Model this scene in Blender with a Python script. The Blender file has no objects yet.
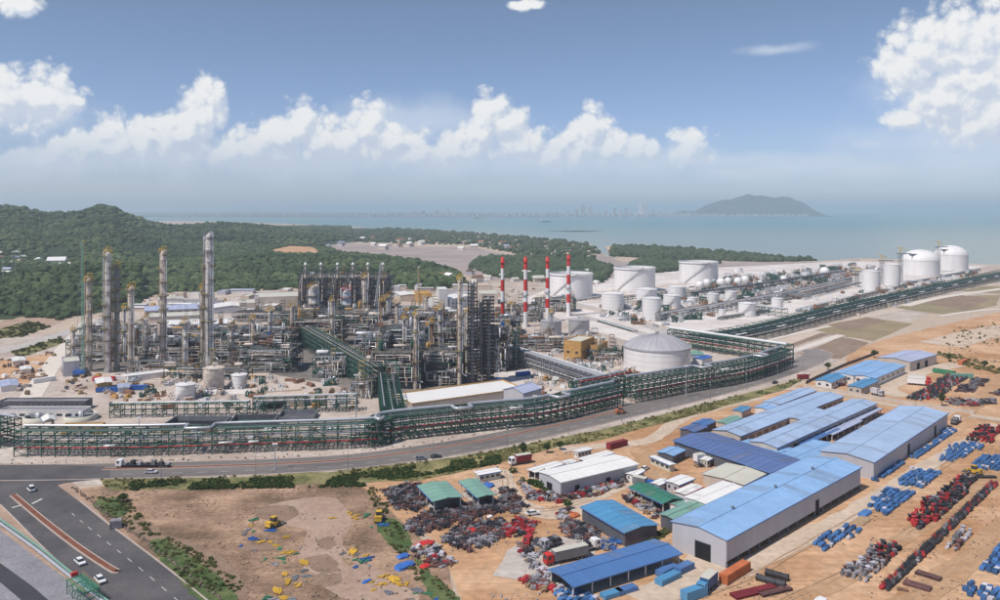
import bpy, math, random
import numpy as np
from mathutils import Vector, noise as mnoise

# ------------------------------------------------------------------ scene, camera, sky, sun
sc = bpy.context.scene
random.seed(11)
rng = np.random.default_rng(11)
R = math.radians
COL = sc.collection

CAM_H, FOC, CX, HY = 100.0, 785.0, 500.0, 210.0      # camera height (m), focal length and horizon in 1000x600 units
cam_d = bpy.data.cameras.new('camera')
cam = bpy.data.objects.new('camera', cam_d)
COL.objects.link(cam)
cam.location = (0, 0, CAM_H)
cam.rotation_euler = (R(90), 0, 0)
cam_d.sensor_width = 36.0
cam_d.sensor_fit = 'HORIZONTAL'
cam_d.lens = 36.0 * FOC / 1000.0
cam_d.shift_y = -(300.0 - HY) / 1000.0
cam_d.clip_start = 1.0
cam_d.clip_end = 150000.0
sc.camera = cam

SUN_EL, SUN_AZ = 56.0, -128.0        # azimuth measured from +Y (view direction) towards +X
SUN_STRENGTH, SKY_STRENGTH = 3.9, 0.075
sc.view_settings.view_transform = 'Standard'
sc.view_settings.look = 'None'
sc.view_settings.gamma = 1.0
sc.view_settings.exposure = 0.10
sc.cycles.use_denoising = True
try:
    sc.cycles.denoiser = 'OPENIMAGEDENOISE'
except Exception:
    pass
sc.cycles.max_bounces = 6
sc.cycles.diffuse_bounces = 3
sc.cycles.glossy_bounces = 2
sc.cycles.transmission_bounces = 2
sc.cycles.volume_bounces = 2
sc.cycles.transparent_max_bounces = 6
sc.cycles.caustics_reflective = False
sc.cycles.caustics_refractive = False

sl = bpy.data.lights.new('sun', 'SUN')
sl.energy = SUN_STRENGTH
sl.angle = R(0.53)
sl.color = (1.0, 0.945, 0.875)
sun = bpy.data.objects.new('sun', sl)
COL.objects.link(sun)
sdir = Vector((math.sin(R(SUN_AZ)) * math.cos(R(SUN_EL)), math.cos(R(SUN_AZ)) * math.cos(R(SUN_EL)), math.sin(R(SUN_EL))))
sun.rotation_euler = (-sdir).to_track_quat('-Z', 'Y').to_euler()
sun.location = (0, 0, 400)

# puffs of the cumulus band: (x, y, rx, ry) in 1000x600 picture units, turned into azimuth / elevation
PUFFS = [
    (15, 92, 32, 22), (40, 98, 34, 26), (62, 105, 18, 16), (0, 100, 30, 26),
    (25, 160, 30, 12), (60, 154, 26, 14), (90, 150, 24, 15), (120, 140, 22, 22), (145, 142, 20, 22), (165, 140, 20, 24), (185, 132, 22, 28), (205, 108, 18, 24), (195, 118, 18, 24),
    (230, 150, 26, 17), (258, 146, 20, 18), (280, 138, 20, 22), (297, 128, 18, 22), (320, 138, 20, 20), (345, 142, 20, 20), (372, 130, 18, 24), (395, 146, 24, 18), (420, 156, 24, 12),
    (455, 152, 22, 14), (480, 140, 20, 20), (490, 118, 15, 22), (505, 128, 16, 20), (525, 146, 24, 16), (555, 152, 24, 14), (580, 146, 18, 22), (592, 128, 14, 20), (610, 150, 20, 17), (632, 156, 20, 13), (652, 155, 10, 9),
    (690, 152, 17, 17), (15, 4, 22, 9), (525, 2, 14, 5),
    (905, 70, 28, 24), (930, 50, 36, 32), (965, 45, 42, 32), (985, 85, 60, 40), (950, 95, 40, 28), (1010, 50, 50, 50), (1000, 120, 50, 26), (902, 118, 16, 9),
    (1060, 70, 50, 60), (-40, 110, 30, 30), (-60, 80, 40, 40),
]
WISPS = [(60, 164, 70, 14), (150, 160, 80, 18), (260, 160, 90, 17), (350, 158, 80, 18), (450, 160, 70, 14), (545, 160, 90, 15), (640, 163, 50, 11), (30, 110, 50, 20), (960, 110, 70, 40), (940, 140, 90, 22), (800, 165, 70, 11), (880, 172, 60, 10), (740, 170, 40, 7), (870, 145, 22, 6), (425, 122, 70, 18), (380, 160, 60, 14), (960, 160, 80, 20), (780, 50, 26, 5), (700, 160, 120, 7)]


def build_world():
    w = bpy.data.worlds.new('World')
    sc.world = w
    w.use_nodes = True
    nt = w.node_tree
    nt.nodes.clear()
    N = nt.nodes.new
    L = nt.links.new

    # --- group: cloud field over (azimuth, elevation, seed)
    def field_group(name, puffs, amp, scale, detail):
        g = bpy.data.node_groups.new(name, 'ShaderNodeTree')
        g.interface.new_socket('P', in_out='INPUT', socket_type='NodeSocketVector')
        g.interface.new_socket('F', in_out='OUTPUT', socket_type='NodeSocketFloat')
        gi = g.nodes.new('NodeGroupInput')
        go = g.nodes.new('NodeGroupOutput')
        # warp
        nz = g.nodes.new('ShaderNodeTexNoise')
        nz.noise_dimensions = '2D'
        nz.inputs['Scale'].default_value = scale * 0.45
        nz.inputs['Detail'].default_value = 3.0
        g.links.new(gi.outputs[0], nz.inputs['Vector'])
        sub = g.nodes.new('ShaderNodeVectorMath'); sub.operation = 'SUBTRACT'
        sub.inputs[1].default_value = (0.5, 0.5, 0.5)
        g.links.new(nz.outputs['Color'], sub.inputs[0])
        wp = g.nodes.new('ShaderNodeVectorMath'); wp.operation = 'MULTIPLY_ADD'
        wp.inputs[1].default_value = (0.030, 0.026, 0.0)
        g.links.new(sub.outputs[0], wp.inputs[0])
        g.links.new(gi.outputs[0], wp.inputs[2])
        last = None
        for (x, y, rx, ry) in puffs:
            a = math.atan((x - CX) / FOC)
            e = (HY - y) / FOC * math.cos(a)
            ra, re = 1.22 * rx / FOC * math.cos(a) ** 1.5, 1.18 * ry / FOC * math.cos(a)
            m = g.nodes.new('ShaderNodeVectorMath'); m.operation = 'MULTIPLY_ADD'
            m.inputs[1].default_value = (1 / ra, 1 / re, 0)
            m.inputs[2].default_value = (-a / ra, -e / re, 0)
            g.links.new(wp.outputs[0], m.inputs[0])
            ln = g.nodes.new('ShaderNodeVectorMath'); ln.operation = 'LENGTH'
            g.links.new(m.outputs[0], ln.inputs[0])
            if last is None:
                last = ln.outputs['Value']
            else:
                mn = g.nodes.new('ShaderNodeMath'); mn.operation = 'SMOOTH_MIN'
                mn.inputs[2].default_value = 0.12
                g.links.new(last, mn.inputs[0]); g.links.new(ln.outputs['Value'], mn.inputs[1])
                last = mn.outputs[0]
        if detail > 6:                       # billows: rounded cells at several sizes
            n2 = g.nodes.new('ShaderNodeTexVoronoi')
            n2.feature = 'F1'
            n2.voronoi_dimensions = '2D'
            n2.normalize = False
            n2.inputs['Scale'].default_value = scale * 1.9
            n2.inputs['Detail'].default_value = 3.0
            n2.inputs['Roughness'].default_value = 0.46
            n2.inputs['Lacunarity'].default_value = 2.3
            vs = g.nodes.new('ShaderNodeVectorMath'); vs.operation = 'ADD'
            wn = g.nodes.new('ShaderNodeVectorMath'); wn.operation = 'SCALE'; wn.inputs['Scale'].default_value = 0.022
            g.links.new(sub.outputs[0], wn.inputs[0]); g.links.new(wn.outputs[0], vs.inputs[0]); g.links.new(gi.outputs[0], vs.inputs[1])
            g.links.new(vs.outputs[0], n2.inputs['Vector'])
            n2out = n2.outputs['Distance']
            amp = -amp
        else:
            n2 = g.nodes.new('ShaderNodeTexNoise')
            n2.inputs['Scale'].default_value = scale
            n2.inputs['Detail'].default_value = detail
            n2.inputs['Roughness'].default_value = 0.62
            g.links.new(gi.outputs[0], n2.inputs['Vector'])
            n2out = n2.outputs['Fac']
        s1 = g.nodes.new('ShaderNodeMath'); s1.operation = 'SUBTRACT'; s1.inputs[0].default_value = 1.0
        g.links.new(last, s1.inputs[1])
        n3 = g.nodes.new('ShaderNodeMath'); n3.operation = 'MULTIPLY_ADD'
        n3.inputs[1].default_value = amp; n3.inputs[2].default_value = -amp * (0.98 if amp < 0 else 0.5)
        g.links.new(n2out, n3.inputs[0])
        ad = g.nodes.new('ShaderNodeMath'); ad.operation = 'ADD'
        g.links.new(s1.outputs[0], ad.inputs[0]); g.links.new(n3.outputs[0], ad.inputs[1])
        g.links.new(ad.outputs[0], go.inputs[0])
        return g

    gc = field_group('cumulus_field', PUFFS, 0.64, 26.0, 8.0)
    gw = field_group('wisp_field', WISPS, 1.9, 16.0, 6.0)

    tc = N('ShaderNodeTexCoord')
    sp = N('ShaderNodeSeparateXYZ'); L(tc.outputs['Generated'], sp.inputs[0])
    at = N('ShaderNodeMath'); at.operation = 'ARCTAN2'
    L(sp.outputs['X'], at.inputs[0]); L(sp.outputs['Y'], at.inputs[1])
    wr = N('ShaderNodeMath'); wr.operation = 'WRAP'          # the same kind of band goes on all round
    wr.inputs[1].default_value = R(36); wr.inputs[2].default_value = R(-36)
    L(at.outputs[0], wr.inputs[0])
    df = N('ShaderNodeMath'); df.operation = 'SUBTRACT'
    L(at.outputs[0], df.inputs[0]); L(wr.outputs[0], df.inputs[1])
    # elevation as tangent over the horizontal length
    ln = N('ShaderNodeMath'); ln.operation = 'MULTIPLY'; L(sp.outputs['Z'], ln.inputs[0]); L(sp.outputs['Z'], ln.inputs[1])
    om = N('ShaderNodeMath'); om.operation = 'SUBTRACT'; om.inputs[0].default_value = 1.0; L(ln.outputs[0], om.inputs[1])
    mx = N('ShaderNodeMath'); mx.operation = 'MAXIMUM'; mx.inputs[1].default_value = 1e-4; L(om.outputs[0], mx.inputs[0])
    sq = N('ShaderNodeMath'); sq.operation = 'SQRT'; L(mx.outputs[0], sq.inputs[0])
    el = N('ShaderNodeMath'); el.operation = 'DIVIDE'; L(sp.outputs['Z'], el.inputs[0]); L(sq.outputs[0], el.inputs[1])
    P = N('ShaderNodeCombineXYZ')
    L(wr.outputs[0], P.inputs['X']); L(el.outputs[0], P.inputs['Y']); L(df.outputs[0], P.inputs['Z'])

    def smooth(sock, a, b):
        m = N('ShaderNodeMapRange'); m.interpolation_type = 'SMOOTHSTEP'
        m.inputs['From Min'].default_value = a; m.inputs['From Max'].default_value = b
        L(sock, m.inputs['Value'])
        return m.outputs['Result']

    def mul(a, b):
        m = N('ShaderNodeMath'); m.operation = 'MULTIPLY'
        for i, s in enumerate((a, b)):
            if isinstance(s, (int, float)):
                m.inputs[i].default_value = s
            else:
                L(s, m.inputs[i])
        return m.outputs[0]

    f0 = N('ShaderNodeGroup'); f0.node_tree = gc; L(P.outputs[0], f0.inputs[0])
    of = N('ShaderNodeVectorMath'); of.operation = 'ADD'; of.inputs[1].default_value = (-0.006, 0.011, 0.0)
    L(P.outputs[0], of.inputs[0])
    f1 = N('ShaderNodeGroup'); f1.node_tree = gc; L(of.outputs[0], f1.inputs[0])
    fw = N('ShaderNodeGroup'); fw.node_tree = gw; L(P.outputs[0], fw.inputs[0])
    alpha = smooth(f0.outputs[0], -0.12, 0.50)
    low = smooth(el.outputs[0], 0.030, 0.100)
    alpha = mul(mul(alpha, low), 0.97)
    walpha = mul(smooth(fw.outputs[0], -0.50, 0.90), 0.58)
    # relief: thicker towards the light reads dark, thinner reads bright
    d = N('ShaderNodeMath'); d.operation = 'SUBTRACT'; L(f0.outputs[0], d.inputs[0]); L(f1.outputs[0], d.inputs[1])
    lit = N('ShaderNodeMapRange'); lit.inputs['From Min'].default_value = -0.34; lit.inputs['From Max'].default_value = 0.34
    lit.interpolation_type = 'SMOOTHSTEP'
    L(d.outputs[0], lit.inputs['Value'])
    cr = N('ShaderNodeMix'); cr.data_type = 'RGBA'
    cr.inputs['A'].default_value = (0.57, 0.635, 0.745, 1)
    cr.inputs['B'].default_value = (0.86, 0.865, 0.86, 1)
    L(lit.outputs['Result'], cr.inputs['Factor'])

    sky = N('ShaderNodeTexSky')
    sky.sky_type = 'NISHITA'
    sky.sun_disc = False
    sky.sun_elevation = R(SUN_EL)
    sky.sun_rotation = R(SUN_AZ)
    sky.altitude = 100.0
    sky.air_density = 1.0
    sky.dust_density = 0.2
    sky.ozone_density = 1.5
    sc_ = N('ShaderNodeMix'); sc_.data_type = 'RGBA'; sc_.blend_type = 'MULTIPLY'
    sc_.inputs['Factor'].default_value = 1.0
    sc_.inputs['B'].default_value = (SKY_STRENGTH, SKY_STRENGTH, SKY_STRENGTH, 1)
    L(sky.outputs[0], sc_.inputs['A'])
    # humid air: the low sky is lavender rather than yellow
    lo = smooth(el.outputs[0], 0.0, 0.30)
    tn = N('ShaderNodeMix'); tn.data_type = 'RGBA'
    tn.inputs['A'].default_value = (0.93, 1.03, 1.46, 1); tn.inputs['B'].default_value = (1.04, 1.04, 1.10, 1)
    L(lo, tn.inputs['Factor'])
    tm = N('ShaderNodeMix'); tm.data_type = 'RGBA'; tm.blend_type = 'MULTIPLY'; tm.inputs['Factor'].default_value = 1.0
    L(sc_.outputs['Result'], tm.inputs['A']); L(tn.outputs['Result'], tm.inputs['B'])
    tinted = tm.outputs['Result']
    m1 = N('ShaderNodeMix'); m1.data_type = 'RGBA'
    L(walpha, m1.inputs['Factor']); L(tinted, m1.inputs['A'])
    m1.inputs['B'].default_value = (0.66, 0.72, 0.82, 1)
    m2 = N('ShaderNodeMix'); m2.data_type = 'RGBA'
    L(alpha, m2.inputs['Factor']); L(m1.outputs['Result'], m2.inputs['A']); L(cr.outputs['Result'], m2.inputs['B'])
    bg = N('ShaderNodeBackground'); bg.inputs['Strength'].default_value = 1.0
    L(m2.outputs['Result'], bg.inputs['Color'])
    bg0 = N('ShaderNodeBackground'); bg0.inputs['Strength'].default_value = 1.0
    L(tinted, bg0.inputs['Color'])
    # clouds stand between 1.5 and 17 degrees of elevation; elsewhere only the clear sky is evaluated
    c1 = N('ShaderNodeMath'); c1.operation = 'COMPARE'; c1.inputs[1].default_value = 0.16; c1.inputs[2].default_value = 0.14
    L(el.outputs[0], c1.inputs[0])
    ms = N('ShaderNodeMixShader')
    L(c1.outputs[0], ms.inputs[0]); L(bg0.outputs[0], ms.inputs[1]); L(bg.outputs[0], ms.inputs[2])
    out = N('ShaderNodeOutputWorld'); L(ms.outputs[0], out.inputs['Surface'])
    w.cycles.sampling_method = 'MANUAL'
    w.cycles.sample_map_resolution = 256


build_world()

# ------------------------------------------------------------------ helpers
def G(px, py, z=0.0):
    """a point of the level z seen at picture position (px, py)"""
    d = (CAM_H - z) * FOC / (py - HY)
    return Vector(((px - CX) / FOC * d, d, z))


def W(pts, z=0.0):
    return [G(x, y, z) for x, y in pts]


MATS = {}


def mat(name, col, rough=0.8, metal=0.0, var=0.12, scale=0.15, col2=None, spec=0.3, rnd=0.0, bump=0.0, detail=5.0, contrast=1.0, stretch=None, fine=0.0, finescale=1.5, streak=None):
    m = bpy.data.materials.new(name)
    m.use_nodes = True
    nt = m.node_tree
    b = nt.nodes['Principled BSDF']
    b.inputs['Roughness'].default_value = rough
    b.inputs['Metallic'].default_value = metal
    b.inputs['Specular IOR Level'].default_value = spec
    N, L = nt.nodes.new, nt.links.new
    geo = N('ShaderNodeNewGeometry')
    vec = geo.outputs['Position']
    if stretch:
        vm = N('ShaderNodeVectorMath'); vm.operation = 'MULTIPLY'; vm.inputs[1].default_value = stretch
        L(vec, vm.inputs[0]); vec = vm.outputs[0]
    nz = N('ShaderNodeTexNoise')
    nz.inputs['Scale'].default_value = scale
    nz.inputs['Detail'].default_value = detail
    nz.inputs['Roughness'].default_value = 0.6
    L(vec, nz.inputs['Vector'])
    mr = N('ShaderNodeMapRange')
    mr.inputs['From Min'].default_value = 0.5 - 0.2 / contrast
    mr.inputs['From Max'].default_value = 0.5 + 0.2 / contrast
    L(nz.outputs['Fac'], mr.inputs['Value'])
    mx = N('ShaderNodeMix'); mx.data_type = 'RGBA'
    c2 = col2 or tuple(max(0, c * (1 + var)) for c in col)
    c1 = col if col2 else tuple(c * (1 - var) for c in col)
    mx.inputs['A'].default_value = (*c1, 1); mx.inputs['B'].default_value = (*c2, 1)
    L(mr.outputs[0], mx.inputs['Factor'])
    outc = mx.outputs['Result']
    if fine > 0:
        n2 = N('ShaderNodeTexNoise'); n2.inputs['Scale'].default_value = finescale; n2.inputs['Detail'].default_value = 4
        L(geo.outputs['Position'], n2.inputs['Vector'])
        m2 = N('ShaderNodeMapRange'); m2.inputs['From Min'].default_value = 0.3; m2.inputs['From Max'].default_value = 0.7
        m2.inputs['To Min'].default_value = 1 - fine; m2.inputs['To Max'].default_value = 1 + fine
        L(n2.outputs['Fac'], m2.inputs['Value'])
        vv = N('ShaderNodeVectorMath'); vv.operation = 'SCALE'; L(outc, vv.inputs[0]); L(m2.outputs[0], vv.inputs['Scale'])
        outc = vv.outputs[0]
    if streak is not None:                   # long marks in one direction (tyre tracks, rain streaks)
        ang, sx, sy, amt = streak
        mp = N('ShaderNodeMapping'); mp.vector_type = 'POINT'
        mp.inputs['Rotation'].default_value = (0, 0, -ang); mp.inputs['Scale'].default_value = (sx, sy, 1)
        L(geo.outputs['Position'], mp.inputs['Vector'])
        n4 = N('ShaderNodeTexNoise'); n4.inputs['Scale'].default_value = 1.0; n4.inputs['Detail'].default_value = 4; n4.inputs['Distortion'].default_value = 0.6
        L(mp.outputs[0], n4.inputs['Vector'])
        m4 = N('ShaderNodeMapRange'); m4.inputs['From Min'].default_value = 0.32; m4.inputs['From Max'].default_value = 0.68
        m4.inputs['To Min'].default_value = 1 - amt; m4.inputs['To Max'].default_value = 1 + amt
        L(n4.outputs['Fac'], m4.inputs['Value'])
        vv = N('ShaderNodeVectorMath'); vv.operation = 'SCALE'; L(outc, vv.inputs[0]); L(m4.outputs[0], vv.inputs['Scale'])
        outc = vv.outputs[0]
    if rnd > 0:
        oi = N('ShaderNodeObjectInfo')
        m3 = N('ShaderNodeMapRange'); m3.inputs['To Min'].default_value = 1 - rnd; m3.inputs['To Max'].default_value = 1 + rnd
        L(oi.outputs['Random'], m3.inputs['Value'])
        vv = N('ShaderNodeVectorMath'); vv.operation = 'SCALE'; L(outc, vv.inputs[0]); L(m3.outputs[0], vv.inputs['Scale'])
        outc = vv.outputs[0]
    L(outc, b.inputs['Base Color'])
    if bump > 0:
        bp = N('ShaderNodeBump'); bp.inputs['Strength'].default_value = bump; bp.inputs['Distance'].default_value = 0.5
        L(nz.outputs['Fac'], bp.inputs['Height']); L(bp.outputs[0], b.inputs['Normal'])
    MATS[name] = m
    return m


# steel, paint and cladding
mat('steel_green', (0.026, 0.085, 0.066), 0.6, var=0.3, scale=0.3)
mat('steel_green_pale', (0.05, 0.14, 0.105), 0.6, var=0.3, scale=0.3)
mat('scaffold_black', (0.022, 0.024, 0.032), 0.7, var=0.3, scale=0.3)
mat('steel_dark', (0.031, 0.041, 0.049), 0.6, var=0.35, scale=0.25)
mat('steel_grey', (0.18, 0.19, 0.21), 0.55, var=0.25, scale=0.3)
mat('cladding', (0.56, 0.53, 0.52), 0.55, 0.12, var=0.28, scale=0.35, rnd=0.12, fine=0.18, finescale=1.0)
mat('cladding_warm', (0.57, 0.49, 0.43), 0.6, 0.05, var=0.3, scale=0.35, rnd=0.14, fine=0.2, finescale=1.0)
mat('silver_pipe', (0.52, 0.53, 0.56), 0.38, 0.4, var=0.1, scale=0.3, rnd=0.08)
mat('white_pipe', (0.66, 0.66, 0.66), 0.5, var=0.08, rnd=0.06)
mat('red_pipe', (0.34, 0.03, 0.035), 0.5, var=0.2)
mat('rust', (0.235, 0.13, 0.085), 0.85, var=0.4, scale=0.6, rnd=0.2)
mat('ochre', (0.50, 0.29, 0.10), 0.8, var=0.2, scale=0.4)
mat('yellow_paint', (0.62, 0.38, 0.05), 0.55, var=0.2, scale=0.5, rnd=0.15)
mat('rail_yellow', (0.36, 0.27, 0.12), 0.6, var=0.3, scale=0.4)
mat('blue_paint', (0.03, 0.11, 0.36), 0.5, var=0.2, rnd=0.25)
mat('white_paint', (0.76, 0.75, 0.74), 0.5, var=0.05, scale=0.2)
mat('red_paint', (0.56, 0.035, 0.03), 0.5, var=0.15, scale=0.5)
mat('tank_white', (0.76, 0.735, 0.725), 0.45, var=0.085, detail=8, scale=0.12, stretch=(1, 1, 0.15))
mat('tank_grey', (0.42, 0.41, 0.43), 0.5, 0.1, var=0.1, scale=0.15, stretch=(1, 1, 0.2))
mat('dome_grey', (0.50, 0.48, 0.50), 0.40, 0.25, var=0.07, scale=0.15, rnd=0.05)
mat('concrete', (0.46, 0.42, 0.39), 0.9, var=0.14, scale=0.2, fine=0.1)
mat('concrete_warm', (0.56, 0.46, 0.38), 0.9, var=0.12, scale=0.15, fine=0.1)
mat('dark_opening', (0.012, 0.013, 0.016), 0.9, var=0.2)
mat('glass_dark', (0.03, 0.045, 0.06), 0.15, var=0.2, spec=0.6)
mat('rubber', (0.02, 0.02, 0.022), 0.8, var=0.2)
mat('grating', (0.085, 0.085, 0.085), 0.8, var=0.3, scale=0.4)
# roofs and walls
mat('roof_blue', (0.26, 0.43, 0.67), 0.45, var=0.10, scale=0.06, rnd=0.045, spec=0.4, detail=8, fine=0.05, finescale=0.5)
mat('roof_blue_pale', (0.36, 0.47, 0.64), 0.48, var=0.10, scale=0.07, rnd=0.045, spec=0.4, detail=8, fine=0.05, finescale=0.5)
mat('roof_navy', (0.105, 0.16, 0.335), 0.45, var=0.08, scale=0.08, rnd=0.05, spec=0.4)
mat('roof_teal', (0.085, 0.27, 0.47), 0.42, var=0.07, scale=0.08, rnd=0.04, spec=0.4)
mat('roof_shed', (0.08, 0.18, 0.40), 0.42, var=0.07, scale=0.08, rnd=0.04, spec=0.4)
mat('roof_green', (0.05, 0.20, 0.135), 0.5, var=0.1, scale=0.1, rnd=0.05)
mat('roof_green_pale', (0.20, 0.36, 0.29), 0.5, var=0.08, scale=0.1, rnd=0.04)
mat('roof_white', (0.78, 0.76, 0.73), 0.5, var=0.04, scale=0.1, rnd=0.02)
mat('roof_beige', (0.56, 0.54, 0.46), 0.6, var=0.06, scale=0.1, rnd=0.03)
mat('roof_lilac', (0.42, 0.46, 0.60), 0.45, var=0.05, scale=0.1, rnd=0.03)
mat('wall_grey', (0.46, 0.45, 0.48), 0.6, var=0.06, scale=0.3, stretch=(1, 1, 0.1))
mat('wall_white', (0.70, 0.67, 0.65), 0.65, var=0.07, scale=0.3, stretch=(1, 1, 0.2))
mat('wall_beige', (0.52, 0.45, 0.39), 0.8, var=0.12, scale=0.2)
mat('wall_dark', (0.10, 0.10, 0.12), 0.8, var=0.2, scale=0.3)
mat('fascia_blue', (0.10, 0.20, 0.42), 0.5, var=0.1)
# yard goods
mat('crate_blue', (0.055, 0.145, 0.33), 0.55, var=0.15, rnd=0.45)
mat('crate_pale', (0.50, 0.48, 0.52), 0.6, var=0.15, rnd=0.25)
mat('machine_black', (0.045, 0.045, 0.055), 0.6, var=0.4, scale=0.8, rnd=0.4)
mat('machine_red', (0.40, 0.035, 0.04), 0.5, var=0.3, scale=0.8, rnd=0.35)
mat('machine_grey', (0.24, 0.23, 0.25), 0.65, var=0.4, scale=0.8, rnd=0.4)
mat('machine_brown', (0.15, 0.075, 0.07), 0.75, var=0.4, scale=0.8, rnd=0.4)
mat('timber', (0.38, 0.26, 0.16), 0.85, var=0.2, scale=0.8, rnd=0.2)
mat('tarp_blue', (0.05, 0.15, 0.46), 0.5, var=0.2, scale=0.5)
mat('orange_paint', (0.50, 0.15, 0.06), 0.6, var=0.2, scale=0.4, rnd=0.12)
mat('green_paint', (0.05, 0.22, 0.12), 0.55, var=0.2, rnd=0.2)
mat('dark_red', (0.22, 0.03, 0.04), 0.6, var=0.25)
# ground and plants
mat('sand_base', (0.44, 0.34, 0.255), 0.95, col2=(0.52, 0.42, 0.33), scale=0.012, detail=9, fine=0.12, finescale=0.25)
mat('plant_soil', (0.40, 0.32, 0.27), 0.92, col2=(0.56, 0.48, 0.42), scale=0.03, detail=9, contrast=1.6, fine=0.16, finescale=0.35)
mat('tank_paving', (0.54, 0.47, 0.43), 0.9, col2=(0.75, 0.70, 0.66), scale=0.025, detail=9, contrast=1.3, fine=0.1, finescale=0.3)
mat('yard_sand', (0.42, 0.225, 0.11), 0.95, col2=(0.60, 0.385, 0.235), scale=0.022, detail=10, contrast=1.6, fine=0.17, finescale=0.4, bump=0.2, streak=(0.80, 0.035, 0.5, 0.14))
mat('field_soil', (0.175, 0.112, 0.070), 0.95, col2=(0.41, 0.265, 0.178), scale=0.045, detail=10, contrast=1.9, fine=0.26, finescale=0.7, bump=0.3, streak=(0.2, 0.03, 0.25, 0.14))
mat('field_pale', (0.34, 0.23, 0.17), 0.95, col2=(0.45, 0.325, 0.25), scale=0.06, detail=9, fine=0.14, finescale=0.5)
mat('puddle_soil', (0.215, 0.145, 0.098), 0.85, col2=(0.31, 0.21, 0.148), scale=0.2, fine=0.1)
mat('mud_flat', (0.40, 0.325, 0.30), 0.95, col2=(0.30, 0.25, 0.225), scale=0.008, detail=8, contrast=1.6)
mat('plot_brown', (0.22, 0.155, 0.11), 0.95, col2=(0.30, 0.22, 0.16), scale=0.03, detail=8, fine=0.15, finescale=0.2)
mat('plot_olive', (0.24, 0.205, 0.115), 0.95, col2=(0.34, 0.26, 0.16), scale=0.03, detail=8, fine=0.15, finescale=0.2)
mat('track_pale', (0.66, 0.59, 0.52), 0.95, var=0.06, fine=0.08)
mat('verge_grass', (0.095, 0.105, 0.034), 0.95, col2=(0.28, 0.24, 0.11), scale=0.1, detail=8, contrast=1.5, fine=0.2, finescale=0.8)
mat('grass_green', (0.045, 0.085, 0.025), 0.95, col2=(0.12, 0.15, 0.055), scale=0.15, detail=8, contrast=1.4, fine=0.2, finescale=0.9)
mat('forest_floor', (0.022, 0.042, 0.017), 0.95, col2=(0.045, 0.066, 0.027), scale=0.02, detail=6)
mat('canopy', (0.020, 0.043, 0.018), 0.9, col2=(0.090, 0.120, 0.052), scale=0.006, detail=10, contrast=1.3, fine=0.6, finescale=0.09, spec=0.15)
mat('mangrove', (0.030, 0.056, 0.030), 0.9, col2=(0.080, 0.105, 0.055), scale=0.010, detail=8, fine=0.35, finescale=0.12, spec=0.15)
mat('bush_leaf', (0.050, 0.082, 0.022), 0.9, col2=(0.165, 0.165, 0.062), scale=0.09, detail=6, contrast=1.3, fine=0.25, finescale=0.7, spec=0.15)
mat('tree_leaf', (0.030, 0.060, 0.016), 0.9, col2=(0.075, 0.11, 0.032), scale=0.6, detail=4, fine=0.2, spec=0.15)
mat('bark', (0.11, 0.08, 0.06), 0.95, var=0.2)
mat('asphalt_side', (0.075, 0.071, 0.076), 0.85, col2=(0.125, 0.116, 0.115), scale=0.07, detail=9, contrast=1.2, fine=0.12, finescale=0.9)
mat('asphalt', (0.135, 0.121, 0.117), 0.85, col2=(0.21, 0.186, 0.172), scale=0.07, detail=9, contrast=1.2, fine=0.12, finescale=0.9, stretch=(0.25, 1, 1))
mat('asphalt_dusty', (0.21, 0.185, 0.175), 0.9, col2=(0.28, 0.25, 0.235), scale=0.05, detail=8, fine=0.08)
mat('asphalt_dark', (0.045, 0.046, 0.056), 0.85, col2=(0.065, 0.065, 0.075), scale=0.08, detail=8, fine=0.1)
mat('gravel_grey', (0.20, 0.195, 0.215), 0.95, col2=(0.30, 0.29, 0.31), scale=0.12, detail=9, fine=0.2, finescale=1.2)
mat('kerb_stone', (0.46, 0.38, 0.33), 0.9, var=0.1, fine=0.1)
mat('median_soil', (0.16, 0.055, 0.035), 0.95, col2=(0.24, 0.10, 0.06), scale=0.4)
mat('road_paint', (0.62, 0.60, 0.56), 0.8, var=0.15, scale=0.6)
mat('rock', (0.20, 0.15, 0.12), 0.9, var=0.3, scale=0.5, fine=0.2)
mat('hill_far', (0.030, 0.045, 0.032), 0.95, col2=(0.085, 0.085, 0.07), scale=0.004, detail=9, contrast=1.4)
mat('city_wall', (0.46, 0.43, 0.43), 0.8, var=0.15, scale=0.01, rnd=0.4)
mat('unit_paving', (0.13, 0.12, 0.115), 0.9, col2=(0.26, 0.225, 0.20), scale=0.06, detail=8, contrast=1.4, fine=0.2, finescale=0.5)
mat('bush_dry', (0.10, 0.11, 0.035), 0.9, col2=(0.27, 0.235, 0.10), scale=0.12, detail=6, contrast=1.4, fine=0.25, finescale=0.7, spec=0.15)


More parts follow.
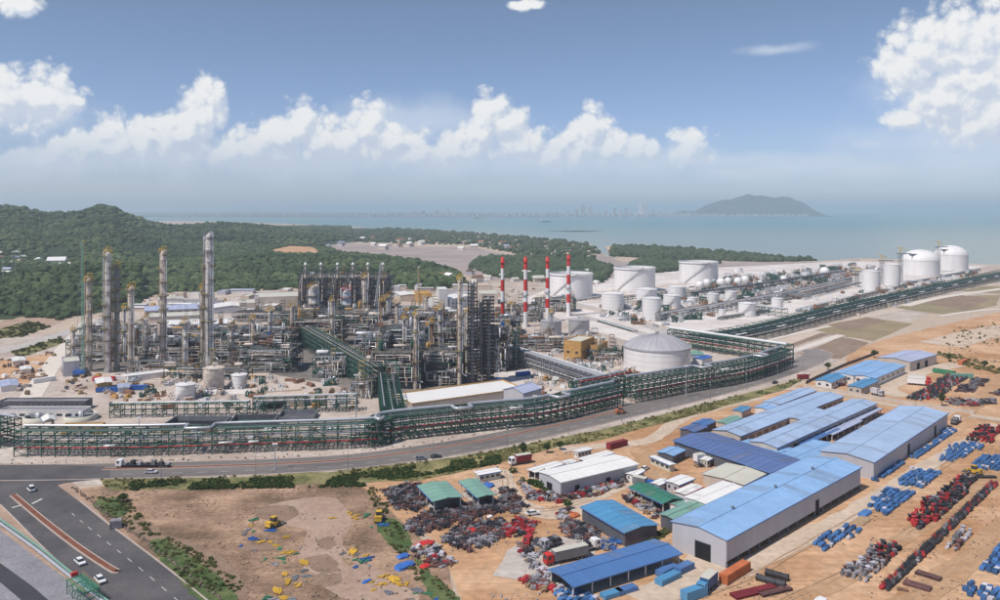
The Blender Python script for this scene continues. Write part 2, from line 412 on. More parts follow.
def water_material():
    m = bpy.data.materials.new('sea_water')
    m.use_nodes = True
    nt = m.node_tree
    b = nt.nodes['Principled BSDF']
    b.inputs['Roughness'].default_value = 0.28
    b.inputs['Specular IOR Level'].default_value = 0.4
    N, L = nt.nodes.new, nt.links.new
    geo = N('ShaderNodeNewGeometry')
    nz = N('ShaderNodeTexNoise'); nz.inputs['Scale'].default_value = 0.0011; nz.inputs['Detail'].default_value = 6
    vm = N('ShaderNodeVectorMath'); vm.operation = 'MULTIPLY'; vm.inputs[1].default_value = (0.45, 1.0, 1.0)
    L(geo.outputs['Position'], vm.inputs[0]); L(vm.outputs[0], nz.inputs['Vector'])
    sp = N('ShaderNodeSeparateXYZ'); L(geo.outputs['Position'], sp.inputs[0])
    # silty shallows near the shore, clearer water further out
    mr = N('ShaderNodeMapRange'); mr.interpolation_type = 'SMOOTHSTEP'
    mr.inputs['From Min'].default_value = 1700; mr.inputs['From Max'].default_value = 6000
    ad = N('ShaderNodeMath'); ad.operation = 'MULTIPLY_ADD'; ad.inputs[1].default_value = 2600.0
    L(nz.outputs['Fac'], ad.inputs[0]); L(sp.outputs['Y'], ad.inputs[2])
    sb = N('ShaderNodeMath'); sb.operation = 'SUBTRACT'; sb.inputs[1].default_value = 1300.0
    L(ad.outputs[0], sb.inputs[0]); L(sb.outputs[0], mr.inputs['Value'])
    mx = N('ShaderNodeMix'); mx.data_type = 'RGBA'
    mx.inputs['A'].default_value = (0.27, 0.32, 0.28, 1)
    mx.inputs['B'].default_value = (0.075, 0.225, 0.215, 1)
    L(mr.outputs[0], mx.inputs['Factor'])
    L(mx.outputs['Result'], b.inputs['Base Color'])
    n2 = N('ShaderNodeTexNoise'); n2.inputs['Scale'].default_value = 0.12; n2.inputs['Detail'].default_value = 4
    L(geo.outputs['Position'], n2.inputs['Vector'])
    bp = N('ShaderNodeBump'); bp.inputs['Strength'].default_value = 0.35; bp.inputs['Distance'].default_value = 1.0
    L(n2.outputs['Fac'], bp.inputs['Height']); L(bp.outputs[0], b.inputs['Normal'])
    MATS['sea_water'] = m


water_material()


for _k in ('roof_blue', 'roof_blue_pale', 'roof_navy', 'roof_teal', 'roof_shed', 'roof_green', 'roof_green_pale', 'roof_white', 'roof_beige', 'roof_lilac'):
    _c = [x for x in MATS[_k].node_tree.nodes if x.type == 'MIX'][0].inputs['A'].default_value
    mat(_k + '_worn', tuple(0.80 * _c[i] + 0.12 * (0.42, 0.36, 0.31)[i] for i in range(3)), 0.6, var=0.14, scale=0.25, rnd=0.08, fine=0.08)


class MB:
    """collects shapes in plain lists and links them as one mesh"""
    def __init__(s):
        s.v, s.f, s.smooth = [], [], []

    def add(s, v, f, smooth=False):
        o = len(s.v)
        s.v += [tuple(p) for p in v]
        s.f += [tuple(i + o for i in q) for q in f]
        s.smooth += [smooth] * len(f)

    def box(s, c, size, yaw=0.0):
        hx, hy, hz = size[0] / 2, size[1] / 2, size[2] / 2
        ca, sa = math.cos(yaw), math.sin(yaw)
        v = []
        for z in (-hz, hz):
            for x, y in ((-hx, -hy), (hx, -hy), (hx, hy), (-hx, hy)):
                v.append((c[0] + x * ca - y * sa, c[1] + x * sa + y * ca, c[2] + z))
        s.add(v, [(3, 2, 1, 0), (4, 5, 6, 7), (0, 1, 5, 4), (1, 2, 6, 5), (2, 3, 7, 6), (3, 0, 4, 7)])

    def b2(s, x0, x1, y0, y1, z0, z1):
        s.box(((x0 + x1) / 2, (y0 + y1) / 2, (z0 + z1) / 2), (abs(x1 - x0), abs(y1 - y0), abs(z1 - z0)))

    def bar(s, p, q, w, h=None):
        p, q = Vector(p), Vector(q)
        h = h or w
        d = q - p
        if d.length < 1e-6:
            return
        d.normalize()
        up = Vector((0, 0, 1)) if abs(d.z) < 0.95 else Vector((1, 0, 0))
        a = d.cross(up).normalized() * (w / 2)
        b = a.cross(d).normalized() * (h / 2)
        v = [p - a - b, p + a - b, p + a + b, p - a + b, q - a - b, q + a - b, q + a + b, q - a + b]
        s.add(v, [(3, 2, 1, 0), (4, 5, 6, 7), (0, 1, 5, 4), (1, 2, 6, 5), (2, 3, 7, 6), (3, 0, 4, 7)])

    def tube(s, pts, r, n=6, cap=True):
        pts = [Vector(p) for p in pts]
        m = len(pts)
        rings = []
        ref = None
        for i, p in enumerate(pts):
            if i == 0:
                t = pts[1] - p
            elif i == m - 1:
                t = p - pts[i - 1]
            else:
                t = (p - pts[i - 1]).normalized() + (pts[i + 1] - p).normalized()
            t = t.normalized() if t.length > 1e-6 else Vector((0, 0, 1))
            k = 1.0
            if 0 < i < m - 1:
                c = max(0.5, t.dot((pts[i + 1] - p).normalized()))
                k = 1 / c
            if ref is None:
                ref = Vector((0, 0, 1)) if abs(t.z) < 0.9 else Vector((1, 0, 0))
            a = ref - t * ref.dot(t)
            if a.length < 1e-3:
                a = Vector((1, 0, 0)) - t * t.x
            a.normalize(); ref = a
            b = t.cross(a)
            rr = r[i] if isinstance(r, (list, tuple)) else r
            rings.append([p + (a * math.cos(2 * math.pi * j / n) + b * math.sin(2 * math.pi * j / n)) * rr * (k if False else 1) for j in range(n)])
        v = [q for ring in rings for q in ring]
        f = []
        for i in range(m - 1):
            for j in range(n):
                k2 = (j + 1) % n
                f.append((i * n + j, i * n + k2, (i + 1) * n + k2, (i + 1) * n + j))
        s.add(v, f, True)
        if cap:
            s.add(rings[0], [tuple(range(n - 1, -1, -1))])
            s.add(rings[-1], [tuple(range(n))])

    def lathe(s, prof, n=24, c=(0, 0, 0), a0=0.0, a1=2 * math.pi, smooth=True, sharp=False):
        if sharp:                            # every segment of the profile keeps its own edge
            for p, q in zip(prof[:-1], prof[1:]):
                s.lathe([p, q], n, c, a0, a1, smooth)
            return
        full = abs(a1 - a0 - 2 * math.pi) < 1e-6
        k = n if full else n + 1
        v = []
        for r, z in prof:
            for j in range(k):
                a = a0 + (a1 - a0) * j / n
                v.append((c[0] + r * math.cos(a), c[1] + r * math.sin(a), c[2] + z))
        f = []
        for i in range(len(prof) - 1):
            for j in range(n):
                j2 = (j + 1) % k
                f.append((i * k + j, i * k + j2, (i + 1) * k + j2, (i + 1) * k + j))
        s.add(v, f, smooth)

    def prism(s, poly, z0, z1):
        n = len(poly)
        v = [(p[0], p[1], z0) for p in poly] + [(p[0], p[1], z1) for p in poly]
        f = [tuple(range(n - 1, -1, -1)), tuple(range(n, 2 * n))]
        f += [(i, (i + 1) % n, (i + 1) % n + n, i + n) for i in range(n)]
        s.add(v, f)

    def mesh(s, name, material=None, origin=(0, 0, 0)):
        me = bpy.data.meshes.new(name)
        o = origin
        me.from_pydata([(a - o[0], b - o[1], c - o[2]) for a, b, c in s.v], [], s.f)
        me.polygons.foreach_set('use_smooth', s.smooth)
        if material:
            me.materials.append(MATS[material])
        me.update()
        return me

    def build(s, name, material, parent=None, world=False):
        """world=True: the shapes were given in world coordinates, parent stands unrotated at its location"""
        o = parent.location if (world and parent) else (0, 0, 0)
        ob = bpy.data.objects.new(name, s.mesh(name, material, o))
        COL.objects.link(ob)
        ob.parent = parent
        return ob


def obj(name, me, parent=None, loc=(0, 0, 0), rz=0.0, scale=None):
    o = bpy.data.objects.new(name, me)
    COL.objects.link(o)
    o.parent = parent
    o.location = loc
    o.rotation_euler = (0, 0, rz)
    if scale:
        o.scale = scale
    return o


def tag(o, label=None, cat=None, group=None, kind=None):
    if label:
        o['label'] = label
    if cat:
        o['category'] = cat
    if group:
        o['group'] = group
    if kind:
        o['kind'] = kind
    return o


def thing(name, label, cat, loc=(0, 0, 0), rz=0.0, group=None):
    o = bpy.data.objects.new(name, None)
    o.empty_display_size = 1
    COL.objects.link(o)
    o.location = loc
    o.rotation_euler = (0, 0, rz)
    return tag(o, label, cat, group)


def dup(root, loc, rz=0.0, label=None, group=None, scale=None, mats=None):
    r = root.copy()
    COL.objects.link(r)
    r.location = loc
    r.rotation_euler = (0, 0, rz)
    if scale:
        r.scale = scale
    if label:
        r['label'] = label
    if group:
        r['group'] = group
    for ch in KIDS.get(root.name, list(root.children)):
        c = ch.copy(); COL.objects.link(c); c.parent = r
        for g in ch.children:
            d = g.copy(); COL.objects.link(d); d.parent = c
    return r


KIDS = {}


def sheet(name, pts, z, material, parent=None, kind='structure'):
    """one flat polygon of ground, pts in world coordinates"""
    mb = MB()
    mb.add([(p[0], p[1], z) for p in pts], [tuple(range(len(pts)))])
    me = mb.mesh(name, material)
    if me.polygons[0].normal.z < 0:
        me.flip_normals()
    o = obj(name, me, parent)
    if kind and not parent:
        tag(o, kind=kind)
    return o


def rounded(pts, per=5):
    """closed Catmull-Rom outline"""
    P = [Vector(p[:2]) for p in pts]
    n = len(P)
    out = []
    for i in range(n):
        p0, p1, p2, p3 = P[i - 1], P[i], P[(i + 1) % n], P[(i + 2) % n]
        for j in range(per):
            t = j / per
            out.append(0.5 * ((2 * p1) + (p2 - p0) * t + (2 * p0 - 5 * p1 + 4 * p2 - p3) * t * t + (3 * p1 - p0 - 3 * p2 + p3) * t ** 3))
    return out


def rough_edge(pts, step, amp, seed=0):
    """subdivide a closed outline and make it uneven"""
    out = []
    n = len(pts)
    for i in range(n):
        a, b = Vector(pts[i][:2]), Vector(pts[(i + 1) % n][:2])
        k = max(1, int((b - a).length / step))
        nrm = Vector((-(b - a).y, (b - a).x)).normalized()
        for j in range(k):
            p = a.lerp(b, j / k)
            q = Vector((p.x / step * 0.5, p.y / step * 0.5, seed * 7.3))
            out.append(p + nrm * (mnoise.noise(q) * amp + mnoise.noise(q * 2.7) * amp * 0.5))
    return out


def smooth_path(pts, per=6):
    """Catmull-Rom through world points"""
    P = [Vector(p) for p in pts]
    out = []
    for i in range(len(P) - 1):
        p0 = P[max(0, i - 1)]; p1 = P[i]; p2 = P[i + 1]; p3 = P[min(len(P) - 1, i + 2)]
        for j in range(per):
            t = j / per
            out.append(0.5 * ((2 * p1) + (p2 - p0) * t + (2 * p0 - 5 * p1 + 4 * p2 - p3) * t * t + (3 * p1 - p0 - 3 * p2 + p3) * t ** 3))
    out.append(P[-1])
    return out


def resample(path, step):
    P = [Vector(p) for p in path]
    out = [P[0].copy()]
    acc = 0.0
    for a, b in zip(P[:-1], P[1:]):
        L = (b - a).length
        if L < 1e-6:
            continue
        t = step - acc
        while t <= L:
            out.append(a.lerp(b, t / L))
            t += step
        acc = (acc + L) % step if L >= 1e-9 else acc
    return out


def offset(path, d, z=None):
    P = [Vector(p) for p in path]
    out = []
    for i, p in enumerate(P):
        t = (P[min(i + 1, len(P) - 1)] - P[max(0, i - 1)])
        n = Vector((-t.y, t.x, 0)).normalized()
        q = p + n * d
        if z is not None:
            q.z = z
        out.append(q)
    return out


def strip(name, path, width, z, material, parent=None, kind='structure', thick=0.0):
    a, b = offset(path, width / 2, z), offset(path, -width / 2, z)
    n = len(a)
    mb = MB()
    v = [tuple(p) for p in a] + [tuple(p) for p in b]
    mb.add(v, [(i, n + i, n + i + 1, i + 1) for i in range(n - 1)])
    if thick:
        va = [(p.x, p.y, z - thick) for p in a]; vb = [(p.x, p.y, z - thick) for p in b]
        mb.add([tuple(p) for p in a] + va, [(i + 1, i, n + i, n + i + 1)[::-1] for i in range(n - 1)])
        mb.add([tuple(p) for p in b] + vb, [(i, i + 1, n + i + 1, n + i)[::-1] for i in range(n - 1)])
        mb.add([tuple(a[0]), tuple(b[0]), vb[0], va[0]], [(0, 1, 2, 3)])
        mb.add([tuple(a[-1]), tuple(b[-1]), vb[-1], va[-1]], [(3, 2, 1, 0)])
    o = mb.build(name, material, parent)
    if kind and not parent:
        tag(o, kind=kind)
    return o


def point_in(poly, x, y):
    c = False
    n = len(poly)
    j = n - 1
    for i in range(n):
        xi, yi, xj, yj = poly[i][0], poly[i][1], poly[j][0], poly[j][1]
        if (yi > y) != (yj > y) and x < (xj - xi) * (y - yi) / (yj - yi + 1e-12) + xi:
            c = not c
        j = i
    return c


def in_np(poly, X, Y):
    c = np.zeros(X.shape, bool)
    n = len(poly)
    j = n - 1
    for i in range(n):
        xi, yi, xj, yj = poly[i][0], poly[i][1], poly[j][0], poly[j][1]
        c ^= ((yi > Y) != (yj > Y)) & (X < (xj - xi) * (Y - yi) / (yj - yi + 1e-12) + xi)
        j = i
    return c


def numpy_mesh(name, V, T, material, smooth=False):
    me = bpy.data.meshes.new(name)
    nv, nt_ = len(V), len(T)
    me.vertices.add(nv)
    me.vertices.foreach_set('co', np.ascontiguousarray(V, np.float32).ravel())
    me.loops.add(nt_ * 3)
    me.loops.foreach_set('vertex_index', np.ascontiguousarray(T, np.int32).ravel())
    me.polygons.add(nt_)
    me.polygons.foreach_set('loop_start', np.arange(0, nt_ * 3, 3, dtype=np.int32))
    me.polygons.foreach_set('loop_total', np.full(nt_, 3, np.int32))
    me.polygons.foreach_set('use_smooth', np.full(nt_, smooth, bool))
    me.materials.append(MATS[material])
    me.update(calc_edges=True)
    return me


def scatter_mesh(name, templates, P, S, material, squash=(0.7, 1.0), kind='stuff'):
    """many template clumps joined into one mesh: P (n,3) places, S (n,) sizes"""
    Vs, Ts, off = [], [], 0
    n = len(P)
    pick = rng.integers(0, len(templates), n)
    ang = rng.uniform(0, 2 * math.pi, n)
    sq = rng.uniform(squash[0], squash[1], n)
    for k, (tv, tt) in enumerate(templates):
        idx = np.nonzero(pick == k)[0]
        if len(idx) == 0:
            continue
        ca, sa = np.cos(ang[idx])[:, None], np.sin(ang[idx])[:, None]
        x = (tv[None, :, 0] * ca - tv[None, :, 1] * sa) * S[idx][:, None]
        y = (tv[None, :, 0] * sa + tv[None, :, 1] * ca) * S[idx][:, None]
        z = tv[None, :, 2] * (S[idx] * sq[idx])[:, None]
        V = np.stack([x + P[idx, 0:1], y + P[idx, 1:2], z + P[idx, 2:3]], -1).reshape(-1, 3)
        T = (tt[None] + (np.arange(len(idx)) * len(tv))[:, None, None]).reshape(-1, 3) + off
        off += len(V)
        Vs.append(V); Ts.append(T)
    o = obj(name, numpy_mesh(name, np.concatenate(Vs), np.concatenate(Ts), material))
    return tag(o, kind=kind)


def ico(sub):
    import bmesh
    bm = bmesh.new()
    bmesh.ops.create_icosphere(bm, subdivisions=sub, radius=1.0)
    v = np.array([p.co[:] for p in bm.verts]); t = np.array([[q.index for q in f.verts] for f in bm.faces])
    bm.free()
    return v, t


def clump_templates(sub, k, rough=0.3, base=0.45):
    """lumpy crowns sitting on z=0, radius about 1"""
    out = []
    v, t = ico(sub)
    for i in range(k):
        d = np.array([1 + rough * (mnoise.noise(Vector(p) * 1.6 + Vector((i * 9.1, 0, 0))) + 0.8 * mnoise.noise(Vector(p) * 3.7 + Vector((0, i * 5.3, 0)))) for p in v])
        q = v * d[:, None]
        q[:, 2] = q[:, 2] + base
        out.append((q, t))
    return out


def leaf_templates(k, n=34, size=0.30, flat=0.75):
    """loose crowns of small leaf clumps (crossed triangles) through a ball"""
    out = []
    for i in range(k):
        V, T = [], []
        for j in range(n):
            d = rng.normal(size=3); d /= np.linalg.norm(d)
            r = rng.uniform(0.35, 1.0) ** 0.6 * (0.8 + 0.3 * rng.random())
            c = d * r * np.array([1, 1, flat]); c[2] += flat * 0.75
            for m in range(2):
                a = rng.normal(size=3); a /= np.linalg.norm(a)
                b = np.cross(a, rng.normal(size=3)); b /= np.linalg.norm(b)
                s = size * rng.uniform(0.7, 1.4)
                o = len(V)
                V += [c + a * s, c - a * s * 0.6 + b * s, c - a * s * 0.6 - b * s * 0.8]
                T.append((o, o + 1, o + 2))
        out.append((np.array(V), np.array(T)))
    return out

# ------------------------------------------------------------------ the setting
Z1, Z2, Z3, Z4, Z5, Z6 = 0.05, 0.10, 0.15, 0.20, 0.25, 0.30

# sea and land
sheet('sea', [(-46000, -4000), (46000, -4000), (46000, 45000), (-46000, 45000)], -1.2, 'sea_water')
SHORE = [(-2600, -600), (2600, -600)] + [tuple(G(x, y)[:2]) for x, y in [
    (1250, 290), (1100, 274), (1000, 266), (960, 263), (920, 260.5), (860, 258), (820, 261), (790, 258.5), (740, 254), (690, 250), (650, 246.5), (617, 244.5), (607, 247), (609, 253),
    (616, 258), (606, 257), (598, 250), (590, 244), (560, 240.5), (520, 236), (470, 232.5), (420, 229.5), (385, 228.2), (372, 229.5), (357, 232.2), (353, 231.2), (366, 228), (340, 226), (300, 224.5), (240, 222), (180, 221), (120, 221), (60, 221), (-60, 221)]] + [(-6000, 6000), (-6000, 900)]
sheet('ground', rough_edge(SHORE, 120, 16, 1), 0.0, 'sand_base')
# the far shore with the city, and the low land along the horizon
FARSHORE = [tuple(G(x, y)[:2]) for x, y in [(-300, 215.6), (60, 216.2), (160, 217.0), (260, 217.2), (420, 217.4), (560, 217.2), (680, 216.8), (720, 216.2), (812, 216.3), (816, 215.2)]] + [(6500, 17500), (-14000, 20500)]
sheet('far_shore', rough_edge(FARSHORE, 400, 70, 2), 0.6, 'mangrove')
sheet('sand_bar', rough_edge([tuple(G(x, y)[:2]) for x, y in [(545, 231), (580, 230.4), (606, 231), (580, 231.8)]], 150, 10, 3), -1.0, 'forest_floor')

# ground sheets of the site
PLANT = [(-160, 470), (-160, 352), (0, 338), (60, 333), (140, 300), (260, 291), (420, 287), (500, 284), (560, 282), (690, 268), (860, 260), (1010, 265), (1090, 276), (1000, 288), (830, 352), (790, 372), (700, 394), (500, 440), (330, 462), (100, 466)]
sheet('plant_ground', rough_edge(W(PLANT), 40, 3, 4), Z1, 'plant_soil')
TANKF = [(520, 300), (560, 284), (690, 269), (850, 261), (985, 266), (900, 292), (780, 325), (690, 333), (640, 345), (560, 320)]
sheet('tank_farm_paving', rough_edge(W(TANKF), 40, 4, 5), Z2, 'tank_paving')
YARD = [(470, 620), (440, 545), (360, 490), (380, 476), (480, 468), (520, 455), (600, 440), (700, 412), (790, 388), (840, 372), (850, 350), (900, 335), (1000, 312), (1130, 320), (1130, 640), (700, 640)]
sheet('yard_ground', rough_edge(W(YARD), 12, 1.6, 6), Z1, 'yard_sand')
FIELD = [(75, 490), (130, 483), (330, 479), (366, 489), (445, 560), (470, 640), (200, 640), (150, 570), (105, 520)]
sheet('field_ground', rough_edge(W(FIELD), 6, 1.2, 7), Z1 + 0.03, 'field_soil')
sheet('field_track', rough_edge(rounded(W([(270, 505), (330, 497), (352, 520), (342, 545), (385, 575), (420, 600), (370, 606), (330, 590), (300, 560), (305, 530), (262, 522)])), 1.5, 1.0, 8), Z2, 'field_pale')
for k, q in enumerate([[(262, 507), (292, 506), (298, 516), (275, 522), (258, 516)], [(318, 541), (330, 537), (336, 545), (328, 549), (320, 547)], [(306, 558), (330, 556), (338, 570), (318, 572), (308, 566)],
                       [(300, 577), (336, 574), (340, 583), (312, 586)], [(150, 535), (185, 540), (225, 560), (248, 590), (240, 600), (205, 575), (165, 548)], [(125, 520), (150, 522), (165, 540), (140, 538)], [(240, 546), (276, 544), (275, 550), (244, 551)]]):
    sheet('damp_patch', rough_edge(rounded(W(q)), 0.8, 0.8, 20 + k), Z3 + 0.004 * k, 'puddle_soil')
# green patches of the field
for k, q in enumerate([[(92, 503), (118, 498), (128, 512), (112, 517)], [(150, 546), (166, 540), (190, 556), (222, 580), (246, 612), (212, 612), (182, 584)],
                       [(375, 520), (400, 522), (412, 548), (392, 548)], [(415, 560), (432, 575), (470, 612), (440, 612)]]):
    sheet('grass_patch', rough_edge(rounded(W(q)), 1.2, 0.9, 40 + k), Z3 + 0.04 + 0.004 * k, 'grass_green')
# mud flats by the bay and other bare ground
sheet('mud_flat', rough_edge(W([(310, 244), (350, 243), (400, 247), (470, 247), (545, 262), (575, 275), (560, 283), (480, 281), (450, 270), (420, 262), (350, 254), (318, 249)]), 60, 14, 9), Z1 + 0.02, 'mud_flat')
sheet('mud_flat', rough_edge(W([(355, 230), (372, 229.6), (395, 236), (372, 239), (345, 240)]), 90, 20, 10), Z1 + 0.02, 'mud_flat')
sheet('mud_flat', rough_edge(W([(596, 252), (622, 262), (690, 262), (760, 262), (830, 262), (860, 259), (860, 264), (690, 272), (600, 284), (570, 280)]), 60, 10, 11), Z1 + 0.02, 'mud_flat')
CLEARING = [(270, 251), (290, 247), (312, 248), (322, 254), (300, 256.5), (278, 255)]

# vacant plots to the right of the site, with pale tracks between
for k, (q, m) in enumerate([
        ([(778, 340), (806, 332), (832, 334), (795, 346)], 'plot_brown'), ([(800, 354), (842, 337), (870, 343), (841, 359), (815, 358)], 'plot_brown'),
        ([(809, 329), (866, 317), (914, 324), (874, 341), (836, 335)], 'plot_olive'), ([(826, 325), (868, 318), (890, 321), (850, 331)], 'plot_brown'),
        ([(895, 308), (935, 297), (1000, 295), (996, 306), (950, 315)], 'plot_olive'), ([(923, 303), (959, 295), (991, 299), (966, 311)], 'plot_brown'), ([(960, 291), (985, 286), (1030, 286), (1005, 294)], 'plot_olive'),
        ([(1000, 284), (1050, 275), (1080, 283), (1030, 293)], 'plot_brown')]):
    sheet('vacant_plot', rough_edge(W(q), 14, 2.0, 60 + k), Z2 + 0.004 * k, m)
strip('site_track', smooth_path(W([(769, 340), (809, 330.5), (830, 326)]), 4), 5, Z3, 'track_pale')
strip('site_track', smooth_path(W([(790, 352), (815, 344), (841, 335)]), 4), 7, Z3 + 0.01, 'track_pale')
strip('site_track', smooth_path(W([(940, 316), (985, 310), (1030, 309)]), 4), 6, Z3 + 0.02, 'track_pale')
strip('site_track', smooth_path(W([(905, 306), (950, 296), (1040, 284)]), 4), 10, Z3 + 0.03, 'track_pale')

# main road along the plant, running on beside the far pipe rack
ROAD_C = smooth_path(W([(-160, 473), (-60, 473), (40, 472.5), (120, 471), (200, 469), (330, 463.5), (420, 453), (500, 439.5), (600, 417.5), (700, 394), (770, 375), (806, 362), (818, 354), (808, 349.5)]), 8)
strip('shoulder', ROAD_C, 30, Z1 + 0.012, 'plant_soil')
strip('road', ROAD_C[:84], 17.5, Z2 + 0.02, 'asphalt')
strip('road', ROAD_C[60:], 17.0, Z2 + 0.012, 'asphalt_dusty')
ROAD_F = smooth_path(W([(730, 357), (770, 347), (826, 328), (880, 313), (930, 303), (1000, 286.5), (1090, 270)]), 6)
strip('road', ROAD_F, 13, Z2 + 0.004, 'concrete_warm')
MED = [p for p in ROAD_C if p.x > G(95, 471).x and p.x < G(628, 411).x]
MEDP = offset(MED, 2.4)
strip('road_median', MEDP, 1.6, 0.36, 'median_soil', thick=0.25)
strip('kerb', offset(MEDP, 1.02), 0.4, 0.33, 'kerb_stone', thick=0.25)
strip('kerb', offset(MEDP, -1.02), 0.4, 0.33, 'kerb_stone', thick=0.25)
strip('kerb', offset(ROAD_C, -9.2), 0.5, 0.3, 'kerb_stone', thick=0.25)
strip('kerb', offset(ROAD_C[6:], 9.2), 0.5, 0.3, 'kerb_stone', thick=0.25)
for seg, off in ((resample([p for p in ROAD_C if p.y < 480], 9.0), -4.0),):
    mb = MB()
    P = offset(seg, off, Z2 + 0.03)
    for a, b in zip(P[:-1], P[1:]):
        m_ = a.lerp(b, 0.45)
        t = (b - a).normalized(); n = Vector((-t.y, t.x, 0)) * 0.09
        mb.add([a + n, a - n, m_ - n, m_ + n], [(0, 1, 2, 3)])
    tag(mb.build('lane_marking', 'road_paint'), kind='structure')

# side road with the long planted island, bottom left
SIDE_C = smooth_path(W([(-20, 473), (14, 484), (40, 503), (75, 534), (118, 570), (158, 606), (215, 660)]), 8)
strip('shoulder', SIDE_C, 29, Z1 + 0.018, 'field_pale')
strip('road', SIDE_C, 19.5, Z2 + 0.028, 'asphalt_side')
sheet('junction', W([(-160, 461), (60, 465), (110, 467), (110, 478), (66, 483), (46, 488), (10, 500), (-30, 486), (-160, 484)], 0), Z2 + 0.036, 'asphalt_side')
ISL = smooth_path(W([(13, 495.5), (46, 523), (80, 549), (112, 570), (118, 571.5)]), 6)
strip('traffic_island', ISL, 1.5, 0.42, 'median_soil', thick=0.3)
strip('kerb', offset(ISL, 0.95), 0.42, 0.36, 'kerb_stone', thick=0.25)
strip('kerb', offset(ISL, -0.95), 0.42, 0.36, 'kerb_stone', thick=0.25)
strip('kerb', offset(SIDE_C[18:], 10.0), 0.45, 0.3, 'kerb_stone', thick=0.25)
strip('kerb', offset(SIDE_C[14:], -10.0), 0.45, 0.3, 'kerb_stone', thick=0.25)
for a, b, w_ in (((12, 508), (26, 504), 0.8), ((32, 504), (42, 499), 0.8)):
    strip('stop_line', W([a, b]), w_, Z2 + 0.05, 'road_paint')
mb = MB()
for off in (4.6,):
    P = offset(resample(SIDE_C[20:], 8.0), off, Z2 + 0.048)
    for a, b in zip(P[:-1], P[1:]):
        m_ = a.lerp(b, 0.4)
        t = (b - a).normalized(); n = Vector((-t.y, t.x, 0)) * 0.09
        mb.add([a + n, a - n, m_ - n, m_ + n], [(0, 1, 2, 3)])
tag(mb.build('lane_marking', 'road_paint'), kind='structure')
# beside it: sandy verge, grey strip, dark service road and a concrete slab
sheet('verge', rough_edge(W([(-40, 485), (0, 498), (30, 520), (72, 556), (82, 566), (62, 574), (20, 545), (-40, 505)]), 4, 0.5, 12), Z1 + 0.026, 'field_pale')
sheet('gravel_strip', W([(-60, 505), (0, 530), (40, 560), (110, 610), (120, 640), (60, 640), (50, 610), (0, 562), (-60, 520)]), Z1 + 0.03, 'gravel_grey')
sheet('service_road', W([(-60, 530), (0, 563), (32, 586), (55, 606), (90, 645), (30, 645), (-10, 578), (-60, 545)]), Z1 + 0.04, 'asphalt_dark')
sheet('concrete_slab', W([(-60, 548), (-4, 579), (28, 606), (40, 645), (-60, 645)]), Z2, 'gravel_grey')

# site roads inside the plant
for k, (pts, w_, m) in enumerate([
        ([(30, 398), (50, 368), (68, 344), (90, 320)], 11, 'track_pale'), ([(100, 376), (170, 378), (270, 374)], 9, 'concrete_warm'), ([(520, 375), (600, 362), (640, 352)], 22, 'tank_paving'),
        ([(566, 302), (620, 316), (690, 340)], 16, 'concrete'), ([(555, 309), (610, 324), (650, 336)], 10, 'concrete'), ([(500, 372), (540, 392), (600, 396)], 16, 'tank_paving'),
        ([(-60, 362), (0, 352), (60, 335), (110, 318)], 14, 'concrete'), ([(130, 304), (250, 295), (420, 292), (560, 287)], 14, 'concrete_warm'), ([(600, 292), (700, 283), (800, 272)], 12, 'concrete_warm'),
        ([(165, 394), (250, 392), (330, 398)], 12, 'tank_paving'), ([(250, 392), (300, 390)], 20, 'concrete_warm')]):
    strip('site_road', smooth_path(W(pts), 5), w_, Z3 + 0.02 + 0.004 * k, m)
sheet('unit_paving', rough_edge(W([(64, 372), (70, 350), (120, 345), (255, 338), (290, 318), (300, 312), (460, 310), (520, 318), (530, 350), (512, 376), (470, 392), (385, 396), (330, 384), (258, 372), (150, 373)]), 12, 2.0, 71), Z2 + 0.06, 'unit_paving')
sheet('bare_earth', rough_edge(W([(-10, 385), (-10, 362), (60, 352), (90, 340), (70, 352), (36, 388)]), 6, 2, 14), Z2 + 0.04, 'yard_sand')
sheet('bare_earth', rough_edge(W([(0, 322), (30, 312), (70, 318), (40, 330), (0, 336)]), 10, 3, 15), Z2 + 0.05, 'field_pale')
sheet('grass_patch', rough_edge(W([(0, 329), (28, 321), (50, 326), (20, 337), (-20, 340)]), 10, 3, 16), Z3 + 0.06, 'verge_grass')
sheet('grass_patch', rough_edge(W([(10, 352), (60, 338), (66, 342), (20, 358)]), 8, 2, 17), Z3 + 0.07, 'verge_grass')

# ---- verge between road and yard: grassy bank
BANK_UP = [(100, 480), (240, 477), (330, 472), (420, 462), (500, 450), (600, 430), (700, 405), (780, 385), (812, 374)]
BANK_LO = [(800, 382), (780, 391), (700, 414), (640, 429), (600, 440), (560, 446), (520, 458), (470, 470), (420, 480), (330, 484), (240, 488), (110, 491)]
BANK = W(BANK_UP + BANK_LO)
sheet('verge', rough_edge(BANK, 6, 1.2, 18), Z2 + 0.06, 'verge_grass')

# ---- hills on the left
RIDGE_PX = [-250, -100, 0, 20, 45, 75, 100, 112, 125, 150, 175, 200, 230, 260, 300, 350, 420, 520]
RIDGE_Z = [90, 92, 98, 94, 80, 92, 110, 104, 84, 50, 38, 34, 32, 30, 16, 5, 0, 0]
FOOT_D = [900, 950, 1050, 1080, 1120, 1150, 1150, 1180, 1220, 1350, 1500, 1600, 1700, 1800, 2000, 2200, 2400, 2400]


